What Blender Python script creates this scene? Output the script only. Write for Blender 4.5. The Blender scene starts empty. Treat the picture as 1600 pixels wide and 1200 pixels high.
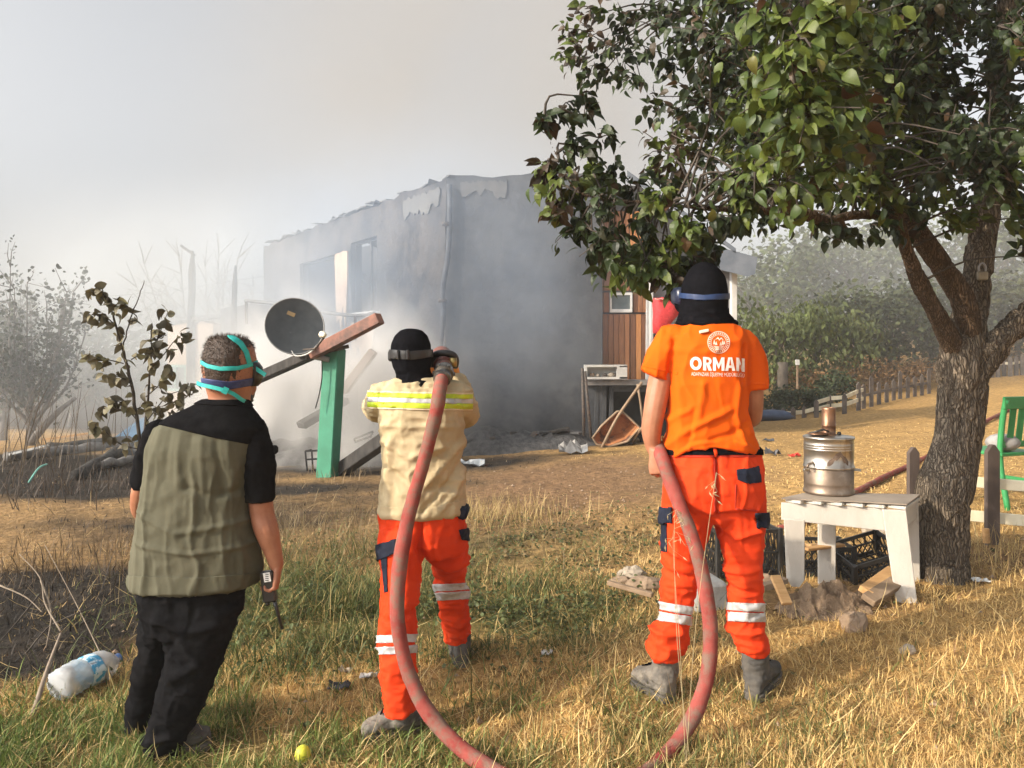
import bpy, bmesh, math, random
import numpy as np
from mathutils import Vector, Matrix
from mathutils.bvhtree import BVHTree

random.seed(7)
RNG = np.random.default_rng(11)
SC = bpy.context.scene
COL = SC.collection

# ------------------------------------------------------------------ camera
CAMZ = 1.65
F = 1186.0          # focal length in pixels of a 1600 px wide picture
HY = 560.0          # picture row of the horizon
cam_d = bpy.data.cameras.new('camera')
cam = bpy.data.objects.new('camera', cam_d)
COL.objects.link(cam)
cam.location = (0, 0, CAMZ)
cam.rotation_euler = (math.radians(90), 0, 0)
cam_d.sensor_width = 36.0
cam_d.lens = F / 1600 * 36.0
cam_d.shift_y = -(600 - HY) / 1600.0
cam_d.clip_start = 0.05
cam_d.clip_end = 2000
SC.camera = cam

# ------------------------------------------------------------------ sky and sun
SUN_EL = math.radians(27)
SUN_TO = Vector((-0.91, -0.41, 0)).normalized()          # towards the sun, on the ground plan
w = bpy.data.worlds.new('World')
SC.world = w
w.use_nodes = True
nt = w.node_tree
nt.nodes.clear()
wo = nt.nodes.new('ShaderNodeOutputWorld')
bg = nt.nodes.new('ShaderNodeBackground')
sky = nt.nodes.new('ShaderNodeTexSky')
sky.sky_type = 'NISHITA'
sky.sun_disc = False
sky.sun_elevation = SUN_EL
sky.sun_rotation = math.atan2(SUN_TO.x, SUN_TO.y)
sky.air_density = 1.0
sky.dust_density = 6.0
sky.ozone_density = 1.0
hs = nt.nodes.new('ShaderNodeHueSaturation')              # thin smoke takes the blue out of the whole sky
hs.inputs['Saturation'].default_value = 0.14
nt.links.new(sky.outputs[0], hs.inputs['Color'])
nt.links.new(hs.outputs[0], bg.inputs['Color'])
bg.inputs['Strength'].default_value = 0.15
nt.links.new(bg.outputs[0], wo.inputs['Surface'])

sun_d = bpy.data.lights.new('sun', 'SUN')
sun_d.energy = 3.1
sun_d.angle = math.radians(0.6)
sun_d.color = (1.0, 0.85, 0.66)
sun = bpy.data.objects.new('sun', sun_d)
COL.objects.link(sun)
sun_dir = Vector((-SUN_TO.x * math.cos(SUN_EL), -SUN_TO.y * math.cos(SUN_EL), -math.sin(SUN_EL)))
sun.rotation_euler = sun_dir.to_track_quat('-Z', 'Y').to_euler()
sun.location = (-20, -15, 15)

SC.view_settings.view_transform = 'Standard'
SC.view_settings.look = 'None'
SC.view_settings.gamma = 1.0
SC.view_settings.exposure = 0.82
SC.view_settings.use_curve_mapping = False
SC.render.engine = 'CYCLES'
cy = SC.cycles
cy.use_denoising = True
try:
    cy.denoiser = 'OPENIMAGEDENOISE'
    cy.denoising_input_passes = 'RGB_ALBEDO_NORMAL'
    cy.denoising_prefilter = 'ACCURATE'
except Exception:
    pass
cy.max_bounces = 6
cy.diffuse_bounces = 3
cy.glossy_bounces = 3
cy.transmission_bounces = 5
cy.volume_bounces = 2
cy.transparent_max_bounces = 12
cy.volume_step_rate = 1.0
cy.volume_max_steps = 256
cy.sample_clamp_indirect = 6.0
cy.caustics_reflective = False
cy.caustics_refractive = False

# ------------------------------------------------------------------ places
def P(px, py, Y):
    """the point at distance Y that stands at this place of the photograph"""
    return Vector(((px - 800.0) / F * Y, Y, CAMZ - (py - HY) / F * Y))

def ray(px, py):
    return Vector(((px - 800.0) / F, 1.0, -(py - HY) / F))

# ------------------------------------------------------------------ noise
def _hash(ix, iy, iz):
    h = (ix * 374761393 + iy * 668265263 + iz * 2147483647) & 0xffffffff
    h = ((h ^ (h >> 13)) * 1274126177) & 0xffffffff
    h = ((h ^ (h >> 16)) * 2246822519) & 0xffffffff
    return ((h ^ (h >> 15)) & 0xffff) / 32767.5 - 1.0

def vnoise(p):
    """smooth value noise, p is (n,3), result -1..1"""
    p = np.asarray(p, float)
    i = np.floor(p).astype(np.int64)
    f = p - i
    u = f * f * f * (f * (f * 6 - 15) + 10)
    r = 0
    for dx in (0, 1):
        wx = u[:, 0] if dx else 1 - u[:, 0]
        for dy in (0, 1):
            wy = u[:, 1] if dy else 1 - u[:, 1]
            for dz in (0, 1):
                wz = u[:, 2] if dz else 1 - u[:, 2]
                r = r + wx * wy * wz * _hash(i[:, 0] + dx, i[:, 1] + dy, i[:, 2] + dz)
    return r

def fbm(p, oct=4, gain=0.5):
    p = np.asarray(p, float)
    r = 0; a = 1.0; t = 0
    for k in range(oct):
        r = r + a * vnoise(p * (2.03 ** k) + 17.3 * k)
        t += a; a *= gain
    return r / t

# ------------------------------------------------------------------ lie of the land
CTRL = np.array([
 (-1.46,3.05,.05),(-.53,3.05,.14),(-.26,3.8,.17),(1.0,3.25,.21),(1.8,4.2,.30),(2.6,4.6,.32),(3.3,5.2,.38),
 (-2.4,9.9,.10),(1.1,12.6,.27),(-1.2,13,.08),(1.4,11.5,.31),(5.6,17,.30),(8.2,18,.45),(12.1,22,.75),(16,24,1.15),
 (-2,3.4,.06),(-2.8,2.8,.10),(-3.8,6.5,.15),(-7.7,13,.10),(-12,20,0),(0,2,.13),(2,2,.25),(0,8,.22),(4,9,.42),
 (6,12,.45),(10,14,.75),(15,18,1.2),(-6,30,0),(0,30,.5),(8,28,1.6),(16,32,2.8),(25,35,3.2),(-20,10,0),(20,10,1.5),
 (-20,40,-.2),(0,-6,.1),(10,-6,.8),(-10,-6,0),(0,0,.10)], float)

def _tps_fit(c):
    n = len(c)
    d = np.hypot(c[:, None, 0] - c[None, :, 0], c[:, None, 1] - c[None, :, 1])
    K = np.where(d > 0, d * d * np.log(np.maximum(d, 1e-9)), 0) + np.eye(n) * 0.6
    Pm = np.hstack([np.ones((n, 1)), c[:, :2]])
    A = np.block([[K, Pm], [Pm.T, np.zeros((3, 3))]])
    return np.linalg.solve(A, np.concatenate([c[:, 2], np.zeros(3)]))
TPS = _tps_fit(CTRL)

def gz_arr(x, y):
    x = np.asarray(x, float); y = np.asarray(y, float)
    sx, sy = x.ravel(), y.ravel()
    r = np.hypot(sx, sy - 12)
    k = np.minimum(1.0, 38.0 / np.maximum(r, 1e-6))      # beyond 38 m the land goes on level
    ex, ey = sx * k, 12 + (sy - 12) * k
    out = np.zeros(len(sx))
    for s in range(0, len(sx), 20000):
        a, b = ex[s:s + 20000], ey[s:s + 20000]
        d = np.hypot(a[:, None] - CTRL[None, :, 0], b[:, None] - CTRL[None, :, 1])
        U = np.where(d > 0, d * d * np.log(np.maximum(d, 1e-9)), 0)
        out[s:s + 20000] = U @ TPS[:-3] + TPS[-3] + TPS[-2] * a + TPS[-1] * b
    out = np.clip(out, -0.4, 3.6)
    p = np.stack([sx, sy, sx * 0], 1)
    out = out + 0.030 * fbm(p * 0.9, 3) + 0.018 * fbm(p * 4.0 + 9, 3) * np.clip(1.5 - r * 0.02, 0, 1)
    return out.reshape(x.shape)

def gz(x, y):
    return float(gz_arr(np.array([x]), np.array([y]))[0])

def G(px, py):
    """where the line of sight through a place in the photograph meets the ground"""
    r = ray(px, py)
    ys = np.concatenate([np.arange(1.5, 12, .03), np.arange(12, 60, .15)])
    g = gz_arr(ys * r.x, ys)
    z = CAMZ + ys * r.z
    k = np.argmax(z < g)
    if z[k] >= g[k]:
        k = len(ys) - 1
    Y = ys[k]
    return Vector((r.x * Y, Y, float(g[k])))

def GA(px, Y):
    x = (px - 800.0) / F * Y
    return Vector((x, Y, gz(x, Y)))

# ------------------------------------------------------------------ materials
MATS = {}
def M(name, c1, c2=None, scale=8.0, rough=0.75, bump=0.0, bscale=60.0, metallic=0.0, attr=False, stretch=(1, 1, 1),
      contrast=(0.35, 0.65), transl=0.0, spec=0.5, detail=6.0, bdist=0.01, sheen=0.0, wear=None, wscale=3.0):
    if name in MATS:
        return MATS[name]
    m = bpy.data.materials.new(name)
    m.use_nodes = True
    t = m.node_tree
    b = t.nodes['Principled BSDF']
    out = t.nodes['Material Output']
    b.inputs['Roughness'].default_value = rough
    b.inputs['Metallic'].default_value = metallic
    b.inputs['Specular IOR Level'].default_value = spec
    if sheen:
        b.inputs['Sheen Weight'].default_value = sheen
    tc = t.nodes.new('ShaderNodeTexCoord')
    mp = t.nodes.new('ShaderNodeMapping')
    mp.inputs['Scale'].default_value = stretch
    t.links.new(tc.outputs['Object'], mp.inputs['Vector'])
    last = None
    if attr:
        at = t.nodes.new('ShaderNodeAttribute')
        at.attribute_name = 'Col'
        last = at.outputs['Color']
    if c2 is not None:
        nz = t.nodes.new('ShaderNodeTexNoise')
        nz.inputs['Scale'].default_value = scale
        nz.inputs['Detail'].default_value = detail
        nz.inputs['Roughness'].default_value = 0.6
        t.links.new(mp.outputs[0], nz.inputs['Vector'])
        rp = t.nodes.new('ShaderNodeValToRGB')
        rp.color_ramp.elements[0].position = contrast[0]
        rp.color_ramp.elements[1].position = contrast[1]
        rp.color_ramp.elements[0].color = (*c1, 1)
        rp.color_ramp.elements[1].color = (*c2, 1)
        t.links.new(nz.outputs['Fac'], rp.inputs['Fac'])
        cur = rp.outputs['Color']
        if wear is not None:
            n2 = t.nodes.new('ShaderNodeTexNoise')
            n2.inputs['Scale'].default_value = wscale
            n2.inputs['Detail'].default_value = 8
            n2.inputs['Roughness'].default_value = 0.65
            t.links.new(mp.outputs[0], n2.inputs['Vector'])
            r2 = t.nodes.new('ShaderNodeValToRGB')
            r2.color_ramp.elements[0].position = wear[1]
            r2.color_ramp.elements[1].position = wear[2]
            t.links.new(n2.outputs['Fac'], r2.inputs['Fac'])
            mw = t.nodes.new('ShaderNodeMix'); mw.data_type = 'RGBA'
            t.links.new(r2.outputs['Color'], mw.inputs[0])
            t.links.new(cur, mw.inputs[6])
            mw.inputs[7].default_value = (*wear[0], 1)
            cur = mw.outputs[2]
        if last is not None:
            mx = t.nodes.new('ShaderNodeMix'); mx.data_type = 'RGBA'; mx.blend_type = 'MULTIPLY'
            mx.inputs[0].default_value = 1.0
            t.links.new(last, mx.inputs[6]); t.links.new(cur, mx.inputs[7])
            last = mx.outputs[2]
        else:
            last = cur
    if last is not None:
        t.links.new(last, b.inputs['Base Color'])
    else:
        b.inputs['Base Color'].default_value = (*c1, 1)
    if bump:
        nb = t.nodes.new('ShaderNodeTexNoise')
        nb.inputs['Scale'].default_value = bscale
        nb.inputs['Detail'].default_value = 6
        nb.inputs['Roughness'].default_value = 0.6
        t.links.new(mp.outputs[0], nb.inputs['Vector'])
        bp = t.nodes.new('ShaderNodeBump')
        bp.inputs['Strength'].default_value = bump
        bp.inputs['Distance'].default_value = bdist
        t.links.new(nb.outputs['Fac'], bp.inputs['Height'])
        t.links.new(bp.outputs[0], b.inputs['Normal'])
    if transl:
        tr = t.nodes.new('ShaderNodeBsdfTranslucent')
        if last is not None:
            t.links.new(last, tr.inputs['Color'])
        else:
            tr.inputs['Color'].default_value = (*c1, 1)
        ms = t.nodes.new('ShaderNodeMixShader')
        ms.inputs[0].default_value = transl
        t.links.new(b.outputs[0], ms.inputs[1]); t.links.new(tr.outputs[0], ms.inputs[2])
        t.links.new(ms.outputs[0], out.inputs['Surface'])
    MATS[name] = m
    return m

# ------------------------------------------------------------------ objects
BASE = {}          # object name -> world place of its thing's base
def thing(name, label, cat, loc, group=None):
    o = bpy.data.objects.new(name, None)
    o.empty_display_size = 0.1
    COL.objects.link(o)
    o.location = loc
    o['label'] = label; o['category'] = cat
    if group: o['group'] = group
    BASE[o.name] = Vector(loc)
    return o

def tag(o, label=None, cat=None, group=None, kind=None):
    if label: o['label'] = label
    if cat: o['category'] = cat
    if group: o['group'] = group
    if kind: o['kind'] = kind
    return o

def put(name, me, mat, parent=None, smooth=True, origin=None):
    """link a mesh (world coordinates) as one object, child of parent"""
    if parent is not None:
        L = BASE[parent.name]
    else:
        L = Vector(origin) if origin is not None else Vector((0, 0, 0))
    if L.length > 0:
        me.transform(Matrix.Translation(-L))
    me.materials.clear()
    for m in (mat if isinstance(mat, (list, tuple)) else [mat]):
        me.materials.append(m)
    me.polygons.foreach_set('use_smooth', [smooth] * len(me.polygons))
    me.name = name
    o = bpy.data.objects.new(name, me)
    COL.objects.link(o)
    if parent is not None:
        o.parent = parent
    else:
        o.location = L
    BASE[o.name] = L
    return o

def copy_tree(root, loc, rotz=0.0, label=None, group=None):
    c = root.copy(); COL.objects.link(c)
    c.location = loc; c.rotation_euler = (0, 0, rotz)
    if label: c['label'] = label
    if group: c['group'] = group
    def rec(src, dst):
        for ch in list(src.children):
            d = ch.copy(); COL.objects.link(d); d.parent = dst
            rec(ch, d)
    rec(root, c)
    BASE[c.name] = Vector(loc)
    return c

class MB:
    """collects shapes; build() links them as ONE mesh object"""
    def __init__(s):
        s.v = []; s.f = []; s.mi = []; s.m = 0
    def add(s, vs, fs):
        k = len(s.v)
        s.v += [tuple(v) for v in vs]
        for f in fs:
            s.f.append(tuple(i + k for i in f)); s.mi.append(s.m)
        return s
    def box(s, c, size, rot=None):
        c = Vector(c); hx, hy, hz = size[0] / 2, size[1] / 2, size[2] / 2
        vs = [Vector((x, y, z)) for x in (-hx, hx) for y in (-hy, hy) for z in (-hz, hz)]
        if rot is not None:
            R = rot.to_matrix() if hasattr(rot, 'to_matrix') else rot
            vs = [R @ v for v in vs]
        return s.add([v + c for v in vs], [(0, 1, 3, 2), (4, 6, 7, 5), (0, 4, 5, 1), (2, 3, 7, 6), (0, 2, 6, 4), (1, 5, 7, 3)])
    def bar(s, p, q, w, h, up=(0, 0, 1), taper=1.0):
        p, q = Vector(p), Vector(q)
        d = (q - p).normalized(); up = Vector(up)
        a = d.cross(up)
        if a.length < 1e-4: a = d.cross(Vector((1, 0, 0)))
        a.normalize(); b = a.cross(d).normalized()
        vs = []
        for c, t in ((p, 1.0), (q, taper)):
            for i, j in ((-1, -1), (1, -1), (1, 1), (-1, 1)):
                vs.append(c + a * (i * w / 2 * t) + b * (j * h / 2 * t))
        return s.add(vs, [(3, 2, 1, 0), (4, 5, 6, 7), (0, 1, 5, 4), (1, 2, 6, 5), (2, 3, 7, 6), (3, 0, 4, 7)])
    def tube(s, pts, rad, n=8, cap=True, closed=False):
        pts = [Vector(p) for p in pts]
        if not hasattr(rad, '__len__'): rad = [rad] * len(pts)
        N = len(pts)
        tg = []
        for i in range(N):
            a = pts[(i - 1) % N] if (closed or i > 0) else pts[i]
            b = pts[(i + 1) % N] if (closed or i < N - 1) else pts[i]
            d = b - a
            tg.append(d.normalized() if d.length > 1e-9 else Vector((0, 0, 1)))
        nrm = tg[0].orthogonal().normalized()
        vs = []
        for i in range(N):
            nrm = nrm - tg[i] * nrm.dot(tg[i])
            if nrm.length < 1e-6: nrm = tg[i].orthogonal()
            nrm.normalize()
            bn = tg[i].cross(nrm)
            r = rad[i]
            ra, rb = (r if hasattr(r, '__len__') else (r, r))
            for k in range(n):
                a = 2 * math.pi * k / n
                vs.append(pts[i] + nrm * (math.cos(a) * ra) + bn * (math.sin(a) * rb))
        fs = []
        for i in range(N if closed else N - 1):
            j = (i + 1) % N
            for k in range(n):
                k2 = (k + 1) % n
                fs.append((i * n + k, i * n + k2, j * n + k2, j * n + k))
        if cap and not closed:
            fs.append(tuple(range(n - 1, -1, -1)))
            fs.append(tuple((N - 1) * n + k for k in range(n)))
        return s.add(vs, fs)
    def rings(s, secs, n=28, cap=True):
        """loft of (centre, half-axis a, half-axis b, exponent)"""
        vs = []
        for c, a, b, e in secs:
            for k in range(n):
                t = 2 * math.pi * k / n
                ct, st = math.cos(t), math.sin(t)
                u = math.copysign(abs(ct) ** (2 / e), ct); v = math.copysign(abs(st) ** (2 / e), st)
                vs.append(c + a * u + b * v)
        fs = []
        for i in range(len(secs) - 1):
            for k in range(n):
                k2 = (k + 1) % n
                fs.append((i * n + k, (i + 1) * n + k, (i + 1) * n + k2, i * n + k2))
        if cap:
            fs.append(tuple(range(n)))
            fs.append(tuple((len(secs) - 1) * n + k for k in range(n - 1, -1, -1)))
        return s.add(vs, fs)
    def ball(s, c, r, n=14, rot=None):
        c = Vector(c)
        rx, ry, rz = r if hasattr(r, '__len__') else (r, r, r)
        h = n // 2
        vs = [Vector((0, 0, -rz))]
        for i in range(1, h):
            ph = -math.pi / 2 + math.pi * i / h
            for k in range(n):
                t = 2 * math.pi * k / n
                vs.append(Vector((rx * math.cos(ph) * math.cos(t), ry * math.cos(ph) * math.sin(t), rz * math.sin(ph))))
        vs.append(Vector((0, 0, rz)))
        fs = []
        for k in range(n):
            fs.append((0, 1 + (k + 1) % n, 1 + k))
        for i in range(h - 2):
            for k in range(n):
                a = 1 + i * n + k; b = 1 + i * n + (k + 1) % n
                fs.append((a, b, b + n, a + n))
        top = len(vs) - 1
        for k in range(n):
            fs.append((1 + (h - 2) * n + k, 1 + (h - 2) * n + (k + 1) % n, top))
        if rot is not None:
            vs = [rot @ v for v in vs]
        return s.add([v + c for v in vs], fs)
    def lathe(s, prof, n=32, c=(0, 0, 0), rot=None):
        c = Vector(c)
        vs = []
        for r, z in prof:
            for k in range(n):
                t = 2 * math.pi * k / n
                v = Vector((r * math.cos(t), r * math.sin(t), z))
                vs.append((rot @ v if rot is not None else v) + c)
        fs = []
        for i in range(len(prof) - 1):
            for k in range(n):
                k2 = (k + 1) % n
                fs.append((i * n + k, i * n + k2, (i + 1) * n + k2, (i + 1) * n + k))
        fs.append(tuple(range(n - 1, -1, -1)))
        fs.append(tuple((len(prof) - 1) * n + k for k in range(n)))
        return s.add(vs, fs)
    def prism(s, poly, d):
        """closed polygon of Vectors swept by d"""
        n = len(poly); d = Vector(d)
        vs = [Vector(p) for p in poly] + [Vector(p) + d for p in poly]
        fs = [tuple(range(n - 1, -1, -1)), tuple(range(n, 2 * n))]
        for k in range(n):
            k2 = (k + 1) % n
            fs.append((k, k2, n + k2, n + k))
        return s.add(vs, fs)
    def mesh(s, name='m', bevel=0.0):
        me = bpy.data.meshes.new(name)
        me.from_pydata(s.v, [], s.f)
        if any(s.mi):
            me.polygons.foreach_set('material_index', s.mi)
        bm = bmesh.new(); bm.from_mesh(me)
        bmesh.ops.recalc_face_normals(bm, faces=bm.faces)
        if bevel:
            bmesh.ops.bevel(bm, geom=list(bm.edges), offset=bevel, segments=1, affect='EDGES', clamp_overlap=True)
        bm.to_mesh(me); bm.free()
        me.validate()
        return me
    def build(s, name, mat, parent=None, smooth=False, bevel=0.0, origin=None):
        mi = list(s.mi)
        me = s.mesh(name, bevel)
        return put(name, me, mat, parent, smooth, origin)

def arr_mesh(name, v, f, col=None, uniform=3):
    """mesh from numpy arrays; f is (n,3) or (n,4); col per vertex (n,3)"""
    me = bpy.data.meshes.new(name)
    v = np.ascontiguousarray(v, dtype=np.float32); f = np.ascontiguousarray(f, dtype=np.int32)
    k = f.shape[1]
    me.vertices.add(len(v)); me.vertices.foreach_set('co', v.ravel())
    me.loops.add(f.size); me.loops.foreach_set('vertex_index', f.ravel())
    me.polygons.add(len(f))
    me.polygons.foreach_set('loop_start', np.arange(0, f.size, k, dtype=np.int32))
    me.polygons.foreach_set('loop_total', np.full(len(f), k, dtype=np.int32))
    me.update(calc_edges=True)
    if col is not None:
        c = np.ones((len(v), 4), np.float32); c[:, :3] = col
        a = me.color_attributes.new('Col', 'FLOAT_COLOR', 'POINT')
        a.data.foreach_set('color', c.ravel())
    return me

def spline(pts, k=6):
    """Catmull-Rom through points (Vectors or tuples with any length)"""
    q = [np.array(p, float) for p in pts]
    q = [2 * q[0] - q[1]] + q + [2 * q[-1] - q[-2]]
    out = []
    for i in range(1, len(q) - 2):
        for j in range(k):
            t = j / k
            out.append(0.5 * (2 * q[i] + (q[i + 1] - q[i - 1]) * t + (2 * q[i - 1] - 5 * q[i] + 4 * q[i + 1] - q[i + 2]) * t * t
                              + (-q[i - 1] + 3 * q[i] - 3 * q[i + 1] + q[i + 2]) * t ** 3))
    out.append(q[-2])
    return out
HAZE_D = 0.0018
SMOKES = [
 ((-3.0, 11.6, .9), (2.9, 1.45, 2.2), 4.2, dict(color=(.96, .94, .91), scale=.85, seed=1.0, lo=.40, hi=.76)),      # thick drift under the burnt porch
 ((-1.7, 12.2, 2.9), (4.4, 1.8, 3.4), .52, dict(color=(.64, .76, .93), scale=.4, seed=6.5, lo=.15, hi=.85)),
 ((-6.5, 14.5, 2.0), (6.5, 4.2, 3.6), .42, dict(color=(.82, .86, .89), scale=.35, seed=9.0, lo=.25, hi=.72)),
 ((-.5, 18.5, 8.0), (9.5, 5.5, 6.5), .19, dict(color=(.54, .51, .46), scale=.22, seed=13.0, lo=.2, hi=.7)),
 ((13.0, 27.5, 3.2), (17.0, 9.0, 6.5), .07, dict(color=(.90, .93, .95), scale=.12, seed=17.0, lo=.15, hi=.7)),
]
# ------------------------------------------------------------------ what grows or burnt where
def blob(x, y, cx, cy, rx, ry, rot=0.0):
    c, s = math.cos(rot), math.sin(rot)
    dx, dy = x - cx, y - cy
    return np.exp(-(((dx * c + dy * s) / rx) ** 2 + ((-dx * s + dy * c) / ry) ** 2))

def zones(x, y):
    p = np.stack([x, y, x * 0], 1)
    wob = fbm(p * 0.8 + 3, 3)
    wob2 = fbm(p * 2.6 + 31, 3)
    g = G(100, 950); burnt = 1.6 * blob(x, y, g.x - .35, g.y + .05, 1.4, .75)
    g = G(95, 1045); burnt = np.maximum(burnt, 1.1 * blob(x, y, g.x - .3, g.y + .15, .75, .4))
    g = G(60, 760); burnt = np.maximum(burnt, 1.2 * blob(x, y, g.x - 2, g.y + 1.6, 6.5, 2.2))
    burnt = np.maximum(burnt, 1.2 * np.clip((y - 11.2 + 0.45 * x) * .5, 0, 1) * np.clip((2.8 - x) * .8, 0, 1))
    g = G(230, 770); burnt = np.maximum(burnt, 1.0 * blob(x, y, g.x, g.y + .3, 3.4, 1.1))
    g = G(470, 790); burnt = np.maximum(burnt, .75 * blob(x, y, g.x, g.y, 1.6, .9))
    g = G(600, 745); burnt = np.maximum(burnt, 1.0 * blob(x, y, g.x, g.y + .8, 2.8, 1.2))
    burnt = np.maximum(burnt, .85 * blob(x, y, -2.6, 7.4, 2.6, 1.5))
    burnt = np.clip((burnt + .35 * wob + .2 * wob2 - .35) * 2.2, 0, 1)
    g = G(560, 950); green = 1.1 * blob(x, y, g.x, g.y, .95, .75)
    g = G(850, 960); green = np.maximum(green, .95 * blob(x, y, g.x, g.y, .75, .55))
    g = G(820, 860); green = np.maximum(green, .55 * blob(x, y, g.x, g.y, 1.2, .9))
    g = G(150, 1190); green = np.maximum(green, 1.2 * blob(x, y, g.x - .2, g.y - .25, 1.2, .55))
    green = np.maximum(green, .75 * blob(x, y, 0.15, 2.5, .7, .35))
    green = np.clip((green + .25 * wob2 - .25) * 1.8, 0, 1) * (1 - burnt)
    g = G(900, 770); earth = 1.25 * blob(x, y, g.x - .2, g.y + .6, 2.3, 2.6)
    g = G(1290, 940); earth = np.maximum(earth, .9 * blob(x, y, g.x, g.y, .6, .35))
    g = G(1560, 870); earth = np.maximum(earth, .7 * blob(x, y, g.x, g.y, 1.0, .5))
    earth = np.clip((earth + .4 * wob2 + .3 * wob - .3) * 1.6, 0, 1) * (1 - burnt)
    return burnt, green, earth

# ground sheet: fine where the people stand, coarse towards the horizon
def axis(fine, step, far, grow):
    a = list(np.arange(fine[0], fine[1] + 1e-6, step))
    d = step
    v = a[-1]
    while v < far:
        d *= grow; v += d; a.append(v)
    d = step; v = a[0]; b = []
    while v > -far:
        d *= grow; v -= d; b.append(v)
    return np.array(b[::-1] + a)
gx = axis((-4.0, 4.6), .045, 290, 1.075)
gy = axis((1.2, 8.0), .045, 290, 1.05)
X, Y_ = np.meshgrid(gx, gy)
xs, ys = X.ravel(), Y_.ravel()
zs = gz_arr(xs, ys)
bz, grz, ez = zones(xs, ys)
pp = np.stack([xs, ys, xs * 0], 1)
zs = zs + .012 * fbm(pp * 14, 3) * np.clip(1.4 - np.hypot(xs, ys - 4) / 9, 0, 1)
n1 = (fbm(pp * 3.1, 4) * .5 + .5)[:, None]
n2 = (fbm(pp * .35 + 50, 3) * .5 + .5)[:, None]
straw = np.array([.44, .285, .115]) * (1 - n1) + np.array([.30, .19, .08]) * n1
straw = straw * (.85 + .3 * n2)
sc_ = (np.clip((ys - 3.9) / 2.2, 0, 1) * np.clip((1.5 - xs) / 1.2, 0, 1) * np.clip((14 - ys) / 3, 0, 1) * .6)[:, None]
straw = straw * (1 - sc_) + np.array([.20, .135, .08]) * sc_
col = straw
col = col * (1 - ez[:, None] * .9) + np.array([.185, .115, .068]) * ez[:, None] * .9
col = col * (1 - grz[:, None] * .75) + np.array([.085, .09, .032]) * grz[:, None] * .75
bcol = np.array([.013, .012, .011]) * (1 - n1) + np.array([.050, .042, .036]) * n1
col = col * (1 - bz[:, None]) + bcol * bz[:, None]
nx, ny = len(gx), len(gy)
ii = (np.arange(ny - 1)[:, None] * nx + np.arange(nx - 1)[None, :]).ravel()
quads = np.stack([ii, ii + 1, ii + nx + 1, ii + nx], 1)
me = arr_mesh('ground', np.stack([xs, ys, zs], 1), quads, col)
m_ground = M('ground_mat', (.6, .58, .55), (1.35, 1.3, 1.2), scale=16, rough=.95, bump=.9, bscale=38, attr=True, spec=.1, bdist=.03, detail=9)
tag(put('ground', me, m_ground), kind='structure')

# ------------------------------------------------------------------ air full of smoke
def volume_mat(name, color, density, aniso=0.0):
    m = bpy.data.materials.new(name); m.use_nodes = True
    t = m.node_tree; t.nodes.clear()
    o = t.nodes.new('ShaderNodeOutputMaterial')
    v = t.nodes.new('ShaderNodeVolumePrincipled')
    v.inputs['Color'].default_value = (*color, 1)
    v.inputs['Density'].default_value = density
    v.inputs['Anisotropy'].default_value = aniso
    t.links.new(v.outputs[0], o.inputs['Volume'])
    return m, t, v
hm, _, _ = volume_mat('haze_mat', (.93, .95, .96), HAZE_D, .0)
tag(MB().box((0, 0, 3.2), (700, 700, 10.4)).build('haze', hm), kind='stuff')

def smoke_mat(name, color, dens, scale, lo, hi, half, soft, rise=1.0, seed=0.0):
    """density: wisps of noise, thinning towards the sides of an ellipsoid (object space, half axes)"""
    m, t, v = volume_mat(name, color, 1.0, .1)
    N = t.nodes.new; L = t.links.new
    tc = N('ShaderNodeTexCoord')
    mp = N('ShaderNodeMapping'); mp.inputs['Scale'].default_value = (1 / half[0], 1 / half[1], 1 / half[2])
    L(tc.outputs['Object'], mp.inputs['Vector'])
    ln = N('ShaderNodeVectorMath'); ln.operation = 'LENGTH'; L(mp.outputs[0], ln.inputs[0])
    fall = N('ShaderNodeMapRange'); fall.interpolation_type = 'SMOOTHSTEP'
    fall.inputs['From Min'].default_value = 1.0; fall.inputs['From Max'].default_value = 1.0 - soft
    L(ln.outputs['Value'], fall.inputs['Value'])
    m2 = N('ShaderNodeMapping'); m2.inputs['Scale'].default_value = (1, 1, rise); m2.inputs['Location'].default_value = (seed, seed * .7, seed * .3)
    L(tc.outputs['Object'], m2.inputs['Vector'])
    nz = N('ShaderNodeTexNoise'); nz.inputs['Scale'].default_value = scale; nz.inputs['Detail'].default_value = 4
    nz.inputs['Roughness'].default_value = .55; nz.inputs['Distortion'].default_value = .6
    L(m2.outputs[0], nz.inputs['Vector'])
    mr = N('ShaderNodeMapRange'); mr.inputs['From Min'].default_value = lo; mr.inputs['From Max'].default_value = hi
    L(nz.outputs['Fac'], mr.inputs['Value'])
    mu = N('ShaderNodeMath'); mu.operation = 'MULTIPLY'; L(fall.outputs[0], mu.inputs[0]); L(mr.outputs[0], mu.inputs[1])
    m3 = N('ShaderNodeMath'); m3.operation = 'MULTIPLY'; L(mu.outputs[0], m3.inputs[0]); m3.inputs[1].default_value = dens
    L(m3.outputs[0], v.inputs['Density'])
    return m

def smoke(c, half, dens, color=(.9, .91, .92), scale=.6, lo=.35, hi=.75, soft=.8, rise=.7, seed=0.0):
    m = smoke_mat('smoke_mat', color, dens, scale, lo, hi, half, soft, rise, seed)
    me = MB().ball((0, 0, 0), half, n=20).mesh('smoke')
    o = put('smoke', me, m, None, True)
    o.location = c
    tag(o, kind='stuff')
    return o
for s in SMOKES:
    smoke(*s[0:3], **s[3])
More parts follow.
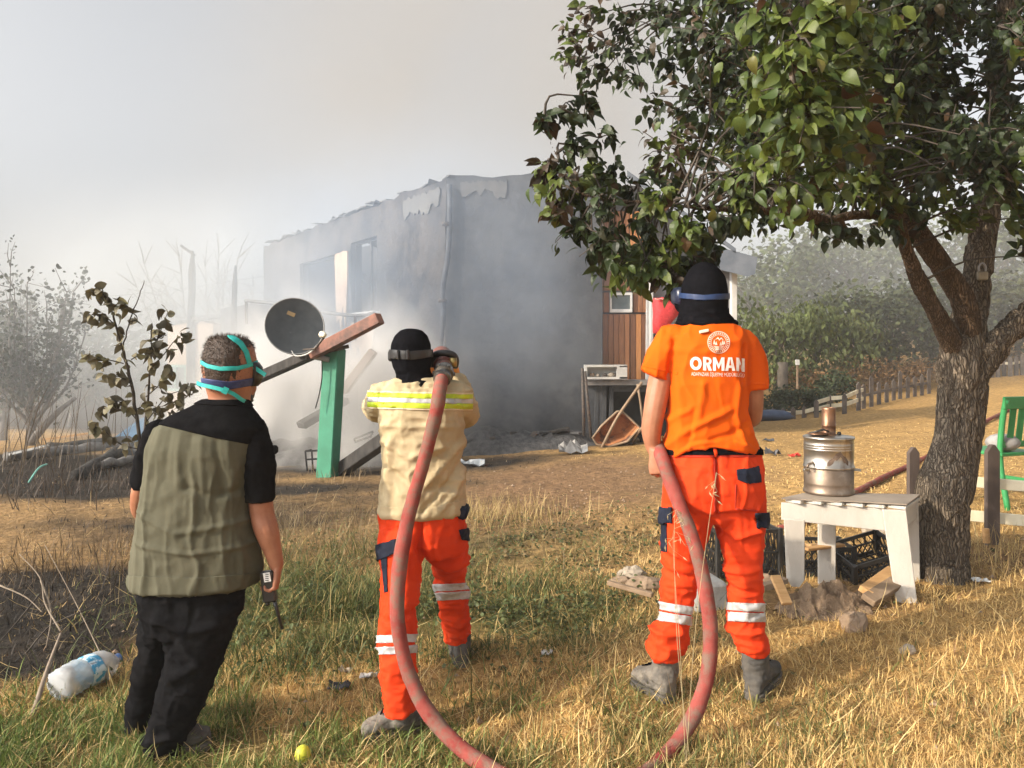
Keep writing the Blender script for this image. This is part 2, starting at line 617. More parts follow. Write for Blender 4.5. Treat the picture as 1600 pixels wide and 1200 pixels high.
# ------------------------------------------------------------------ the burnt house
A_ = Vector((-1.13, 13.0, 0)); B_ = Vector((-6.8, 20.8, 0)); R_ = Vector((1.52, 12.75, 0))
TOPZ = 4.72
house = thing('burnt_house', 'grey two storey house burnt out, roof gone, smoke rolling off its bare walls', 'house', (-1.13, 13.0, gz(-1.13, 13)))
m_plaster = M('scorched_plaster', (.062, .064, .068), (.095, .097, .10), scale=1.6, rough=.95, bump=.5, bscale=14, spec=.1, wear=((.035, .036, .04), .48, .68), wscale=.9, bdist=.02)
m_plaster2 = M('soot_stained_plaster', (.05, .05, .053), (.10, .088, .08), scale=1.1, rough=.95, bump=.6, bscale=10, spec=.1, wear=((.022, .023, .026), .47, .6), wscale=.7, bdist=.03)
m_tan = M('bare_tan_plaster', (.40, .28, .19), (.50, .37, .26), scale=5, rough=.95, bump=.4, bscale=20, spec=.1)
m_char = M('charred_wood', (.018, .017, .016), (.055, .05, .046), scale=9, rough=.85, bump=.7, bscale=40, spec=.25, stretch=(1, 1, .3))
m_dark = M('painted_recess_shade', (.012, .012, .013), (.03, .03, .03), scale=3, rough=.95)
m_whitetrim = M('smoked_white_paint', (.48, .48, .47), (.6, .6, .58), scale=6, rough=.6, bump=.15, bscale=40, wear=((.3, .29, .28), .55, .75))
m_glassdark = M('dirty_glass', (.10, .13, .14), (.18, .21, .21), scale=3, rough=.12, spec=.6)
m_metal_dark = M('burnt_metal', (.05, .045, .042), (.12, .09, .07), scale=25, rough=.7, metallic=.4, bump=.2)

def wall_axes(A, B):
    u = (B - A); L = u.length; u.normalize()
    n = Vector((u.y, -u.x, 0))
    if n.dot(-A) < 0: n = -n            # outwards: towards the camera's side
    return u, n, L

def on_wall(px, py, A, B):
    r = ray(px, py)
    u, n, L = wall_axes(A, B)
    t = n.dot(A) / n.dot(r)
    q = r * t
    return (q - A).dot(u), CAMZ + q.z

def wall_mesh(A, B, z0, ztop, holes, thick, step=.3, rough=0.0, ragged=0.0, seed=0):
    """one wall as a sheet of cells with real thickness, openings left out, upper edge broken"""
    u, n, L = wall_axes(A, B)
    def cuts(lo, hi, extra):
        c = set([lo, hi] + [e for e in extra if lo < e < hi])
        k = lo
        while k < hi:
            if min(abs(k - e) for e in c) > step * .35: c.add(k)
            k += step
        return sorted(c)
    ss = cuts(0, L, [h[0] for h in holes] + [h[1] for h in holes])
    zz = cuts(z0, ztop, [h[2] for h in holes] + [h[3] for h in holes])
    ns, nz = len(ss), len(zz)
    solid = {}
    for i in range(ns - 1):
        for j in range(nz - 1):
            cs, cz = (ss[i] + ss[i + 1]) / 2, (zz[j] + zz[j + 1]) / 2
            solid[i, j] = not any(h[0] < cs < h[1] and h[2] < cz < h[3] for h in holes)
    edge_fix = set()
    vs = []
    pts = np.array([[s, z, seed * 3.1] for s in ss for z in zz])
    nb = fbm(pts * 1.3, 3)
    rag = fbm(pts * np.array([2.6, 0, 1]) + 5, 4)
    for side in (0, 1):
        for i, s in enumerate(ss):
            for j, z in enumerate(zz):
                k = i * nz + j
                off = rough * nb[k] if side == 0 else 0
                zz_ = z + (ragged * rag[k] if j == nz - 1 else 0)
                p = A + u * s - n * (thick * side) + n * off
                vs.append(Vector((p.x, p.y, zz_)))
    S = ns * nz
    fs = []
    for (i, j), ok in solid.items():
        if not ok: continue
        a, b, c, d = i * nz + j, (i + 1) * nz + j, (i + 1) * nz + j + 1, i * nz + j + 1
        fs.append((a, b, c, d)); fs.append((S + d, S + c, S + b, S + a))
        if not solid.get((i - 1, j), False): fs.append((d, a, S + a, S + d)[::-1])
        if not solid.get((i + 1, j), False): fs.append((b, c, S + c, S + b)[::-1])
        if not solid.get((i, j - 1), False): fs.append((a, b, S + b, S + a)[::-1])
        if not solid.get((i, j + 1), False): fs.append((c, d, S + d, S + c)[::-1])
    mb = MB(); mb.add(vs, fs)
    return mb
zb = -.5
def hole(x0, x1, y0, y1, A, B):
    s0, za = on_wall(x0, y0, A, B); s1, zb_ = on_wall(x1, y0, A, B)
    sm, zl = on_wall((x0 + x1) / 2, y1, A, B)
    zt = on_wall((x0 + x1) / 2, y0, A, B)[1]
    return (min(s0, s1), max(s0, s1), zl, zt)
H1 = hole(549, 590, 374, 488, A_, B_)
H2 = hole(468, 524, 405, 500, A_, B_)
H3 = hole(560, 640, 600, 735, A_, B_)
wall_mesh(A_, B_, zb, TOPZ, [H1, H2, H3], .24, .16, .045, .11, 1).build('wall', m_plaster2, house)
wall_mesh(A_ + Vector((.003, -.003, 0)), R_, zb, TOPZ + .05, [], .22, .16, .03, .07, 2).build('wall', m_plaster, house)
C_ = R_ + (B_ - A_) * .98; D_ = B_ + Vector((2.5, .4, 0))
wall_mesh(R_ + Vector((-.1, .26, 0)), C_, zb, TOPZ - .1, [], .2, .9, .0, .05, 3).build('wall', m_plaster, house)
wall_mesh(B_ + Vector((.2, .1, 0)), C_, zb, TOPZ - .2, [], .2, .9, .0, .05, 4).build('wall', m_plaster, house)
uL, nL, LL = wall_axes(A_, B_)
uR, nR, LR = wall_axes(A_, R_)
def onL(s, z, off=0.0):
    p = A_ + uL * s + nL * off; return Vector((p.x, p.y, z))
def onR(s, z, off=0.0):
    p = A_ + uR * s + nR * off; return Vector((p.x, p.y, z))

# broken roof edge: charred tiles left lying along the wall heads
def roof_edge(fn, L, z, name_seed):
    rr = random.Random(name_seed)
    s = -.1
    while s < L + .05:
        wd = rr.uniform(.20, .34)
        if rr.random() < .6:
            mb = MB()
            dz = rr.uniform(-.02, .05); tilt = rr.uniform(-.05, .05); ov = rr.uniform(.0, .05)
            p = [fn(s, z + dz, ov), fn(s + wd, z + dz + tilt, ov), fn(s + wd, z + .02 + dz + tilt, -.3), fn(s, z + .02 + dz, -.3)]
            q = [v + Vector((0, 0, .02)) for v in p]
            md = [(p[0] + p[1]) / 2 + Vector((0, 0, .05)), (p[2] + p[3]) / 2 + Vector((0, 0, .05))]
            mb.add(p + q, [(0, 1, 2, 3), (7, 6, 5, 4), (0, 4, 5, 1), (1, 5, 6, 2), (2, 6, 7, 3), (3, 7, 4, 0)])
            mb.build('roof_tile', m_rooft, house)
        s += wd * .97
m_rooft = M('sooty_roof_tile', (.07, .068, .068), (.13, .12, .115), scale=7, rough=.9, bump=.3)
roof_edge(onL, LL, TOPZ + .03, 4)
# plaster band hanging on under the eaves
def flake(fn, s0, s1, z0, z1, off, mat, seed, name='plaster_patch', n=9):
    rr = random.Random(seed)
    top = [(s0 + (s1 - s0) * i / n, z1 + rr.uniform(-.03, .03)) for i in range(n + 1)]
    nb = fbm(np.array([[i * 9.0 / n, seed * 3.3, 0] for i in range(n + 1)]), 4)
    bot = [(s0 + (s1 - s0) * i / n, z0 + .75 * nb[i] * (z1 - z0) + (0 if 0 < i < n else .6 * (z1 - z0))) for i in range(n + 1)]
    vs = [fn(a, b, off) for a, b in top] + [fn(a, b, off) for a, b in bot]
    vs += [fn(a, b, off - .03) for a, b in top] + [fn(a, b, off - .03) for a, b in bot]
    m = n + 1; fs = []
    for i in range(n):
        fs += [(i, i + 1, m + i + 1, m + i), (2 * m + i, 3 * m + i, 3 * m + i + 1, 2 * m + i + 1),
               (m + i, m + i + 1, 3 * m + i + 1, 3 * m + i), (i, 2 * m + i, 2 * m + i + 1, i + 1)]
    fs += [(0, m, 3 * m, 2 * m), (n, 2 * m + n, 3 * m + n, m + n)]
    MB().add(vs, fs).build(name, mat, house)
m_palep = M('pale_plaster', (.085, .083, .08), (.125, .12, .112), scale=6, rough=.95, bump=.4, bscale=25, wear=((.09, .088, .085), .45, .62), wscale=3)
flake(onL, .15, 1.5, 4.28, 4.60, .038, m_palep, 1, n=26)
flake(onR, .25, 1.05, 4.45, 4.66, .032, m_palep, 3, n=26)
# tan strip of plaster between the two openings and below the first one
s0, _ = on_wall(546, 440, A_, B_); s1, _ = on_wall(526, 440, A_, B_)
zt = on_wall(536, 395, A_, B_)[1]; zl = on_wall(536, 500, A_, B_)[1]
flake(onL, s0 - .0, s1, zl, zt, .05, m_tan, 11, n=6)
sa, z_a = on_wall(590, 500, A_, B_); sb, z_b = on_wall(552, 560, A_, B_)
flake(onL, sa + .1, sb, z_b, z_a, .05, m_tan, 12, n=6)
# window frames in the upper openings, one with bent leftovers of its casement
def frame_in(Hh, offs, bars, mat):
    t = .04
    s0, s1, z0, z1 = Hh
    mb = MB()
    for (a, b, c, d) in ((s0, s0 + t, z0, z1), (s1 - t, s1, z0, z1), (s0 + t, s1 - t, z1 - t, z1), (s0 + t, s1 - t, z0, z0 + t)):
        p, q = onL((a + b) / 2, c if (b - a) < .1 else (c + d) / 2, -offs), None
        if (d - c) > (b - a):
            mb.bar(onL((a + b) / 2, c, -offs), onL((a + b) / 2, d, -offs), b - a, .07, up=nL)
        else:
            mb.bar(onL(a, (c + d) / 2, -offs), onL(b, (c + d) / 2, -offs), .07, d - c)
    wfr = mb.build('window', mat, house)
    for k in bars:
        s = s0 + (s1 - s0) * k
        MB().bar(onL(s, z0 + t, -offs), onL(s, z1 - t, -offs), .05, .05, up=nL).build('mullion', mat, wfr)
frame_in(H1, .12, (.42,), m_plaster2)
frame_in(H2, .12, (), m_char)
MB().bar(onL(H1[0] - .08, H1[2] - .03, .06), onL(H1[1] + .08, H1[2] - .03, .06), .16, .05).build('window_sill', m_whitetrim, house)
# floor and dark rooms behind, so the openings do not show the far sky
MB().add([onL(.3, 2.35, -.3), onL(LL - .3, 2.35, -.3), Vector((C_.x - .3, C_.y - .3, 2.35)), Vector((R_.x - .25, R_.y + .5, 2.35)),
          onL(.3, 2.2, -.3), onL(LL - .3, 2.2, -.3), Vector((C_.x - .3, C_.y - .3, 2.2)), Vector((R_.x - .25, R_.y + .5, 2.2))],
         [(0, 1, 2, 3), (7, 6, 5, 4), (0, 4, 5, 1), (1, 5, 6, 2), (2, 6, 7, 3), (3, 7, 4, 0)]).build('upper_floor', m_char, house)
ic = onL(1.6, 0, -1.6)
MB().bar(onL(.3, 3.4, -1.9), onL(LL - .5, 3.4, -1.9), .1, 2.0).build('inner_wall', m_plaster, house)
for k in range(4):
    a = onL(.8 + k * 2.2, TOPZ + .1, -.1); MB().bar(a, a + Vector((2.2, .5, -.6 - .3 * k % 2)), .1, .14).build('roof_beam', m_char, house)
# bent drain pipe on the corner
pipe = [P(702, 288, 12.90), P(703, 330, 12.90), P(700, 400, 12.90), P(692, 450, 12.88), P(692, 500, 12.90), P(688, 545, 12.90), P(684, 620, 12.90), P(682, 700, 12.9)]
mb = MB(); mb.tube(spline(pipe, 5), .045, 10); mb.build('drain_pipe', M('sooty_pipe', (.03, .033, .04), (.075, .08, .09), scale=6, rough=.7, bump=.3), house, smooth=True)
for yy in (350, 470, 600):
    c = P(697 - (yy - 350) * .045, yy, 12.9); MB().lathe([(.065, -.03), (.075, -.02), (.075, .02), (.065, .03)], 14, c).build('pipe_clip', m_metal_dark, house, smooth=True)
# rail (old eaves gutter) along the left wall over the ground floor
rail = [P(383, 470, 13.8), P(425, 474, 13.4), P(500, 487, 12.9), P(556, 493, 12.6), P(585, 489, 12.5)]
MB().tube(spline(rail, 4), .03, 8).build('gutter_rail', M('sooty_rail', (.09, .09, .09), (.17, .165, .16), scale=20, rough=.7), house, smooth=True)
for px, py, Y in ((385, 470, 13.8), (495, 486, 12.95), (555, 492, 12.6)):
    p = P(px, py, Y); MB().bar(p, p - Vector((0, 0, .42)), .04, .04).build('rail_post', m_metal_dark, house)

# low ground-floor lean-to left of the house
lean = thing('lean_to', 'low tan and grey lean-to with a green window, burnt open, left of the tall house', 'outbuilding', (-6.0, 16.2, gz(-6, 16.2)))
EA = P(412, 600, 14.6); EB = P(345, 600, 16.0); EC = P(262, 600, 17.6)
EA.z = EB.z = EC.z = 0
def lw(A, B, ztop, holes, mat, seed, ragged=.12, thick=.2):
    wall_mesh(A, B, -.4, ztop, holes, thick, .25, .03, ragged, seed).build('wall', mat, lean)
z1 = on_wall(380, 478, EA, EB)[1]
lw(Vector((EA.x + .9, EA.y - .6, 0)), EB, z1, [], m_plaster, 7)
z2 = on_wall(300, 505, EB, EC)[1]
HG = hole(266, 299, 570, 612, EB, EC)
lw(EB + Vector((-.21, .12, 0)), EC, z2, [(HG[0] - 0, HG[1], HG[2], HG[3])], m_tan, 8)
lw(EC + Vector((.1, .22, 0)), EC + Vector((3.5, 3.2, 0)), z2, [], m_plaster, 9)
uE, nE, LE = wall_axes(EB, EC)
def onE(s, z, off=0.0):
    p = EB + Vector((-.21, .12, 0)) + uE * s + nE * off; return Vector((p.x, p.y, z))
m_greenp = M('faded_green_paint', (.10, .26, .22), (.16, .33, .28), scale=8, rough=.6, bump=.2)
mb = MB()
a, b, c, d = HG
for s in (a + .03, b - .03, (a + b) / 2):
    mb.bar(onE(s, c, -.06), onE(s, d, -.06), .06, .06, up=nE)
for z in (c + .03, d - .03):
    mb.bar(onE(a + .06, z, -.06), onE(b - .06, z, -.06), .05, .06)
gw = mb.build('window', m_greenp, lean)
MB().bar(onE(a + .06, (c + d) / 2, -.1), onE(b - .06, (c + d) / 2, -.1), .01, d - c - .1).build('pane', m_glassdark, gw)
# ridge of burnt roofing on the lean-to
for k in range(7):
    a = onE(LE * k / 7, z2 + .02, .1); b = onE(LE * (k + 1.02) / 7, z2 + .04 + .03 * (k % 2), .1)
    MB().add([a, b, b + Vector((.3, .4, .08)), a + Vector((.3, .4, .08)), a + Vector((0, 0, .05)), b + Vector((0, 0, .05)), b + Vector((.3, .4, .13)), a + Vector((.3, .4, .13))],
             [(0, 1, 2, 3), (7, 6, 5, 4), (0, 4, 5, 1), (1, 5, 6, 2), (2, 6, 7, 3), (3, 7, 4, 0)]).build('roof_tile', m_rooft, lean)
# two charred posts sticking up
def charred_post(px, ytop, ybot, Y, wid, label, twig=False):
    p0 = P(px - 3, ybot, Y); p1 = P(px + 3, ytop, Y)
    base = Vector((p0.x, p0.y, gz(p0.x, p0.y)))
    t = thing('charred_post', label, 'post', base)
    rr = random.Random(int(px))
    pts = [base + (p1 - base) * (i / 9) + Vector((rr.uniform(-.02, .02), rr.uniform(-.02, .02), 0)) for i in range(10)]
    rad = [wid * (1 - .25 * i / 9) * rr.uniform(.85, 1.1) for i in range(10)]
    rad[-1] *= .35
    MB().tube(pts, rad, 9).build('post_shaft', m_char, t)
    if twig:
        MB().bar(p1 + Vector((-.26, 0, .12)), p1 + Vector((.05, 0, -.1)), .05, .05).build('cross_stub', m_char, t)
charred_post(298, 392, 505, 16.6, .10, 'taller charred post with a cross stub, leftmost above the lean-to', True)
charred_post(366, 415, 492, 15.4, .075, 'shorter charred post standing above the grey lean-to wall')

# ------------------------------------------------------------------ porch on the right with wooden door wall
porch = thing('wooden_porch', 'raised porch with brown board wall, narrow window and white corner column', 'porch', (2.2, 12.9, gz(2.2, 12.9)))
YW = 12.95
def PW(px, py, off=0.0): return P(px, py, YW - off)
rb = random.Random(3)
def wood_mat(k):
    tones = [((.14, .055, .022), (.26, .11, .044)), ((.20, .08, .032), (.34, .15, .062)), ((.34, .14, .045), (.55, .25, .09)), ((.10, .042, .019), (.19, .08, .036))]
    a, b = tones[k]
    return M('door_board_%d' % k, a, b, scale=5, rough=.6, bump=.4, bscale=30, stretch=(9, 9, .7), contrast=(.3, .7), wear=((.03, .015, .01), .62, .74), wscale=6)
def boards(x0, x1, y0, y1, n, kind):
    w = (x1 - x0) / n
    for i in range(n):
        a, b = x0 + i * w + .35, x0 + (i + 1) * w - .35
        dz = rb.uniform(0, .012)
        p = [PW(a, y0, dz), PW(b, y0, dz), PW(b, y1, dz), PW(a, y1, dz)]
        k = kind if rb.random() < .7 else rb.choice([0, 1, 3])
        MB().prism(p, (0, .05, 0)).build('board', wood_mat(k), porch, bevel=.004)
boards(933, 984, 330, 454, 5, 1); boards(985, 1011, 330, 454, 3, 2)
boards(933, 952, 457, 488, 2, 1); boards(989, 1011, 457, 488, 3, 2)
boards(933, 984, 491, 594, 6, 1); boards(985, 1011, 491, 594, 3, 2)
mb = MB()
for a, b, c, d in ((953, 988, 457, 461), (953, 988, 483, 488), (953, 956, 461, 483), (985, 988, 461, 483)):
    mb.prism([PW(a, c, .03), PW(b, c, .03), PW(b, d, .03), PW(a, d, .03)], (0, .08, 0))
fr = mb.build('window', M('white_frame', (.6, .6, .58), (.7, .7, .68), scale=9, rough=.5), porch)
MB().prism([PW(956, 461, -.01), PW(985, 461, -.01), PW(985, 483, -.01), PW(956, 483, -.01)], (0, .02, 0)).build('pane', m_glassdark, fr)
for x0, x1, xa, xb in ((936, 941, 926, 931), (1011, 1016, 1009, 1014)):
    MB().prism([PW(x0, 330, .05), PW(x1, 330, .05), PW(xb, 596, .05), PW(xa, 596, .05)], (0, .1, 0)).build('trim', m_whitetrim, porch, bevel=.006)
# wall behind the boards, porch floor, near-black panel painted as the shade of the crawl space
MB().prism([PW(925, 330, -.08), PW(1055, 330, -.08), PW(1130, 396, -.08), PW(1150, 405, -.08), PW(1150, 600, -.08), PW(925, 600, -.08)], (0, .1, 0)).build('back_wall', M('grey_back_wall', (.14, .14, .15), (.2, .2, .21), scale=2, rough=.9), porch)
MB().prism([PW(914, 594, .45), PW(1160, 594, .45), PW(1160, 602, .45), PW(914, 602, .45)], (0, 1.2, 0)).build('porch_floor', M('porch_floor_mat', (.15, .14, .13), (.25, .23, .21), scale=6, rough=.9), porch)
MB().prism([PW(930, 602, -.3), PW(1160, 602, -.3), PW(1160, 720, -.3), PW(930, 720, -.3)], (0, .1, 0)).build('crawl_space_shade', m_dark, porch)
for x in (930, 942, 953):
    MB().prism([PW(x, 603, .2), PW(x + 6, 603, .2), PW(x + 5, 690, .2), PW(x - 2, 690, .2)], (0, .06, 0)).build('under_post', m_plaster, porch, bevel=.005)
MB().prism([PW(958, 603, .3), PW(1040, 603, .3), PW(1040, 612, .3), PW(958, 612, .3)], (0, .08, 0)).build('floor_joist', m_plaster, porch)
for x0, x1 in ((1143, 1152), (1016, 1021)):
    MB().prism([PW(x0, 405, .3), PW(x1, 405, .3), PW(x1, 602, .3), PW(x0, 602, .3)], (0, .12, 0)).build('porch_column', m_whitetrim, porch, bevel=.008)
# eaves box and sloping roof
m_eave = M('blue_grey_eaves', (.10, .12, .15), (.15, .17, .20), scale=4, rough=.7)
MB().add([PW(1120, 385, .9), PW(1184, 402, .9), PW(1180, 428, .9), PW(1168, 432, .9), PW(1110, 418, .9),
          PW(1120, 385, -1.6), PW(1184, 402, -1.6), PW(1180, 428, -1.6), PW(1168, 432, -1.6), PW(1110, 418, -1.6)],
         [(0, 1, 2, 3, 4), (9, 8, 7, 6, 5), (0, 5, 6, 1), (1, 6, 7, 2), (2, 7, 8, 3), (3, 8, 9, 4), (4, 9, 5, 0)]).build('eaves', m_eave, porch)
MB().add([PW(980, 266, .9), PW(1150, 388, .9), PW(1150, 396, .9), PW(980, 276, .9), PW(980, 266, -1.6), PW(1150, 388, -1.6), PW(1150, 396, -1.6), PW(980, 276, -1.6)],
         [(0, 1, 2, 3), (7, 6, 5, 4), (0, 4, 5, 1), (1, 5, 6, 2), (2, 6, 7, 3), (3, 7, 4, 0)]).build('roof_slope', m_eave, porch)
# gable wall above between boards and roof
MB().prism([PW(942, 290, -.0), PW(1000, 290, -.0), PW(1120, 395, -.0), PW(1120, 420, -.0), PW(1019, 420, -.0), PW(1019, 329, -.0), PW(942, 329, -.0)], (0, .07, 0)).build('gable', m_plaster, porch)
# wire mesh screen next to the red net
mb = MB()
for k in range(13):
    x = 1018 + k * 4
    mb.bar(PW(x, 470, .2), PW(x, 594, .2), .006, .006, up=(0, 1, 0)); 
for k in range(30):
    y = 470 + k * 4.2
    mb.bar(PW(1018, y, .2), PW(1066, y, .2), .006, .006)
mb.build('wire_screen', m_metal_dark, porch)
# ------------------------------------------------------------------ cloth and skin tools
def fuse(mb, voxel=.008, smooth=5, fac=.5):
    """all shapes of mb as ONE continuous skin"""
    me = mb.mesh('tmp')
    ob = bpy.data.objects.new('tmp', me); COL.objects.link(ob)
    m = ob.modifiers.new('r', 'REMESH'); m.mode = 'VOXEL'; m.voxel_size = voxel
    if smooth:
        s = ob.modifiers.new('s', 'SMOOTH'); s.iterations = smooth; s.factor = fac
    bpy.context.view_layer.update()
    dg = bpy.context.evaluated_depsgraph_get()
    out = bpy.data.meshes.new_from_object(ob.evaluated_get(dg))
    bpy.data.objects.remove(ob); bpy.data.meshes.remove(me)
    return out

def get_co(me):
    n = len(me.vertices); co = np.empty(n * 3, np.float32); me.vertices.foreach_get('co', co)
    return co.reshape(-1, 3).astype(float)
def get_no(me):
    n = len(me.vertices); no = np.empty(n * 3, np.float32)
    me.vertex_normals.foreach_get('vector', no) if hasattr(me, 'vertex_normals') else me.vertices.foreach_get('normal', no)
    return no.reshape(-1, 3).astype(float)
def displace(me, fn):
    co, no = get_co(me), get_no(me)
    co = co + no * fn(co)[:, None]
    me.vertices.foreach_set('co', co.astype(np.float32).ravel()); me.update()
    return me

def folds(co, scale, amp, seed=0.0, warp=.3, sharp=3.2):
    """creases: sharp ridges of noise stretched along the cloth"""
    sc = np.array(scale)
    q = co + warp * .14 * np.stack([fbm(co * 5 + seed, 2), fbm(co * 5 + seed + 40, 2), fbm(co * 5 + seed + 80, 2)], 1)
    r = 1 - np.abs(vnoise(q * sc + seed))
    r2 = 1 - np.abs(vnoise(q * sc * 1.9 + seed + 11))
    r3 = 1 - np.abs(vnoise(q * sc * 3.3 + seed + 23))
    return 1.35 * amp * (.75 * (r ** sharp - .35) + .40 * (r2 ** sharp - .35) + .16 * (r3 ** 3 - .35))

def crease(co, px_line, Y, amp, width):
    """one fold along a line of picture points at distance Y"""
    pts = [P(a, b, Y) for a, b in px_line]
    d = np.full(len(co), 9.0)
    for a, b in zip(pts[:-1], pts[1:]):
        a2 = np.array([a.x, a.z]); b2 = np.array([b.x, b.z])
        ab = b2 - a2; L2 = (ab ** 2).sum() + 1e-9
        q = co[:, [0, 2]]
        t = np.clip(((q - a2) @ ab) / L2, 0, 1)
        d = np.minimum(d, np.hypot(*(q - (a2 + t[:, None] * ab)).T))
    return 1.5 * amp * np.exp(-(d / width) ** 2)

CAMP = Vector((0, 0, CAMZ))
def in_poly(x, y, poly):
    c = False; n = len(poly); j = n - 1
    for i in range(n):
        if (poly[i][1] > y) != (poly[j][1] > y) and x < (poly[j][0] - poly[i][0]) * (y - poly[i][1]) / (poly[j][1] - poly[i][1]) + poly[i][0]:
            c = not c
        j = i
    return c

def cut(me, poly, front=True, off=.003, thick=.003):
    """the piece of a cloth mesh inside an outline, lifted off as a piece of its own with real thickness"""
    bm = bmesh.new(); bm.from_mesh(me)
    x0, x1 = min(p[0] for p in poly) - 6, max(p[0] for p in poly) + 6
    y0, y1 = min(p[1] for p in poly) - 6, max(p[1] for p in poly) + 6
    def pix(c): return 800 + c.x / c.y * F, HY - (c.z - CAMZ) / c.y * F
    far = []
    for f in bm.faces:
        x, y = pix(f.calc_center_median())
        if not (x0 < x < x1 and y0 < y < y1): far.append(f)
    bmesh.ops.delete(bm, geom=far, context='FACES')
    n = len(poly)
    for i in range(n):
        nn = ray(*poly[i]).cross(ray(*poly[(i + 1) % n])).normalized()
        bmesh.ops.bisect_plane(bm, geom=list(bm.verts) + list(bm.edges) + list(bm.faces), dist=1e-6, plane_co=CAMP, plane_no=nn)
    bm.normal_update()
    bad = []
    for f in bm.faces:
        c = f.calc_center_median()
        if (front and f.normal.dot(c - CAMP) > 0.02) or not in_poly(*pix(c), poly): bad.append(f)
    bmesh.ops.delete(bm, geom=bad, context='FACES')
    bm.normal_update()
    mv = [(v, v.normal.copy()) for v in bm.verts]
    for v, nn in mv: v.co += nn * (off + thick)
    bmesh.ops.solidify(bm, geom=list(bm.faces), thickness=thick)
    out = bpy.data.meshes.new('p'); bm.to_mesh(out); bm.free()
    return out

def sec(y, xl, xr, Y, b, e=2.3, yc=None):
    c = P((xl + xr) / 2, y, Y)
    return (c, Vector(((xr - xl) / 2 / F * Y, 0, 0)), Vector((0, b, 0)), e)

def limb(mb, pts, n=14, end=True):
    """tapering limb through (px, py, Y, radius)"""
    q = [(*P(a, b, c), r) for a, b, c, r in pts]
    s = spline(q, 4)
    mb.tube([Vector(v[:3]) for v in s], [v[3] for v in s], n)
    mb.ball(s[0][:3], s[0][3] * .98, 12)
    if end: mb.ball(s[-1][:3], s[-1][3] * .98, 12)

def hand(mb, wrist, d, nrm, thumb_side, curl=1.0, size=1.0, spread=.08, thumb_curl=.6):
    """palm and five bent fingers; d: from wrist to knuckles, nrm: the way the palm faces"""
    d = Vector(d).normalized(); nrm = Vector(nrm); nrm = (nrm - d * nrm.dot(d)).normalized()
    s = d.cross(nrm) * thumb_side
    wv = Vector(wrist)
    k = size
    mb.rings([(wv - d * .02 * k, s * .027 * k, nrm * .019 * k, 2), (wv + d * .02 * k, s * .034 * k, nrm * .018 * k, 2.4),
              (wv + d * .06 * k, s * .041 * k, nrm * .016 * k, 2.6), (wv + d * .092 * k, s * .040 * k, nrm * .013 * k, 2.6)], 14)
    for i, (o, L, c) in enumerate(((.030, .074, 1.0), (.010, .083, 1.05), (-.011, .077, 1.08), (-.030, .060, 1.12))):
        p = wv + d * (.088 - .006 * abs(i - 1.2)) * k + s * o * k
        dirv = (d + s * spread * (1.5 - i)).normalized()
        ang = 0
        pts = [p - d * .02 * k, p]; rad = [.0088 * k, .0094 * k]
        for j, (fl, fc) in enumerate(((.45, .75), (.30, 1.0), (.25, .8))):
            ang += curl * c * fc
            v = dirv * math.cos(ang) + nrm * math.sin(ang)
            p = p + v * (L * fl * k)
            pts.append(p); rad.append((.0088, .0080, .0066)[j] * k)
        mb.tube(pts, rad, 8); mb.ball(pts[-1], rad[-1], 8)
    p = wv + d * .025 * k + s * .030 * k + nrm * .006 * k
    v1 = (d * .55 + s * .65 + nrm * .35).normalized()
    p1 = p + v1 * .040 * k
    v2 = (d * .75 + s * (.35 - .5 * thumb_curl) + nrm * (.35 + .5 * thumb_curl)).normalized()
    p2 = p1 + v2 * .032 * k
    v3 = (d * .7 + s * (.1 - .6 * thumb_curl) + nrm * (.4 + .5 * thumb_curl)).normalized()
    p3 = p2 + v3 * .026 * k
    mb.tube([p - v1 * .02 * k, p, p1, p2, p3], [.013 * k, .0135 * k, .0110 * k, .0095 * k, .0075 * k], 9); mb.ball(p3, .0075 * k, 8)

m_skin = M('skin', (.31, .130, .072), (.38, .170, .10), scale=22, rough=.5, bump=.12, bscale=180, spec=.35, bdist=.002)
m_skin2 = M('tanned_skin', (.29, .120, .068), (.35, .155, .09), scale=22, rough=.5, bump=.12, bscale=180, spec=.35, bdist=.002)
m_black = M('black_knit', (.004, .004, .005), (.008, .008, .010), scale=60, rough=.85, bump=.3, bscale=300, spec=.0, bdist=.002)
m_blackcloth = M('black_twill', (.0055, .0055, .0062), (.011, .011, .012), scale=30, rough=.85, bump=.3, bscale=220, spec=.0, bdist=.002)
m_khaki = M('khaki_cloth', (.076, .074, .050), (.102, .098, .068), scale=7, rough=.9, bump=.25, bscale=160, spec=.15, bdist=.003)
m_orange_t = M('orange_jersey', (.60, .078, .002), (.66, .098, .003), scale=5, rough=.85, bump=.15, bscale=220, spec=.12, bdist=.002)
m_orange_p = M('orange_red_twill', (.58, .038, .006), (.66, .050, .008), scale=6, rough=.8, bump=.2, bscale=200, spec=.15, bdist=.002)
m_beige = M('beige_aramid_cloth', (.40, .325, .20), (.48, .395, .25), scale=6, rough=.88, bump=.25, bscale=180, spec=.15, bdist=.003, wear=((.34, .26, .15), .5, .75), wscale=5)
m_reflect = M('silver_reflective_tape', (.36, .36, .365), (.50, .50, .50), scale=35, rough=.4, bump=.2, bscale=90, spec=.6)
m_lime = M('lime_tape', (.38, .50, .012), (.46, .58, .025), scale=60, rough=.6)
m_navy = M('navy_cloth', (.010, .013, .024), (.018, .022, .038), scale=20, rough=.8, spec=.1, bump=.2, bscale=160)
m_teal = M('teal_webbing', (.01, .33, .31), (.02, .42, .39), scale=50, rough=.6, bump=.3, bscale=300, bdist=.002)
m_navystrap = M('navy_webbing', (.02, .03, .10), (.04, .055, .16), scale=40, rough=.6, bump=.2, bscale=200)
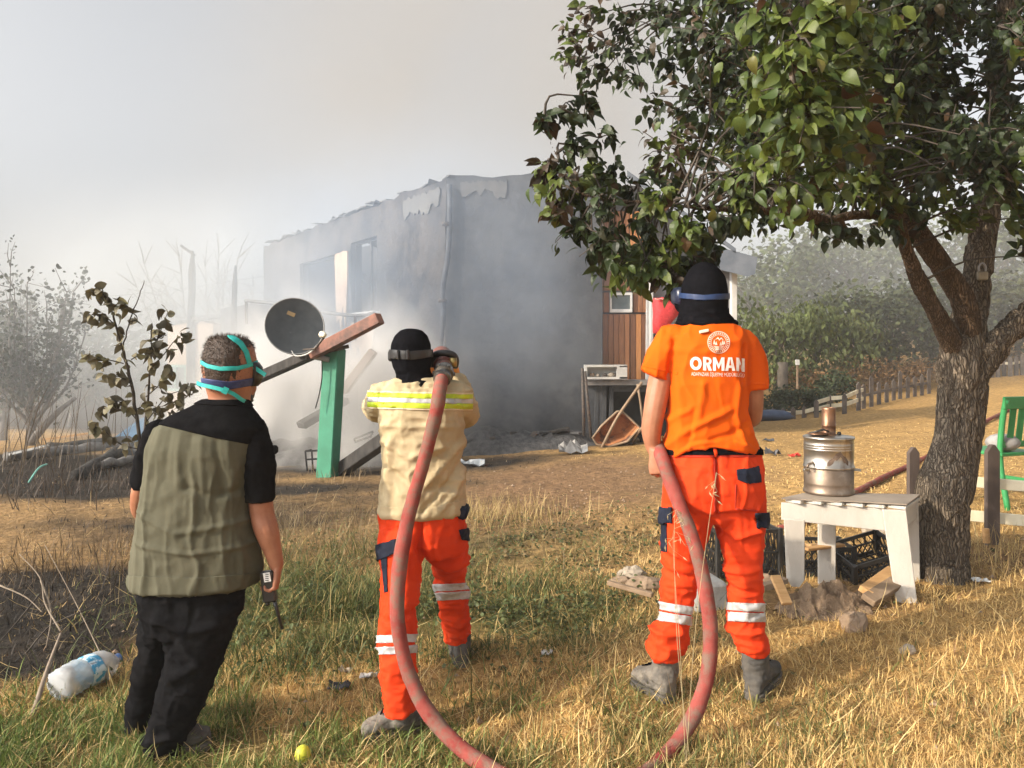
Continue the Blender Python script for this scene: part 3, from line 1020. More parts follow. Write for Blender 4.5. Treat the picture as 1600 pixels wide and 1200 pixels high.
m_hair = M('dark_brown_hair', (.028, .017, .011), (.055, .032, .02), scale=90, rough=.55, stretch=(1, 1, .25), bump=.6, bscale=200, spec=.4)
m_boot = M('dusty_boot', (.11, .10, .085), (.20, .175, .14), scale=14, rough=.9, bump=.5, bscale=50, wear=((.06, .055, .05), .5, .65), wscale=9)
m_boot_dark = M('dark_dusty_boot', (.045, .042, .038), (.10, .09, .075), scale=14, rough=.9, bump=.4, bscale=50)
m_sole = M('boot_sole', (.05, .047, .043), (.12, .105, .085), scale=20, rough=.95, bump=.4)
m_plastic = M('black_plastic', (.012, .012, .013), (.02, .02, .021), scale=20, rough=.4, bump=.1, bscale=120)

def boot(parent, heel, toe, ankle, top, mat, w=.095, shaft_r=.055):
    """laced boot from heel to toe on the ground with a shaft up to the trouser leg"""
    heel, toe, ankle, top = Vector(heel), Vector(toe), Vector(ankle), Vector(top)
    d = (toe - heel); L = d.length; d.normalize(); s = d.cross(Vector((0, 0, 1))).normalized(); up = Vector((0, 0, 1))
    mb = MB()
    secs = []
    for t, hw, h in ((0.0, .55, .05), (.06, .72, .085), (.2, .74, .10), (.38, .78, .105), (.55, .9, .085), (.72, 1.0, .064), (.88, .92, .052), (.97, .62, .04), (1.0, .3, .026)):
        c = heel + d * (L * t) + up * (.022 + h / 2)
        secs.append((c, s * (w / 2 * hw), up * (h / 2), 2.6))
    mb.rings(secs, 18)
    mb.tube([heel + d * L * .22 + up * .06, ankle, top], [shaft_r * .95, shaft_r * .98, shaft_r], 14)
    me = fuse(mb, .006, 5)
    displace(me, lambda c: folds(c, (18, 18, 45), .006, 3.0) + .002 * fbm(c * 60, 2))
    up_ob = put('boot', me, mat, parent)
    so = []
    for t, hw in ((0, .5), (.06, .74), (.3, .76), (.5, .86), (.72, 1.04), (.9, .92), (.98, .6), (1.0, .3)):
        so.append((t, hw))
    top_ = [heel + d * (L * (t * 1.02 - .01)) + s * (w / 2 * hw * 1.06) for t, hw in so] + [heel + d * (L * (t * 1.02 - .01)) - s * (w / 2 * hw * 1.06) for t, hw in so[::-1]]
    MB().prism([p + up * -.004 for p in top_], up * .034).build('sole', m_sole, up_ob, bevel=.005)
    # laces across the instep
    for k in range(4):
        t = .40 + .09 * k
        c = heel + d * (L * t) + up * (.022 + (.108, .098, .085, .074)[k] + .004)
        MB().bar(c - s * .022 + d * .008, c + s * .022 - d * .008, .006, .005).build('lace', m_black, up_ob)
    return up_ob

# ------------------------------------------------------------------ man in khaki shirt (left)
Y1 = 3.05
mfoot = GA(262, Y1)
man1 = thing('person', 'bareheaded man in khaki and black shirt and black trousers holding a radio', 'person', (mfoot.x, mfoot.y, mfoot.z))
# trousers
mb = MB()
mb.rings([sec(890, 216, 378, Y1, .125), sec(915, 217, 380, Y1, .13), sec(950, 222, 372, Y1, .135), sec(985, 228, 366, Y1 + .0, .125), sec(1005, 232, 355, Y1, .10)], 30)
def leg(rows, n=24):
    mb.rings([sec(y, a, b, Y, d, 2.15) for y, a, b, Y, d in rows], n)
leg([(940, 222, 318, Y1 + .05, .10), (985, 222, 300, Y1 + .06, .098), (1020, 218, 276, Y1 + .07, .088), (1055, 207, 258, Y1 + .09, .08), (1090, 201, 245, Y1 + .12, .076), (1120, 199, 238, Y1 + .15, .073), (1148, 199, 234, Y1 + .17, .074), (1160, 200, 232, Y1 + .17, .07)])
leg([(940, 282, 378, Y1 - .02, .11), (985, 270, 364, Y1 - .03, .108), (1020, 262, 350, Y1 - .04, .10), (1055, 252, 338, Y1 - .05, .092), (1090, 243, 323, Y1 - .05, .085), (1125, 236, 306, Y1 - .04, .08), (1160, 230, 291, Y1 - .03, .078), (1184, 229, 286, Y1 - .03, .078)])
me = fuse(mb, .008, 5)
def w1(c):
    z = c[:, 2]
    return (folds(c, (9, 8, 20), .009, 1.0) * np.clip(1.1 - np.abs(z - .45) * 1.2, .25, 1) + folds(c, (14, 10, 7), .008, 7.0)
            + crease(c, [(250, 965), (300, 985), (340, 975)], Y1 - .1, .012, .018) + crease(c, [(266, 990), (262, 1040), (250, 1080)], Y1, -.02, .016)
            + crease(c, [(290, 1040), (330, 1020)], Y1, .01, .018) + crease(c, [(240, 1145), (285, 1130)], Y1, .01, .014))
displace(me, w1)
trou1 = put('trousers', me, m_blackcloth, man1)
# boots
def gpt(px, Y, dz=0.0):
    g = GA(px, Y); g.z += dz; return g
h_ = gpt(252, Y1 - .05); t_ = gpt(330, Y1 + .03)
boot(man1, h_, t_, P(258, 1165, Y1 - .03), P(258, 1150, Y1 - .03), m_boot_dark, shaft_r=.05)
h_ = gpt(212, Y1 + .15); t_ = gpt(222, Y1 + .40)
boot(man1, h_, t_, P(216, 1140, Y1 + .17), P(216, 1120, Y1 + .15), m_boot_dark, shaft_r=.045)
# body: head, neck, trunk core, arms and hands in one skin
bd = MB()
YH = Y1 + .02
head_rows = [(529, 340, 376, .05), (534, 329, 388, .075), (545, 322, 396, .092), (560, 319, 399, .10), (578, 319, 399, .103), (594, 321, 397, .10), (608, 324, 393, .085), (620, 327, 390, .072), (640, 326, 391, .07), (665, 310, 395, .08)]
bd.rings([sec(y, a, b, YH, d, 2.1) for y, a, b, d in head_rows], 26)
bd.ball(P(384, 606, YH + .07), (.042, .06, .042), 14)                      # jaw turned to the right
bd.ball(P(398, 590, YH + .10), (.022, .028, .03), 12)                      # cheek and nose
bd.ball(P(404, 596, YH + .13), (.012, .016, .016), 10)
for px, yy, Y in ((319, 577, YH - .0), (394, 582, YH - .01)):             # ears
    bd.rings([(P(px, yy - 11, Y), Vector((.006, 0, 0)), Vector((0, .012, 0)), 2), (P(px, yy - 6, Y), Vector((.011, 0, 0)), Vector((0, .02, 0)), 2),
              (P(px, yy + 3, Y), Vector((.010, 0, 0)), Vector((0, .016, 0)), 2), (P(px, yy + 10, Y), Vector((.006, 0, 0)), Vector((0, .010, 0)), 2)], 10)
bd.rings([sec(650, 290, 398, Y1, .07), sec(680, 250, 392, Y1, .09), sec(760, 240, 378, Y1, .09), sec(880, 230, 370, Y1, .09)], 20)
limb(bd, [(396, 680, Y1, .050), (403, 740, Y1 - .02, .048), (409, 800, Y1 - .02, .048), (417, 830, Y1 - .03, .047), (426, 860, Y1 - .03, .036), (432, 882, Y1 - .03, .029)])
hand(bd, P(434, 886, Y1 - .03), (-.10, -.05, -1), (-.93, -.15, 0.05), 1, curl=.95, size=.92, thumb_curl=.5)
limb(bd, [(246, 690, Y1+.02, .042), (229, 740, Y1 + .03, .041), (220, 775, Y1 + .05, .040), (222, 800, Y1 + .14, .038), (240, 800, Y1 + .24, .032), (262, 795, Y1 + .27, .027)])
hand(bd, P(264, 795, Y1 + .27), (1, .2, -.1), (0, -1, 0), 1, curl=.6, size=.92)
me = fuse(bd, .0042, 3)
body1 = put('body', me, m_skin2, man1)
head_me = me
# hair: a cap grown from the head, with short tufts standing off it
hm_ = MB(); hm_.rings([sec(y, a, b, YH, d, 2.1) for y, a, b, d in
      [(526, 342, 374, .055), (531, 328, 388, .082), (543, 323, 394, .099), (560, 320, 397, .107), (578, 320.5, 396.5, .108), (592, 322, 394, .103), (603, 327, 388, .092), (611, 331, 384, .08)]], 30)
hme = fuse(hm_, .006, 3)
bm = bmesh.new(); bm.from_mesh(hme)
cc = P(358, 575, YH)
kill = [f for f in bm.faces if ((f.calc_center_median() - cc).dot(Vector((.5, .87, -.0))) > .072 and f.calc_center_median().z < P(0, 545, YH).z)]
bmesh.ops.delete(bm, geom=kill, context='FACES'); bm.to_mesh(hme); bm.free()
displace(hme, lambda c: .004 * fbm(c * np.array([90, 90, 35]), 3))
hair1 = put('hair', hme, m_hair, man1)
hco = get_co(hme) ; hno = get_no(hme)
sel = RNG.choice(len(hco), 3800)
tv = []; tf = []
for i in sel:
    p = Vector(hco[i]); n = Vector(hno[i])
    up_ = max(0, n.z)
    d = (n * (.55 + .5 * up_) + Vector((RNG.normal(0, .35), RNG.normal(0, .35), .25 * up_ - .55 * (1 - up_)))).normalized()
    L = RNG.uniform(.007, .014) * (1 + .6 * up_)
    s = d.cross(Vector(RNG.normal(0, 1, 3))).normalized() * .0011
    k = len(tv)
    tv += [p - s, p + s, p + d * L]; tf.append((k, k + 1, k + 2))
tag(put('hair_tufts', arr_mesh('t', np.array([tuple(v + BASE[hair1.name]) for v in tv]), np.array(tf)), m_hair, man1), kind='stuff')
# shirt
mb = MB()
mb.rings([sec(627, 318, 386, Y1, .075), sec(638, 296, 392, Y1 - .005, .088), sec(650, 268, 402, Y1 - .01, .10), sec(668, 242, 412, Y1 - .015, .118), sec(700, 232, 402, Y1 - .02, .135),
          sec(740, 227, 392, Y1 - .02, .14), sec(790, 219, 388, Y1 - .02, .145), sec(840, 213, 400, Y1 - .015, .15), sec(885, 207, 410, Y1, .158), sec(908, 206, 402, Y1, .16), sec(914, 209, 384, Y1, .156)], 40)
me = fuse(mb, .0075, 3)
def ws(c):
    z = c[:, 2]
    hang = folds(c, (11, 11, 2.0), .009, 2.0) * np.clip((P(0, 690, Y1).z + .05 - z) * 6, 0, 1)
    r = hang + folds(c, (6, 6, 14), .004, 5.0) * np.clip(1.5 - np.abs(z - P(0, 830, Y1).z) * 3, 0.2, 1)
    for i, (x0, x1) in enumerate(((232, 222), (250, 236), (268, 262), (285, 284), (302, 298), (318, 322), (340, 352), (356, 368))):
        r += crease(c, [(x0, 668 + i * 3.5), (x1, 735 + i * 6)], Y1 - .12, .0035 * (1 if i % 2 else -1), .013)
    r += crease(c, [(216, 800), (280, 830), (390, 815)], Y1 - .12, .006, .012) + crease(c, [(214, 850), (300, 862), (400, 852)], Y1 - .12, .006, .010)
    r += crease(c, [(390, 760), (340, 775), (300, 760)], Y1 - .12, -.006, .016)
    return r
displace(me, ws)
shirt1 = put('shirt', me, m_khaki, man1)
tmp = me.copy(); tmp.transform(Matrix.Translation(BASE[man1.name]))
yoke = cut(tmp, [(200, 600), (420, 600), (420, 678), (386, 694), (330, 683), (250, 664), (200, 672)], front=False, off=.0, thick=.004)
put('yoke', yoke, m_blackcloth, shirt1)
put('collar', cut(tmp, [(300, 618), (400, 618), (400, 636), (300, 633)], front=False, off=.004, thick=.005), m_blackcloth, shirt1)
put('hem', cut(tmp, [(190, 899), (300, 903), (430, 893), (430, 930), (190, 930)], front=False, off=.001, thick=.003), m_khaki, shirt1)
# sleeves
def sleeve(rows, mat, parent, voxel=.0075, seed=0.0, amp=.006):
    mb = MB()
    q = [(*P(a, b, c), r) for a, b, c, r in rows]
    s = spline(q, 4)
    mb.tube([Vector(v[:3]) for v in s], [v[3] for v in s], 20); mb.ball(s[0][:3], s[0][3] * .98, 14)
    me = fuse(mb, voxel, 3)
    displace(me, lambda c: folds(c, (10, 10, 20), amp, seed) + folds(c, (16, 12, 6), amp * .5, seed + 4))
    return put('sleeve', me, mat, parent)
sleeve([(392, 672, Y1 - .01, .068), (401, 715, Y1 - .02, .069), (404, 750, Y1 - .02, .066), (406, 783, Y1 - .02, .062)], m_blackcloth, man1, seed=1)
sleeve([(247, 676, Y1 + .02, .056), (233, 715, Y1 + .03, .054), (226, 745, Y1 + .03, .051), (223, 757, Y1 + .04, .049)], m_blackcloth, man1, seed=6)
MB().box(P(427, 703, Y1 + .02), (.03, .05, .035)).build('sleeve_pen_pocket', m_blackcloth, man1, bevel=.008)
# goggles and mask straps, goggle body and mask at the far side of the face
hs_ = MB(); hs_.rings([sec(y, a, b, YH, d, 2.1) for y, a, b, d in
      [(526, 342, 374, .06), (531, 327, 389, .086), (543, 322, 395, .103), (560, 319, 398.5, .111), (578, 319, 398.5, .112), (592, 320, 397.5, .108), (604, 322, 394, .094), (612, 326, 391, .082), (640, 324, 393, .078)]], 48)
strap_me = fuse(hs_, .0055, 2)
mask = thing('safety_goggles', 'dark goggles with teal and navy head straps on the bareheaded man', 'goggles', P(402, 585, YH + .1))
put('head_strap', cut(strap_me, [(310, 560), (326, 569), (345, 573), (372, 572), (392, 567), (405, 561), (405, 566.5), (392, 573), (372, 578.5), (345, 579.5), (326, 575.5), (310, 566.5)], front=False, off=.001, thick=.004), m_teal, mask)
put('top_strap', cut(strap_me, [(352, 522), (360, 522), (378, 534), (387, 548), (392, 566), (386, 569), (381, 552), (373, 540), (358, 529)], front=True, off=.001, thick=.004), m_teal, mask)
put('goggle_strap', cut(strap_me, [(312, 590), (358, 596), (405, 589), (405, 600), (358, 607.5), (312, 599)], front=False, off=.002, thick=.004), m_navystrap, mask)
mb = MB(); mb.rings([(P(397, 566, YH + .02), Vector((.012, .02, 0)), Vector((-.02, .04, 0)), 3), (P(400, 574, YH + .04), Vector((.018, .02, 0)), Vector((-.03, .06, 0)), 3),
                     (P(400, 592, YH + .04), Vector((.018, .02, 0)), Vector((-.03, .06, 0)), 3), (P(396, 603, YH + .03), Vector((.012, .02, 0)), Vector((-.02, .04, 0)), 3)], 18)
mb.build('goggle_frame', m_plastic, mask, smooth=True)
MB().bar(P(391, 570, YH - .02), P(415, 586, YH - .03), .004, .016).build('strap_end', m_teal, mask)
MB().bar(P(395, 574, YH - .015), P(397, 583, YH - .015), .014, .01).build('buckle', M('pale_blue_plastic', (.2, .42, .55), (.3, .5, .62), rough=.5), mask)
resp = thing('respirator', 'dark face mask with teal neck strap worn by the man in khaki', 'mask', P(384, 618, YH + .06))
mb = MB(); mb.ball(P(384, 615, YH + .09), (.034, .055, .04), 16); mb.tube([P(385, 618, YH + .05), P(388, 628, YH + .06)], .022, 12)
mb.build('mask_cup', m_plastic, resp, smooth=True)
ns = [P(308, 598.5, YH - .06), P(318, 602, YH - .11), P(340, 607, YH - .125), P(362, 614, YH - .115), P(377, 624, YH - .085), P(386, 629, YH - .02)]
mb = MB()
s = spline(ns, 5)
for a, b in zip(s[:-1], s[1:]): mb.bar(a, b, .004, .015)
mb.build('neck_strap', m_teal, resp)
MB().bar(P(348, 608.5, YH - .13), P(356, 612, YH - .125), .008, .026).build('buckle', m_teal, resp)
# radio in his right hand
radio = thing('two_way_radio', 'black hand radio held upside down by the man in the khaki shirt, antenna down', 'radio', P(420, 920, Y1 - .05))
rt, rb_ = P(417, 892, Y1 - .05), P(423, 940, Y1 - .05)
MB().bar(rt, rb_, .034, .052, up=(1, 0, 0)).build('radio_case', m_plastic, radio, bevel=.006)
MB().bar(P(416, 895, Y1 - .0705), P(418.5, 909, Y1 - .0705), .026, .004, up=(0, 1, 0)).build('label_sticker', M('white_sticker', (.7, .7, .68), (.8, .8, .78), rough=.5), radio)
mb = MB()
for k in range(4): mb.bar(P(414.5, 897 + k * 3.2, Y1 - .0735), P(419.5, 897.5 + k * 3.2, Y1 - .0735), .0022, .0022)
mb.build('sticker_print', m_black, radio)
MB().tube([P(429, 940, Y1 - .05), P(432, 950, Y1 - .05), P(441, 983, Y1 - .05)], [.009, .0075, .0055], 8).build('antenna', m_plastic, radio, smooth=True)
MB().tube([P(418, 940, Y1 - .05), P(418.6, 946, Y1 - .05)], .008, 10).build('knob', m_plastic, radio, smooth=True)
# ------------------------------------------------------------------ shared trousers maker for the two in orange red
def work_trousers(name_thing, waist, legL, legR, seedv, extra):
    mb = MB()
    mb.rings([sec(y, a, b, Y, d, 2.4) for y, a, b, Y, d in waist], 34)
    leg_mb = mb
    for rows in (legL, legR):
        mb.rings([sec(y, a, b, Y, d, 2.2) for y, a, b, Y, d in rows], 24)
    me = fuse(mb, .0075, 4)
    displace(me, extra)
    return me

def band(tmp, x0, x1, ya0, ya1, yb0, yb1, parent, mat, name='reflective_band', off=.0015):
    """stripe round a leg: top edge ya0..ya1, lower edge yb0..yb1"""
    return put(name, cut(tmp, [(x0, ya0), (x1, ya1), (x1, yb1), (x0, yb0)], front=False, off=off, thick=.003), mat, parent)

# ------------------------------------------------------------------ man with the nozzle (middle)
Y2 = 3.30
f2 = GA(650, 3.35)
man2 = thing('person', 'firefighter in beige jacket with lime stripes aiming the hose nozzle, black hood', 'person', (f2.x, f2.y, f2.z))
YL, YR = 3.05, 3.72
waist = [(785, 595, 716, Y2, .115), (800, 594, 722, Y2, .125), (825, 593, 728, Y2 + .01, .13), (850, 594, 727, Y2 + .02, .12), (868, 600, 722, Y2 + .02, .09)]
legL = [(820, 593, 664, Y2 - .02, .115), (850, 592, 661, Y2 - .05, .112), (880, 594, 658, Y2 - .08, .10), (920, 596, 655, Y2 - .13, .092), (955, 594, 652, Y2 - .17, .09), (980, 592, 650, Y2 - .20, .088), (1010, 594, 649, Y2 - .22, .084), (1050, 595, 648, Y2 - .24, .08), (1085, 598, 648, Y2 - .25, .078), (1104, 602, 649, Y2 - .25, .078), (1109, 604, 648, Y2 - .25, .07)]
legR = [(815, 655, 727, Y2 + .03, .115), (845, 664, 730, Y2 + .09, .11), (875, 674, 730, Y2 + .16, .10), (905, 680, 729, Y2 + .24, .094), (935, 685, 731, Y2 + .31, .09), (960, 690, 732, Y2 + .36, .086), (985, 693, 734, Y2 + .40, .084), (997, 696, 733, Y2 + .41, .082), (1001, 698, 731, Y2 + .41, .075)]
def w2(c):
    z = c[:, 2]
    low = np.clip((P(0, 880, Y2).z - z) * 3, 0, 1)
    return (folds(c, (8, 8, 24), .013, 21.0) * (.35 + .65 * low) + folds(c, (15, 15, 9), .008, 27.0)
            + crease(c, [(664, 800), (662, 850), (668, 868)], Y2, -.016, .010) + crease(c, [(672, 870), (700, 885), (726, 880)], Y2 + .1, .012, .016)
            + crease(c, [(684, 905), (728, 920)], Y2 + .2, -.010, .014) + crease(c, [(600, 965), (648, 955)], Y2 - .2, -.010, .014))
me = work_trousers(None, waist, legL, legR, 1, w2)
tmp = me.copy()
tr2 = put('trousers', me, m_orange_p, man2)
band(tmp, 585, 657, 993, 990, 1005, 1003, tr2, m_reflect); band(tmp, 585, 657, 1011, 1008, 1023, 1020, tr2, m_reflect)
band(tmp, 676, 740, 913, 910, 924, 921, tr2, m_reflect); band(tmp, 676, 740, 926, 923, 938, 935, tr2, m_reflect)
put('pocket_flap', cut(tmp, [(590, 852), (619, 842), (620, 864), (590, 876)], front=False, off=.004, thick=.006), m_navy, tr2)
put('side_strip', cut(tmp, [(596, 872), (605, 869), (606, 925), (601, 926)], front=True, off=.001, thick=.003), m_navy, tr2)
put('pocket_flap', cut(tmp, [(716, 828), (740, 824), (740, 848), (720, 842)], front=False, off=.003, thick=.006), m_navy, tr2)
bd = gpt(658, YL + .04); bt = gpt(566, YL - .03)
boot(man2, bd, bt, P(628, 1118, Y2 - .25), P(626, 1092, Y2 - .25), m_boot, shaft_r=.058)
bd = gpt(722, YR - .10); bt = gpt(713, YR + .2)
boot(man2, bd, bt, P(718, 1010, Y2 + .42), P(717, 985, Y2 + .41), m_boot_dark, shaft_r=.056)
# jacket: trunk and arms in one cloth
mb = MB()
mb.rings([sec(590, 622, 694, Y2 + .01, .07), sec(597, 606, 716, Y2 + .01, .09), sec(610, 595, 722, Y2, .115), sec(630, 592, 724, Y2 - .01, .128), sec(660, 593, 724, Y2 - .015, .13), sec(700, 597, 723, Y2 - .01, .128),
          sec(740, 597, 724, Y2 - .005, .132), sec(775, 594, 726, Y2, .14), sec(797, 592, 725, Y2, .143), sec(804, 596, 715, Y2, .135)], 40)
limb(mb, [(602, 622, Y2 + .01, .075), (591, 632, Y2 + .12, .068), (590, 638, Y2 + .24, .062), (606, 620, Y2 + .38, .055), (640, 598, Y2 + .48, .048)])
limb(mb, [(712, 620, Y2 + .01, .075), (724, 640, Y2 + .10, .066), (726, 645, Y2 + .20, .060), (722, 618, Y2 + .27, .052), (715, 595, Y2 + .30, .046)])
me = fuse(mb, .0075, 3)
def wj(c):
    z = c[:, 2]
    r = folds(c, (8, 8, 16), .009, 31.0) + folds(c, (11, 11, 5), .006, 35.0)
    for ln, a, w_ in (([(598, 690), (640, 715), (690, 700)], .008, .014), ([(600, 730), (650, 765), (700, 760)], -.009, .016), ([(722, 690), (690, 730), (640, 790)], .011, .016),
                      ([(724, 720), (700, 755), (660, 800)], -.009, .013), ([(600, 665), (720, 668)], .005, .010), ([(612, 690), (604, 740), (606, 790)], .008, .016),
                      ([(720, 740), (712, 770), (690, 795)], .009, .012), ([(640, 606), (690, 604)], -.006, .008), ([(606, 603), (650, 600)], .005, .008)):
        r += crease(c, ln, Y2 - .12, a, w_)
    return r
displace(me, wj)
tmp = me.copy()
jk2 = put('jacket', me, m_beige, man2)
def stripe(y0l, y0r, y1l, y1r, mat, name, x0=575, x1=738):
    mid = 660
    put(name, cut(tmp, [(x0, y0l), (mid, (y0l + y0r) / 2 + 1.5), (x1, y0r), (x1, y1r), (mid, (y1l + y1r) / 2 + 1.5), (x0, y1l)], front=False, off=.001, thick=.003), mat, jk2)
stripe(613, 616, 620, 623, m_lime, 'lime_stripe'); stripe(620.3, 623.3, 627.5, 630.5, m_reflect, 'silver_stripe'); stripe(627.8, 630.8, 635.5, 638.5, m_lime, 'lime_stripe')
stripe(610.5, 613.5, 612.8, 615.8, M('cream_piping', (.62, .52, .36), rough=.8), 'piping'); stripe(635.8, 638.8, 638, 641, M('cream_piping', (.62, .52, .36)), 'piping')
put('hem', cut(tmp, [(585, 789), (660, 797), (732, 778), (732, 815), (585, 815)], front=False, off=.0, thick=.003), m_beige, jk2)
MB().box(P(719, 797, Y2 - .02), (.075, .11, .055), rot=Matrix.Rotation(.35, 3, 'Y')).build('belt_pouch', m_navy, man2, bevel=.012)
# skin: head, neck and hands inside hood and gloves
bd = MB()
bd.rings([sec(y, a, b, Y2 + .03, d, 2.1) for y, a, b, d in ((519, 632, 655, .04), (530, 620, 665, .08), (550, 615, 669, .095), (575, 617, 667, .09), (590, 626, 668, .07), (610, 630, 680, .07), (640, 615, 700, .08), (760, 620, 700, .08))], 20)
limb(bd, [(602, 625, Y2 + .02, .05), (592, 636, Y2 + .14, .045), (592, 640, Y2 + .24, .040), (608, 621, Y2 + .38, .034), (642, 597, Y2 + .49, .028)])
limb(bd, [(712, 622, Y2 + .02, .05), (723, 640, Y2 + .10, .045), (725, 644, Y2 + .20, .04), (721, 617, Y2 + .27, .034), (714, 593, Y2 + .30, .028)])
put('body', fuse(bd, .006, 3), m_skin, man2)
m_glove = M('orange_glove', (.60, .20, .02), (.72, .27, .035), scale=14, rough=.85, bump=.3, bscale=120)
gl = MB(); hand(gl, P(714, 597, Y2 + .30), (-.25, .35, 1), (-.9, .3, .1), 1, curl=.85, size=1.12)
put('glove', fuse(gl, .0042, 2), m_glove, man2)
gl = MB(); hand(gl, P(644, 596, Y2 + .50), (.9, .3, .3), (.1, .5, .8), -1, curl=.85, size=1.1)
put('glove', fuse(gl, .0042, 2), m_glove, man2)
# hood with its drape and goggle strap
mb = MB()
mb.rings([sec(y, a, b, Y2 + .03, d, 2.1) for y, a, b, d in ((513.5, 636, 650, .03), (517, 625, 660, .062), (525, 617, 668, .088), (538, 612, 673, .107), (552, 611, 674, .113), (566, 612, 674, .112), (578, 616, 672, .104), (586, 619, 675, .098), (593, 616, 684, .105), (600, 610, 693, .12), (606, 616, 690, .11))], 34)
me = fuse(mb, .0055, 3)
displace(me, lambda c: folds(c, (10, 10, 30), .009, 41.0) * np.clip((P(0, 575, Y2).z - c[:, 2]) * 25, 0, 1) + .002 * fbm(c * 30, 2))
hood2 = put('hood', me.copy(), m_black, man2)
gog2 = thing('safety_goggles', 'black goggle strap round the hood of the firefighter in the beige jacket', 'goggles', P(642, 553, Y2))
put('goggle_strap', cut(me, [(605, 545.5), (642, 549), (680, 545), (680, 557), (642, 562), (605, 560)], front=False, off=.002, thick=.006), m_plastic, gog2)
for x in (622, 637):
    MB().bar(P(x, 546.5, Y2 - .103 + (640 - x) * .0012), P(x + .5, 561.5, Y2 - .103 + (640 - x) * .0012), .010, .02, up=(0, 1, 0)).build('buckle', m_plastic, gog2, bevel=.003)
MB().box(P(611.5, 556, Y2 + .06), (.02, .08, .05)).build('goggle_frame', m_plastic, gog2, bevel=.008)

# ------------------------------------------------------------------ man in the orange T-shirt (right)
Y3 = 3.22
f3 = GA(1108, Y3)
man3 = thing('person', 'broad man in orange printed T-shirt, black hood and orange red trousers gripping the hose', 'person', (f3.x, f3.y, f3.z))
waist = [(700, 1042, 1186, Y3, .12), (712, 1040, 1187, Y3, .125), (735, 1038, 1191, Y3 - .005, .14), (760, 1036, 1194, Y3 - .01, .15), (785, 1036, 1194, Y3 - .005, .145), (803, 1040, 1190, Y3, .12), (815, 1052, 1178, Y3, .08)]
legL = [(775, 1035, 1118, Y3 - .0, .125), (805, 1034, 1114, Y3, .12), (830, 1034, 1108, Y3 + .01, .108), (860, 1035, 1098, Y3 + .02, .098), (890, 1033, 1092, Y3 + .02, .092), (920, 1034, 1086, Y3 + .02, .086), (950, 1031, 1080, Y3 + .02, .082), (975, 1027, 1077, Y3 + .03, .082), (1000, 1014, 1074, Y3 + .03, .084), (1015, 1010, 1070, Y3 + .03, .084), (1026, 1018, 1062, Y3 + .03, .076)]
legR = [(775, 1112, 1195, Y3 - .0, .125), (805, 1115, 1194, Y3, .12), (830, 1121, 1192, Y3, .108), (860, 1128, 1190, Y3, .098), (890, 1134, 1189, Y3 + .0, .092), (920, 1138, 1189, Y3 + .0, .086), (950, 1139, 1189, Y3 + .01, .082), (975, 1140, 1191, Y3 + .01, .082), (1000, 1145, 1200, Y3 + .01, .084), (1012, 1152, 1202, Y3 + .01, .082), (1022, 1164, 1196, Y3 + .01, .072)]
def w3(c):
    z = c[:, 2]
    low = np.clip((P(0, 850, Y3).z - z) * 3.5, 0, 1)
    r = folds(c, (7, 7, 26), .014, 51.0) * (.2 + .8 * low) + folds(c, (14, 12, 9), .008, 57.0)
    for ln, a, w_ in (([(1117, 712), (1117, 805)], -.016, .009), ([(1060, 770), (1090, 790), (1112, 800)], .010, .014), ([(1122, 805), (1160, 800), (1190, 815)], -.012, .014), ([(1122, 812), (1150, 840), (1186, 830)], .010, .012),
                      ([(1040, 860), (1090, 885)], .009, .012), ([(1040, 900), (1085, 905)], -.010, .012), ([(1140, 900), (1186, 890)], .010, .012), ([(1142, 925), (1186, 930)], -.010, .012),
                      ([(1020, 1005), (1068, 995)], .010, .012), ([(1150, 1000), (1198, 992)], .010, .012), ([(1050, 725), (1100, 735)], .004, .008)):
        r += crease(c, ln, Y3 - .1, a, w_)
    return r
me = work_trousers(None, waist, legL, legR, 2, w3)
tmp = me.copy()
tr3 = put('trousers', me, m_orange_p, man3)
band(tmp, 1000, 1082, 935, 948, 947, 961, tr3, m_reflect); band(tmp, 1000, 1080, 951, 963, 965, 977, tr3, m_reflect)
band(tmp, 1136, 1206, 941, 943, 953, 956, tr3, m_reflect); band(tmp, 1138, 1206, 956, 958, 970, 972, tr3, m_reflect)
put('pocket_flap', cut(tmp, [(1150, 736), (1183, 729), (1188, 752), (1170, 757), (1152, 749)], front=True, off=.005, thick=.005), m_navy, tr3)
put('pocket_flap', cut(tmp, [(1026, 793), (1051, 793), (1051, 817), (1026, 817)], front=False, off=.005, thick=.006), m_navy, tr3)
put('pocket_flap', cut(tmp, [(1180, 801), (1200, 801), (1200, 825), (1182, 825)], front=False, off=.004, thick=.006), m_navy, tr3)
put('side_strip', cut(tmp, [(1030, 818), (1042, 818), (1043, 862), (1034, 862)], front=True, off=.001, thick=.003), m_navy, tr3)
seam_m = M('trouser_seam', (.42, .02, .004), rough=.8)
put('seam', cut(tmp, [(1115.2, 712), (1118.8, 712), (1118.8, 800), (1115.2, 800)], front=True, off=.001, thick=.002), seam_m, tr3)
for a in ([(1149, 757), (1151, 757), (1150, 795), (1148, 795)], [(1149, 794), (1185, 797), (1185, 799), (1149, 796)], [(1045, 712), (1180, 712), (1180, 714.5), (1045, 714.5)]):
    put('seam', cut(tmp, a, front=True, off=.0005, thick=.002), seam_m, tr3)
put('waistband', cut(tmp, [(1030, 690), (1196, 690), (1196, 711), (1030, 711)], front=False, off=.001, thick=.004), m_black, tr3)
put('belt_loop', cut(tmp, [(1114.5, 694), (1120, 694), (1120, 715), (1114.5, 715)], front=True, off=.007, thick=.004), m_orange_p, tr3)
bd = gpt(1048, Y3 - .03); bt = gpt(994, Y3 + .17)
boot(man3, bd, bt, P(1040, 1040, Y3 + .03), P(1040, 1012, Y3 + .03), m_boot, w=.11, shaft_r=.058)
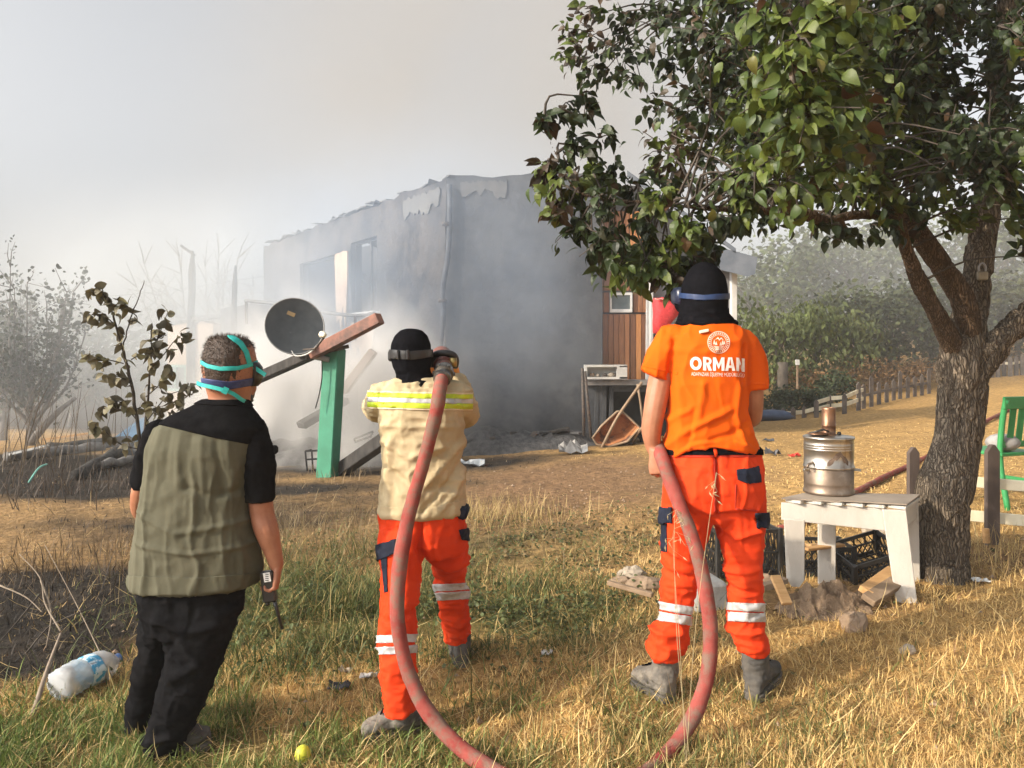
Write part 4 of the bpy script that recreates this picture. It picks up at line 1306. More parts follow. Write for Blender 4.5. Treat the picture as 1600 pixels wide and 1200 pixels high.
bd = gpt(1176, Y3 - .06); bt = gpt(1206, Y3 + .2)
boot(man3, bd, bt, P(1180, 1035, Y3 + .0), P(1180, 1005, Y3 + .01), m_boot_dark, w=.11, shaft_r=.057)
# skin
bd = MB()
bd.rings([sec(y, a, b, Y3 + .02, d, 2.1) for y, a, b, d in ((416, 1088, 1108, .03), (430, 1076, 1124, .075), (450, 1070, 1129, .092), (475, 1072, 1129, .09), (492, 1076, 1128, .075), (515, 1075, 1132, .07), (535, 1062, 1150, .08), (600, 1058, 1156, .085), (700, 1060, 1160, .085))], 22)
limb(bd, [(1042, 560, Y3 + .0, .055), (1031, 600, Y3 - .01, .052), (1022, 645, Y3 - .02, .046), (1018, 672, Y3 - .01, .043), (1020, 695, Y3 - .0, .034), (1024, 708, Y3 - .01, .028)])
hand(bd, P(1025, 708, Y3 - .03), (.10, -.05, -1), (.35, .93, 0), 1, curl=1.05, size=.95, thumb_curl=.8)
limb(bd, [(1168, 560, Y3 + .0, .052), (1175, 605, Y3 + .01, .048), (1176, 640, Y3 + .03, .043), (1172, 655, Y3 + .10, .040), (1150, 655, Y3 + .22, .034), (1130, 660, Y3 + .28, .027)])
hand(bd, P(1126, 661, Y3 + .29), (-1, .1, -.1), (0, -.4, -1), 1, curl=.7, size=.95)
put('body', fuse(bd, .0045, 3), m_skin, man3)
# T-shirt with its sleeves
mb = MB()
mb.rings([sec(501, 1072, 1140, Y3 + .01, .075), sec(509, 1060, 1152, Y3, .09), sec(520, 1048, 1166, Y3 - .005, .105), sec(535, 1040, 1174, Y3 - .01, .118), (lambda s: s)(sec(560, 1041, 1172, Y3 - .015, .128)), sec(600, 1045, 1168, Y3 - .015, .128),
          sec(640, 1044, 1166, Y3 - .01, .125), sec(675, 1042, 1176, Y3 - .005, .13), sec(700, 1039, 1184, Y3, .14)], 40)
limb(mb, [(1054, 535, Y3, .085), (1040, 555, Y3 - .0, .078), (1030, 575, Y3 - .01, .072), (1024, 588, Y3 - .01, .072)], 18, False)
limb(mb, [(1158, 540, Y3, .08), (1170, 562, Y3, .072), (1176, 585, Y3 + .005, .066), (1178, 606, Y3 + .01, .066)], 18, False)
# cut the shirt hem as in the picture: lower at both sides, up in the middle
me = fuse(mb, .0072, 3)
def wt(c):
    z = c[:, 2]
    r = folds(c, (9, 9, 5), .008, 61.0) + folds(c, (7, 7, 20), .008, 64.0) * np.clip((P(0, 640, Y3).z - z) * 6, 0, 1)
    for ln, a, w_ in (([(1056, 530), (1052, 570), (1050, 600)], -.010, .012), ([(1166, 540), (1164, 580), (1160, 600)], -.010, .012), ([(1050, 690), (1090, 665), (1140, 640)], .009, .014), ([(1048, 660), (1080, 640)], .007, .012),
                      ([(1170, 660), (1140, 680), (1110, 690)], -.008, .012), ([(1060, 590), (1068, 640), (1064, 690)], .007, .016), ([(1098, 600), (1092, 650)], .006, .014), ([(1156, 600), (1150, 650), (1162, 690)], .010, .014),
                      ([(1085, 640), (1078, 690)], -.006, .012), ([(1044, 712), (1080, 697), (1110, 694)], .006, .008), ([(1050, 545), (1090, 552), (1120, 548)], .005, .012), ([(1180, 700), (1150, 690)], .008, .010)):
        r += crease(c, ln, Y3 - .12, a, w_)
    return r
displace(me, wt)
bm = bmesh.new(); bm.from_mesh(me)
hemline = [(1030, 722), (1044, 719), (1062, 710), (1090, 701), (1117, 698), (1140, 700), (1162, 706), (1190, 714)]
co = bm.verts
for v in bm.verts:
    px = 800 + v.co.x / v.co.y * F; py = HY - (v.co.z - CAMZ) / v.co.y * F
    if 1036 < px < 1194 and py > 650:
        hy = np.interp(px, [h[0] for h in hemline], [h[1] for h in hemline])
        k = min(1.0, (py - 650) / 54.0)
        v.co.z -= (hy - 704) / F * v.co.y * k ** 1.5
bm.to_mesh(me); bm.free()
tmp = me.copy()
sh3 = put('shirt', me, m_orange_t, man3)
put('hem', cut(tmp, [(1000, 566), (1060, 582), (1058, 586), (1000, 571.5)], front=False, off=.0, thick=.0015), m_orange_t, sh3)
put('hem', cut(tmp, [(1160, 596), (1196, 598), (1196, 602), (1160, 600)], front=False, off=.0, thick=.0015), m_orange_t, sh3)
# print on the back, laid on the cloth
m_print = M('white_shirt_print', (.72, .62, .58), (.80, .74, .70), scale=60, rough=.8, wear=((.78, .36, .16), .60, .72), wscale=70)
m_print2 = M('pale_shirt_print', (.74, .50, .38), (.78, .60, .50), scale=60, rough=.8)
bvh3 = BVHTree.FromPolygons([v.co.copy() for v in tmp.vertices], [tuple(p.vertices) for p in tmp.polygons])
def onto(px, py, off):
    d = ray(px, py).normalized()
    loc, nn, i, dist = bvh3.ray_cast(CAMP, d)
    if loc is None: return CAMP + d * (Y3 - .12)
    return loc - d * off
def print_mesh(verts, faces, name, mat, off=.003):
    me = bpy.data.meshes.new('p'); me.from_pydata(verts, [], faces)
    bm = bmesh.new(); bm.from_mesh(me)
    for k in range(3):
        le = [e for e in bm.edges if e.calc_length() > 3.0]
        if not le: break
        bmesh.ops.subdivide_edges(bm, edges=le, cuts=1)
    bmesh.ops.triangulate(bm, faces=bm.faces)
    for v in bm.verts: v.co = onto(v.co.x, v.co.y, off)
    bm.to_mesh(me); bm.free()
    return put(name, me, mat, sh3, smooth=False)
def text_print(txt, x0, x1, ytop, ybot, mat, name, bold=.0, tilt=None):
    cu = bpy.data.curves.new('t', 'FONT'); cu.body = txt; cu.size = 1; cu.offset = bold; cu.space_character = 1.14 if bold > .005 else 1.0; cu.resolution_u = 3
    ob = bpy.data.objects.new('t', cu); COL.objects.link(ob)
    bpy.context.view_layer.update()
    me = bpy.data.meshes.new_from_object(ob.evaluated_get(bpy.context.evaluated_depsgraph_get()))
    co = get_co(me)
    lo, hi = co.min(0), co.max(0)
    fs = [tuple(p.vertices) for p in me.polygons]
    bpy.data.objects.remove(ob)
    vs = []
    for c in co:
        u = (c[0] - lo[0]) / (hi[0] - lo[0]); v = (c[1] - lo[1]) / (hi[1] - lo[1])
        x = x0 + (x1 - x0) * u; y = ybot + (ytop - ybot) * v
        if tilt: y += tilt(u)
        vs.append((x, y, 0))
    return print_mesh(vs, fs, name, mat)
def t_(u): return 1.5 * math.sin(u * 2.2) + 9 * max(0, u - .84) ** 1.0 * 4 * .35
def stroke_word(slots, ytop, ybot, name):
    """heavy block letters drawn as strokes in picture places"""
    H = ybot - ytop
    for ch, a, b in slots:
        W = b - a; t = 5.0; vs2, fs2 = [], []
        def quad(*q):
            k = len(vs2); vs2.extend(q); fs2.append((k, k + 1, k + 2, k + 3))
        def st(x0, x1, y0, y1, x2, x3): quad((x0, y0), (x1, y0), (x3, y1), (x2, y1))   # top x0..x1, foot x2..x3
        if ch == 'O':
            n = 24
            for k in range(n):
                p, q = 2 * math.pi * k / n, 2 * math.pi * (k + 1) / n
                o_, i_ = (W / 2, H / 2), (W / 2 - t, H / 2 - t * .95)
                quad(*[((a + b) / 2 + r[0] * math.cos(u), ytop + H / 2 + r[1] * math.sin(u)) for r, u in ((o_, p), (o_, q), (i_, q), (i_, p))])
        elif ch == 'R':
            st(a, a + t, ytop, ybot, a, a + t)
            n = 12; cx, cy_, ro, ri = a + W * .52, ytop + H * .30, H * .30, H * .30 - 3.8
            quad((a + t, ytop), (cx, ytop), (cx, ytop + 3.8), (a + t, ytop + 3.8)); quad((a + t, ytop + .6 * H - 3.8), (cx, ytop + .6 * H - 3.8), (cx, ytop + .6 * H), (a + t, ytop + .6 * H))
            for k in range(n):
                p, q = -math.pi / 2 + math.pi * k / n, -math.pi / 2 + math.pi * (k + 1) / n
                quad(*[(cx + r * math.cos(u), cy_ + r * math.sin(u)) for r, u in ((ro, p), (ro, q), (ri, q), (ri, p))])
            st(a + W * .42, a + W * .42 + t, ytop + .6 * H, ybot, b - t, b + .6)
        elif ch == 'M':
            t = 4.6; m = (a + b) / 2
            st(a, a + t, ytop, ybot, a, a + t); st(b - t, b, ytop, ybot, b - t, b)
            quad((a + t, ytop), (a + t, ytop + H * .42), (m, ybot - H * .12), (m, ybot - H * .50)); quad((b - t, ytop), (m, ybot - H * .50), (m, ybot - H * .12), (b - t, ytop + H * .42))
        elif ch == 'A':
            m = (a + b) / 2
            st(m - 3, m, ytop, ybot, a, a + t); st(m, m + 3, ytop, ybot, b - t, b)
            quad((m - 3.6, ytop + H * .60), (m + 3.6, ytop + H * .60), (m + 4.4, ytop + H * .78), (m - 4.4, ytop + H * .78))
        elif ch == 'N':
            t = 4.4
            st(a, a + t, ytop, ybot, a, a + t); st(b - t, b, ytop, ybot, b - t, b)
            quad((a + t, ytop), (a + t, ytop + H * .42), (b - t, ybot), (b - t, ybot - H * .42))
        vv = [(x, y + t_((x - 1078) / 85.0), 0) for x, y in vs2]
        print_mesh(vv, fs2, name, m_print)
stroke_word((('O', 1078, 1096.5), ('R', 1098.5, 1112), ('M', 1114, 1132), ('A', 1133, 1149), ('N', 1150.5, 1163.5)), 557, 578, 'lettering')
text_print('ADAPAZARI İŞLETME MÜDÜRLÜĞÜ', 1080, 1163, 579.3, 588.5, m_print, 'lettering', bold=.0, tilt=lambda u: t_(u) * .9)
def ring_px(cx, cy, r0, r1, n=36):
    vs = []; fs = []
    for k in range(n):
        a = 2 * math.pi * k / n
        vs += [(cx + r0 * math.cos(a), cy + r0 * math.sin(a), 0), (cx + r1 * math.cos(a), cy + r1 * math.sin(a), 0)]
    for k in range(n):
        a = 2 * k; b = 2 * ((k + 1) % n); fs.append((a, a + 1, b + 1, b))
    return vs, fs
ex, ey = 1123.0, 535.0
vs, fs = [], []
def addp(v, f):
    k = len(vs); vs.extend(v); fs.extend(tuple(i + k for i in q) for q in f)
addp(*ring_px(ex, ey, 16.4, 17.6)); addp(*ring_px(ex, ey, 11.6, 12.3, 30))
for k in range(30):                                              # ring of small lettering
    a = 2 * math.pi * (k + .5) / 30; w_ = .62 + .25 * ((k * 7) % 3) / 2
    c, s = math.cos(a), math.sin(a)
    r0, r1 = 13.1, 15.6
    addp([(ex + r0 * c - w_ * s, ey + r0 * s + w_ * c, 0), (ex + r1 * c - w_ * s, ey + r1 * s + w_ * c, 0), (ex + r1 * c + w_ * s, ey + r1 * s - w_ * c, 0), (ex + r0 * c + w_ * s, ey + r0 * s - w_ * c, 0)], [(0, 1, 2, 3)])
for tx, ty, hh in ((-7, 3, 8), (-4, 4, 6), (6, 4, 8), (3, 5, 6), (8.5, 3, 6)):  # trees in the middle of the badge
    addp([(ex + tx - 2, ey + ty, 0), (ex + tx + 2, ey + ty, 0), (ex + tx, ey + ty - hh, 0)], [(0, 1, 2)])
for k in range(4):
    yy = ey + 5.2 + k * 1.5; hw = 8.6 - k * 1.4
    addp([(ex - hw, yy, 0), (ex, yy + 1.2, 0), (ex + hw, yy, 0), (ex + hw, yy + .8, 0), (ex, yy + 2.0, 0), (ex - hw, yy + .8, 0)], [(0, 1, 4, 5), (1, 2, 3, 4)])
addp([(ex - 6, ey - 4, 0), (ex - 1, ey - 8.5, 0), (ex + 1, ey - 5, 0), (ex + 4, ey - 8, 0), (ex + 8, ey - 3, 0), (ex + 3.6, ey - 5.8, 0), (ex + 1, ey - 2.8, 0), (ex - 1, ey - 6, 0)], [(0, 1, 7), (1, 2, 6, 7), (2, 3, 5, 6), (3, 4, 5)])
print_mesh(vs, fs, 'round_badge', m_print2)
# little white tag standing off the collar
q0, q1 = onto(1093, 519, .012), onto(1107, 516, .012)
MB().bar(q0, q1, .012, .02, up=(0, 1, 0)).build('collar_tag', M('cream_tag', (.62, .56, .42), (.75, .7, .58), rough=.7), sh3, bevel=.002)
# hood and goggles
mb = MB()
mb.rings([sec(y, a, b, Y3 + .02, d, 2.05) for y, a, b, d in ((409.5, 1094, 1104, .018), (413, 1086, 1115, .045), (420, 1078, 1123, .072), (432, 1071, 1131, .094), (446, 1066, 1135, .107), (460, 1064, 1136, .111), (475, 1064, 1136, .110), (488, 1063, 1137, .106), (498, 1060, 1144, .105), (506, 1055, 1152, .11), (511, 1060, 1150, .10))], 34)
mb.ball(P(1066, 470, Y3 + .08), (.035, .05, .05), 14)
me = fuse(mb, .0055, 3)
displace(me, lambda c: folds(c, (9, 9, 24), .010, 71.0) * np.clip((P(0, 470, Y3).z - c[:, 2]) * 14, 0, 1) + .002 * fbm(c * 25, 2))
put('hood', me.copy(), m_black, man3)
gog3 = thing('safety_goggles', 'blue strapped goggles turned left on the hooded man in orange', 'goggles', P(1064, 466, Y3 + .06))
m_bluestrap = M('dark_blue_webbing', (.006, .02, .07), (.012, .035, .11), scale=40, rough=.5)
put('goggle_strap', cut(me, [(1055, 457), (1100, 461), (1142, 458), (1142, 467), (1100, 469.5), (1055, 465)], front=False, off=.002, thick=.005), m_bluestrap, gog3)
mb = MB(); mb.rings([(P(1061, 450, Y3 + .09), Vector((.02, 0, 0)), Vector((0, .05, 0)), 3), (P(1060, 456, Y3 + .09), Vector((.028, 0, 0)), Vector((0, .065, 0)), 3),
                     (P(1061, 472, Y3 + .09), Vector((.028, 0, 0)), Vector((0, .065, 0)), 3), (P(1064, 479, Y3 + .09), Vector((.018, 0, 0)), Vector((0, .05, 0)), 3)], 18)
mb.build('goggle_frame', M('blue_black_plastic', (.01, .014, .03), (.016, .022, .05), rough=.3), gog3, smooth=True)

# ------------------------------------------------------------------ fire hose with nozzle
m_hose = M('red_hose_jacket', (.20, .040, .034), (.30, .078, .064), scale=9, rough=.95, spec=.1, bump=.6, bscale=260, stretch=(1, 1, 1), wear=((.17, .11, .085), .44, .60), wscale=16, bdist=.003)
hose = thing('fire_hose', 'red fire hose looping from the nozzle at the shoulder to the other man and away', 'hose', GA(800, 2.6))
hp = [(691, 588, Y2 - .06), (686, 615, Y2 - .165), (680, 650, Y2 - .19), (660, 730, Y2 - .20), (640, 800, Y2 - .22), (625, 880, Y2 - .30), (621, 960, Y2 - .36), (632, 1030, Y2 - .38), (655, 1090, Y2 - .42), (692, 1142, Y2 - .48), (745, 1187, Y2 - .57)]
pts = [P(*h) for h in hp]
for px, Y in ((815, 2.62), (900, 2.55), (985, 2.62)):
    g = GA(px, Y); g.z += .035; pts.append(g)
pts += [P(*h) for h in ((1030, 1190, 2.74), (1075, 1135, 2.84), (1103, 1065, 2.90), (1110, 985, 2.94), (1098, 900, 2.98), (1078, 830, 3.02), (1054, 770, 3.08), (1036, 720, 3.14), (1030, 700, 3.26))]
pts += [P(1045, 715, 3.48), P(1090, 780, 3.75), P(1150, 820, 4.2)]
for px, py in ((1180, 838), (1256, 822), (1300, 793), (1352, 766), (1392, 745), (1430, 728), (1500, 689), (1540, 663), (1578, 643), (1640, 612), (1760, 590)):
    g = G(px, py); g.z += .03; pts.append(g)
hs = [Vector(v) for v in spline(pts, 9)]
me_mb = MB(); me_mb.tube(hs, .0285, 18)
hme = me_mb.mesh('hose')
displace(hme, lambda c: .0022 * fbm(c * 28, 3) + .004 * fbm(c * 6, 2))
put('hose_line', hme, m_hose, hose)
# brass and black coupling and nozzle on the shoulder
m_coup = M('worn_coupling', (.05, .05, .05), (.20, .19, .175), scale=30, rough=.35, metallic=.8, bump=.2)
dirn = (P(696, 572, Y2 + .02) - P(690, 590, Y2 - .08)).normalized()
rot = Vector((0, 0, 1)).rotation_difference(dirn).to_matrix()
c0 = P(691, 591, Y2 - .075)
MB().lathe([(.030, -.012), (.038, -.008), (.038, .012), (.034, .016), (.034, .030), (.043, .034), (.043, .058), (.036, .062), (.036, .085), (.03, .09)], 24, c0, rot).build('coupling', m_coup, hose, smooth=False)
for k in range(6):
    a = k * math.pi / 3
    p = c0 + rot @ Vector((.043 * math.cos(a), .043 * math.sin(a), .046))
    MB().box(p, (.012, .012, .02), rot).build('coupling_lug', m_coup, hose, bevel=.002)
nz = thing('hose_nozzle', 'black hose nozzle with a bale handle on the shoulder of the beige jacketed man', 'nozzle', P(696, 560, Y2 + .2))
q0 = P(694, 577, Y2 + .0); q1 = P(690, 558, Y2 + .42)
dn = (q1 - q0).normalized(); rn = Vector((0, 0, 1)).rotation_difference(dn).to_matrix()
MB().lathe([(.03, 0), (.036, .01), (.036, .09), (.045, .10), (.045, .20), (.03, .22), (.03, .30), (.05, .33), (.055, .42), (.05, .43)], 24, q0, rn).build('barrel', M('dark_red_nozzle', (.09, .02, .012), (.17, .05, .03), scale=12, rough=.4), nz)
mb = MB()
hpts = [P(674, 572, Y2 + .16), P(675, 560, Y2 + .14), P(682, 553.5, Y2 + .12), P(696, 552, Y2 + .11), P(708, 555, Y2 + .12), P(712, 563, Y2 + .14), P(711, 572, Y2 + .18)]
mb.tube(spline(hpts, 5), .016, 12); mb.build('bale_handle', m_plastic, nz, smooth=True)
MB().bar(P(677, 565, Y2 + .18), P(709, 566, Y2 + .18), .05, .025).build('handle_grip', M('orange_brown_grip', (.42, .15, .04), (.55, .24, .08), rough=.6), nz, bevel=.008)
MB().lathe([(.016, -.02), (.018, 0), (.016, .02)], 12, P(708, 566, Y2 + .1)).build('handle_pin', M('brass', (.35, .26, .10), rough=.4, metallic=.8), nz, smooth=True)
# ------------------------------------------------------------------ leaves
def unit(a): return a / np.maximum(np.linalg.norm(a, axis=1, keepdims=True), 1e-9)
LEAF_T = np.array([[0, 0, 0], [0, .30, .03], [0, .68, .01], [0, 1, -.10],
                   [-.36, .28, .09], [-.33, .62, .06], [.36, .28, .09], [.33, .62, .06]])
LEAF_F = [(0, 1, 4), (1, 5, 4), (1, 2, 5), (2, 3, 5), (0, 6, 1), (1, 7, 2), (1, 6, 7), (2, 7, 3)]
_o = [(.20, .10), (.335, .30), (.33, .54), (.20, .80)]
LEAF_HI = np.array([[0, 0, 0]] + [[0, y, z] for (w_, y), z in zip(_o, (.02, .03, .02, -.03))] + [[0, 1.06, -.13]]
                   + [[-w_, y, z] for (w_, y), z in zip(_o, (.06, .10, .08, .0))] + [[w_, y, z] for (w_, y), z in zip(_o, (.06, .10, .08, .0))])
LEAF_HI_F = [(0, 1, 6), (0, 10, 1)] + [f for k in range(3) for f in ((1 + k, 2 + k, 7 + k), (1 + k, 7 + k, 6 + k), (1 + k, 11 + k, 2 + k), (1 + k, 10 + k, 11 + k))] + [(4, 5, 9), (4, 13, 5)]
def leaves_mesh(name, pos, axis, nrm, size, col, width=.62, fold=1.0, curl=None, hi=False):
    """many leaves as one mesh; pos/axis/nrm (n,3), size (n,), col (n,3)"""
    n = len(pos)
    ax = unit(axis); nr = unit(nrm - ax * (nrm * ax).sum(1, keepdims=True)); sd = np.cross(ax, nr)
    T = LEAF_HI if hi else LEAF_T; FF = LEAF_HI_F if hi else LEAF_F; nv = len(T)
    v = (pos[:, None, :] + size[:, None, None] * (T[None, :, 1:2] * ax[:, None, :] + T[None, :, 0:1] * width / .62 * sd[:, None, :] + T[None, :, 2:3] * fold * nr[:, None, :]))
    if curl is not None:
        cy2 = (np.maximum(T[:, 1], 0) ** 2.2)[None, :, None]
        v = v - nr[:, None, :] * (curl * size)[:, None, None] * cy2
    f = (np.array(FF)[None] + (np.arange(n) * nv)[:, None, None]).reshape(-1, 3)
    return arr_mesh(name, v.reshape(-1, 3), f, np.repeat(col, nv, 0))
m_leaf = M('pear_leaf', (.85, .85, .85), (1.15, 1.15, 1.1), scale=14, rough=.5, attr=True, transl=.30, spec=.4)
m_dryleaf = M('scorched_leaf', (.8, .8, .8), (1.2, 1.15, 1.1), scale=14, rough=.6, attr=True, transl=.15, spec=.35)
m_bark = M('pear_bark', (.055, .042, .031), (.20, .155, .11), scale=9, rough=.95, bump=1.0, bscale=22, stretch=(1, 1, .22), spec=.15, bdist=.03, contrast=(.3, .7), wear=((.16, .12, .075), .62, .75), wscale=4)

def bark_mat(name, plate, crack, vs, depth):
    """plated bark: long cells with dark cracks between them"""
    m = M(name, plate[0], plate[1], scale=9, rough=.95, spec=.12, stretch=(1, 1, .3), contrast=(.3, .7))
    t = m.node_tree; N = t.nodes.new; L = t.links.new
    b = t.nodes['Principled BSDF']
    base = b.inputs['Base Color'].links[0].from_socket
    tc = N('ShaderNodeTexCoord')
    nz = N('ShaderNodeTexNoise'); nz.inputs['Scale'].default_value = 7; nz.inputs['Detail'].default_value = 4
    L(tc.outputs['Object'], nz.inputs['Vector'])
    ad = N('ShaderNodeVectorMath'); ad.operation = 'MULTIPLY_ADD'
    L(nz.outputs['Color'], ad.inputs[0]); ad.inputs[1].default_value = (.09, .09, .30); L(tc.outputs['Object'], ad.inputs[2])
    mp = N('ShaderNodeMapping'); mp.inputs['Scale'].default_value = (vs, vs, vs * .13); L(ad.outputs[0], mp.inputs['Vector'])
    vo = N('ShaderNodeTexVoronoi'); vo.feature = 'DISTANCE_TO_EDGE'; vo.inputs['Scale'].default_value = 1.0; L(mp.outputs[0], vo.inputs['Vector'])
    mr = N('ShaderNodeMapRange'); mr.inputs['From Max'].default_value = .22; L(vo.outputs['Distance'], mr.inputs['Value'])
    n2 = N('ShaderNodeTexNoise'); n2.inputs['Scale'].default_value = 70; n2.inputs['Detail'].default_value = 5; L(tc.outputs['Object'], n2.inputs['Vector'])
    m1 = N('ShaderNodeMath'); m1.operation = 'MULTIPLY_ADD'; L(n2.outputs['Fac'], m1.inputs[0]); m1.inputs[1].default_value = .5; L(mr.outputs[0], m1.inputs[2])
    bp = N('ShaderNodeBump'); bp.inputs['Strength'].default_value = 1.0; bp.inputs['Distance'].default_value = depth; L(m1.outputs[0], bp.inputs['Height']); L(bp.outputs[0], b.inputs['Normal'])
    mx = N('ShaderNodeMix'); mx.data_type = 'RGBA'; L(mr.outputs[0], mx.inputs[0]); mx.inputs[6].default_value = (*crack, 1); L(base, mx.inputs[7]); L(mx.outputs[2], b.inputs['Base Color'])
    return m
m_bark = bark_mat('pear_bark_plates', ((.12, .098, .072), (.25, .205, .155)), (.075, .06, .047), 62, .011)
m_limb = bark_mat('pear_limb_bark', ((.085, .06, .042), (.18, .125, .08)), (.05, .036, .026), 85, .007)
m_bark2 = M('smooth_bark', (.08, .058, .042), (.19, .13, .085), scale=8, rough=.9, bump=.6, bscale=30, stretch=(1, 1, .5), spec=.2)
m_twig = M('grey_twig', (.035, .028, .022), (.07, .055, .042), scale=20, rough=.9)

def bark(mb, n_long=44, voxel=None):
    pass
def trunk_mesh(paths, n=30, ridge=.030, seed=0.0):
    """limbs with plated bark in relief, fused to one trunk"""
    mb = MB()
    for pts in paths:
        q = [(*P(a, b, c), r * .94) for a, b, c, r in pts]
        s = spline(q, 5)
        mb.tube([Vector(v[:3]) for v in s], [v[3] for v in s], n)
        mb.ball(s[-1][:3], s[-1][3] * .98, 10)
    me = fuse(mb, .0085, 2)
    def br(c):
        q = c * np.array([1, 1, .22])
        q = q + .02 * np.stack([fbm(c * 6 + seed, 2), fbm(c * 6 + seed + 9, 2), c[:, 0] * 0], 1)
        a = np.abs(vnoise(q * 26 + seed)); b = np.abs(vnoise(q * 48 + seed + 3))
        return ridge * (np.minimum(a * 2.2, .6) - .3) + ridge * .4 * (np.minimum(b * 2, .5) - .25) + .012 * fbm(c * 4 + seed, 2)
    displace(me, br)
    return me

TB = GA(1470, 4.6)
pear = thing('pear_tree', 'leafy pear tree with rough forked trunk beside the white table', 'tree', TB)
trunk_p = [(1470, 925, 4.6, .18), (1470, 890, 4.6, .152), (1470, 840, 4.6, .145), (1473, 790, 4.6, .152), (1478, 755, 4.6, .158), (1490, 710, 4.6, .135), (1500, 660, 4.6, .128), (1502, 610, 4.6, .132), (1504, 565, 4.6, .142), (1508, 525, 4.62, .115), (1514, 495, 4.64, .09)]
put('trunk', trunk_mesh([trunk_p,
     [(1515, 585, 4.58, .09), (1545, 555, 4.54, .08), (1580, 515, 4.5, .068), (1622, 475, 4.45, .062), (1710, 400, 4.3, .065), (1790, 300, 4.2, .045)],
     [(1512, 520, 4.66, .09), (1522, 460, 4.72, .082), (1530, 400, 4.75, .078), (1540, 330, 4.8, .08), (1550, 260, 4.85, .072), (1560, 150, 4.85, .06), (1572, 20, 4.8, .045), (1570, -120, 4.7, .028)]], seed=1.0), m_bark, pear)
pear_limbs = [
     [(1500, 575, 4.60, .08), (1492, 545, 4.56, .07), (1472, 506, 4.48, .056), (1442, 452, 4.42, .046), (1420, 400, 4.36, .042), (1402, 350, 4.3, .040), (1372, 275, 4.2, .038), (1330, 190, 4.0, .038), (1275, 100, 3.8, .028), (1230, 20, 3.6, .018)],
     [(1508, 570, 4.60, .09), (1514, 528, 4.56, .075), (1506, 475, 4.54, .066), (1480, 430, 4.52, .060), (1437, 367, 4.5, .058), (1392, 305, 4.47, .056), (1350, 245, 4.42, .048), (1300, 190, 4.5, .042), (1230, 130, 4.6, .034), (1150, 70, 4.7, .024), (1080, 20, 4.8, .015)],
     [(1400, 350, 4.34, .032), (1372, 337, 4.25, .028), (1330, 337, 4.15, .027), (1290, 345, 4.05, .026), (1262, 336, 3.95, .026), (1215, 330, 3.85, .022), (1150, 328, 3.7, .018), (1070, 322, 3.6, .014), (980, 315, 3.55, .011), (905, 300, 3.5, .008), (868, 240, 3.5, .006), (850, 195, 3.5, .004)],
]
for i, L_ in enumerate(pear_limbs):
    put('limb', trunk_mesh([L_], n=18, ridge=.010, seed=5.0 + i), m_limb, pear)
limb_pts = []
for L_ in pear_limbs + [[(1512, 520, 4.63, .11), (1534, 400, 4.75, .09), (1552, 260, 4.85, .078), (1560, 150, 4.85, .06), (1572, 20, 4.8, .045)], [(1550, 548, 4.54, .10), (1622, 470, 4.45, .08), (1710, 400, 4.3, .065), (1790, 300, 4.2, .045)]]:
    limb_pts += [Vector(v[:3]) for v in spline([tuple(P(a, b, c)) for a, b, c, r in L_], 5)]
# where the leafy sprays hang: picture place, distance, size, how many, tone (0 bright green as sunlit, 1 darkened as shaded, 2 browned)
SPR = []
def spr(px, py, Y, s, n, tone=0): SPR.append((px, py, Y, s, n, tone))
rt_ = random.Random(5)
for px, py in ((838, 195), (858, 190), (872, 175), (885, 215), (905, 150), (912, 185), (880, 245), (905, 235), (935, 215)): spr(px, py, 3.5, .05, 10, 1)
for px, py in ((860, 265), (875, 280), (900, 280), (930, 270), (880, 320), (910, 330), (945, 320), (960, 290), (990, 300), (925, 360), (900, 355), (960, 360), (1000, 340), (1030, 320), (985, 385), (1020, 370), (1060, 340), (1045, 385), (1010, 405), (1060, 420), (1085, 400), (1075, 360), (1105, 375), (1110, 340), (1140, 340), (1150, 310), (1170, 320), (960, 395), (940, 385), (975, 412), (1000, 420), (1030, 412), (950, 365), (1015, 395)):
    spr(px, py, rt_.uniform(3.35, 3.75), .07, 20, 0 if px > 880 else 2)
for px, py in ((872, 285), (885, 330), (1040, 415), (1055, 430)): spr(px, py, 3.45, .05, 9, 2)
for px, py in ((905, 75), (925, 55), (940, 20), (955, 70), (975, 95), (915, 100), (950, 105), (980, 45), (1000, 15), (1010, 80), (1000, 120), (1030, 45), (1040, 100), (1055, 15), (1060, 70)):
    spr(px, py, rt_.uniform(4.3, 4.9), .09, 17, 1 if px > 940 else 2)
for px, py in ((1030, 170), (1050, 210), (1075, 175), (1080, 235), (1055, 255), (1035, 235), (1100, 200), (1110, 250), (1085, 280), (1060, 295), (1120, 290), (1030, 275)):
    spr(px, py, rt_.uniform(3.9, 4.6), .085, 15, 1 if rt_.random() < .6 else 2)
for k in range(62):
    px, py = rt_.uniform(1090, 1420), rt_.uniform(-60, 300)
    spr(px, py, rt_.uniform(3.3, 5.2), .13, 34, 0 if rt_.random() < .75 else 1)
for px, py, Y in ((1215, 90, 2.75), (1250, 60, 2.6), (1280, 30, 2.55), (1245, 140, 2.6), (1290, 90, 2.7), (1225, 190, 2.8), (1255, 230, 2.85), (1190, 130, 2.95), (1320, 50, 2.75), (1265, 180, 2.65), (1180, 250, 3.1), (1230, 280, 3.0), (1265, 290, 3.05), (1150, 270, 3.3), (1300, 240, 3.1), (1320, 140, 2.9), (1340, 20, 2.8), (1200, 30, 2.8), (1130, 60, 3.2), (1110, 110, 3.3), (1160, 180, 3.2)):
    spr(px, py, Y, .11, 24, 0)
for k in range(52):
    px, py = rt_.uniform(1420, 1680), rt_.uniform(-60, 285)
    spr(px, py, rt_.uniform(3.7, 5.6), .14, 34, 1 if rt_.random() < .65 else 0)
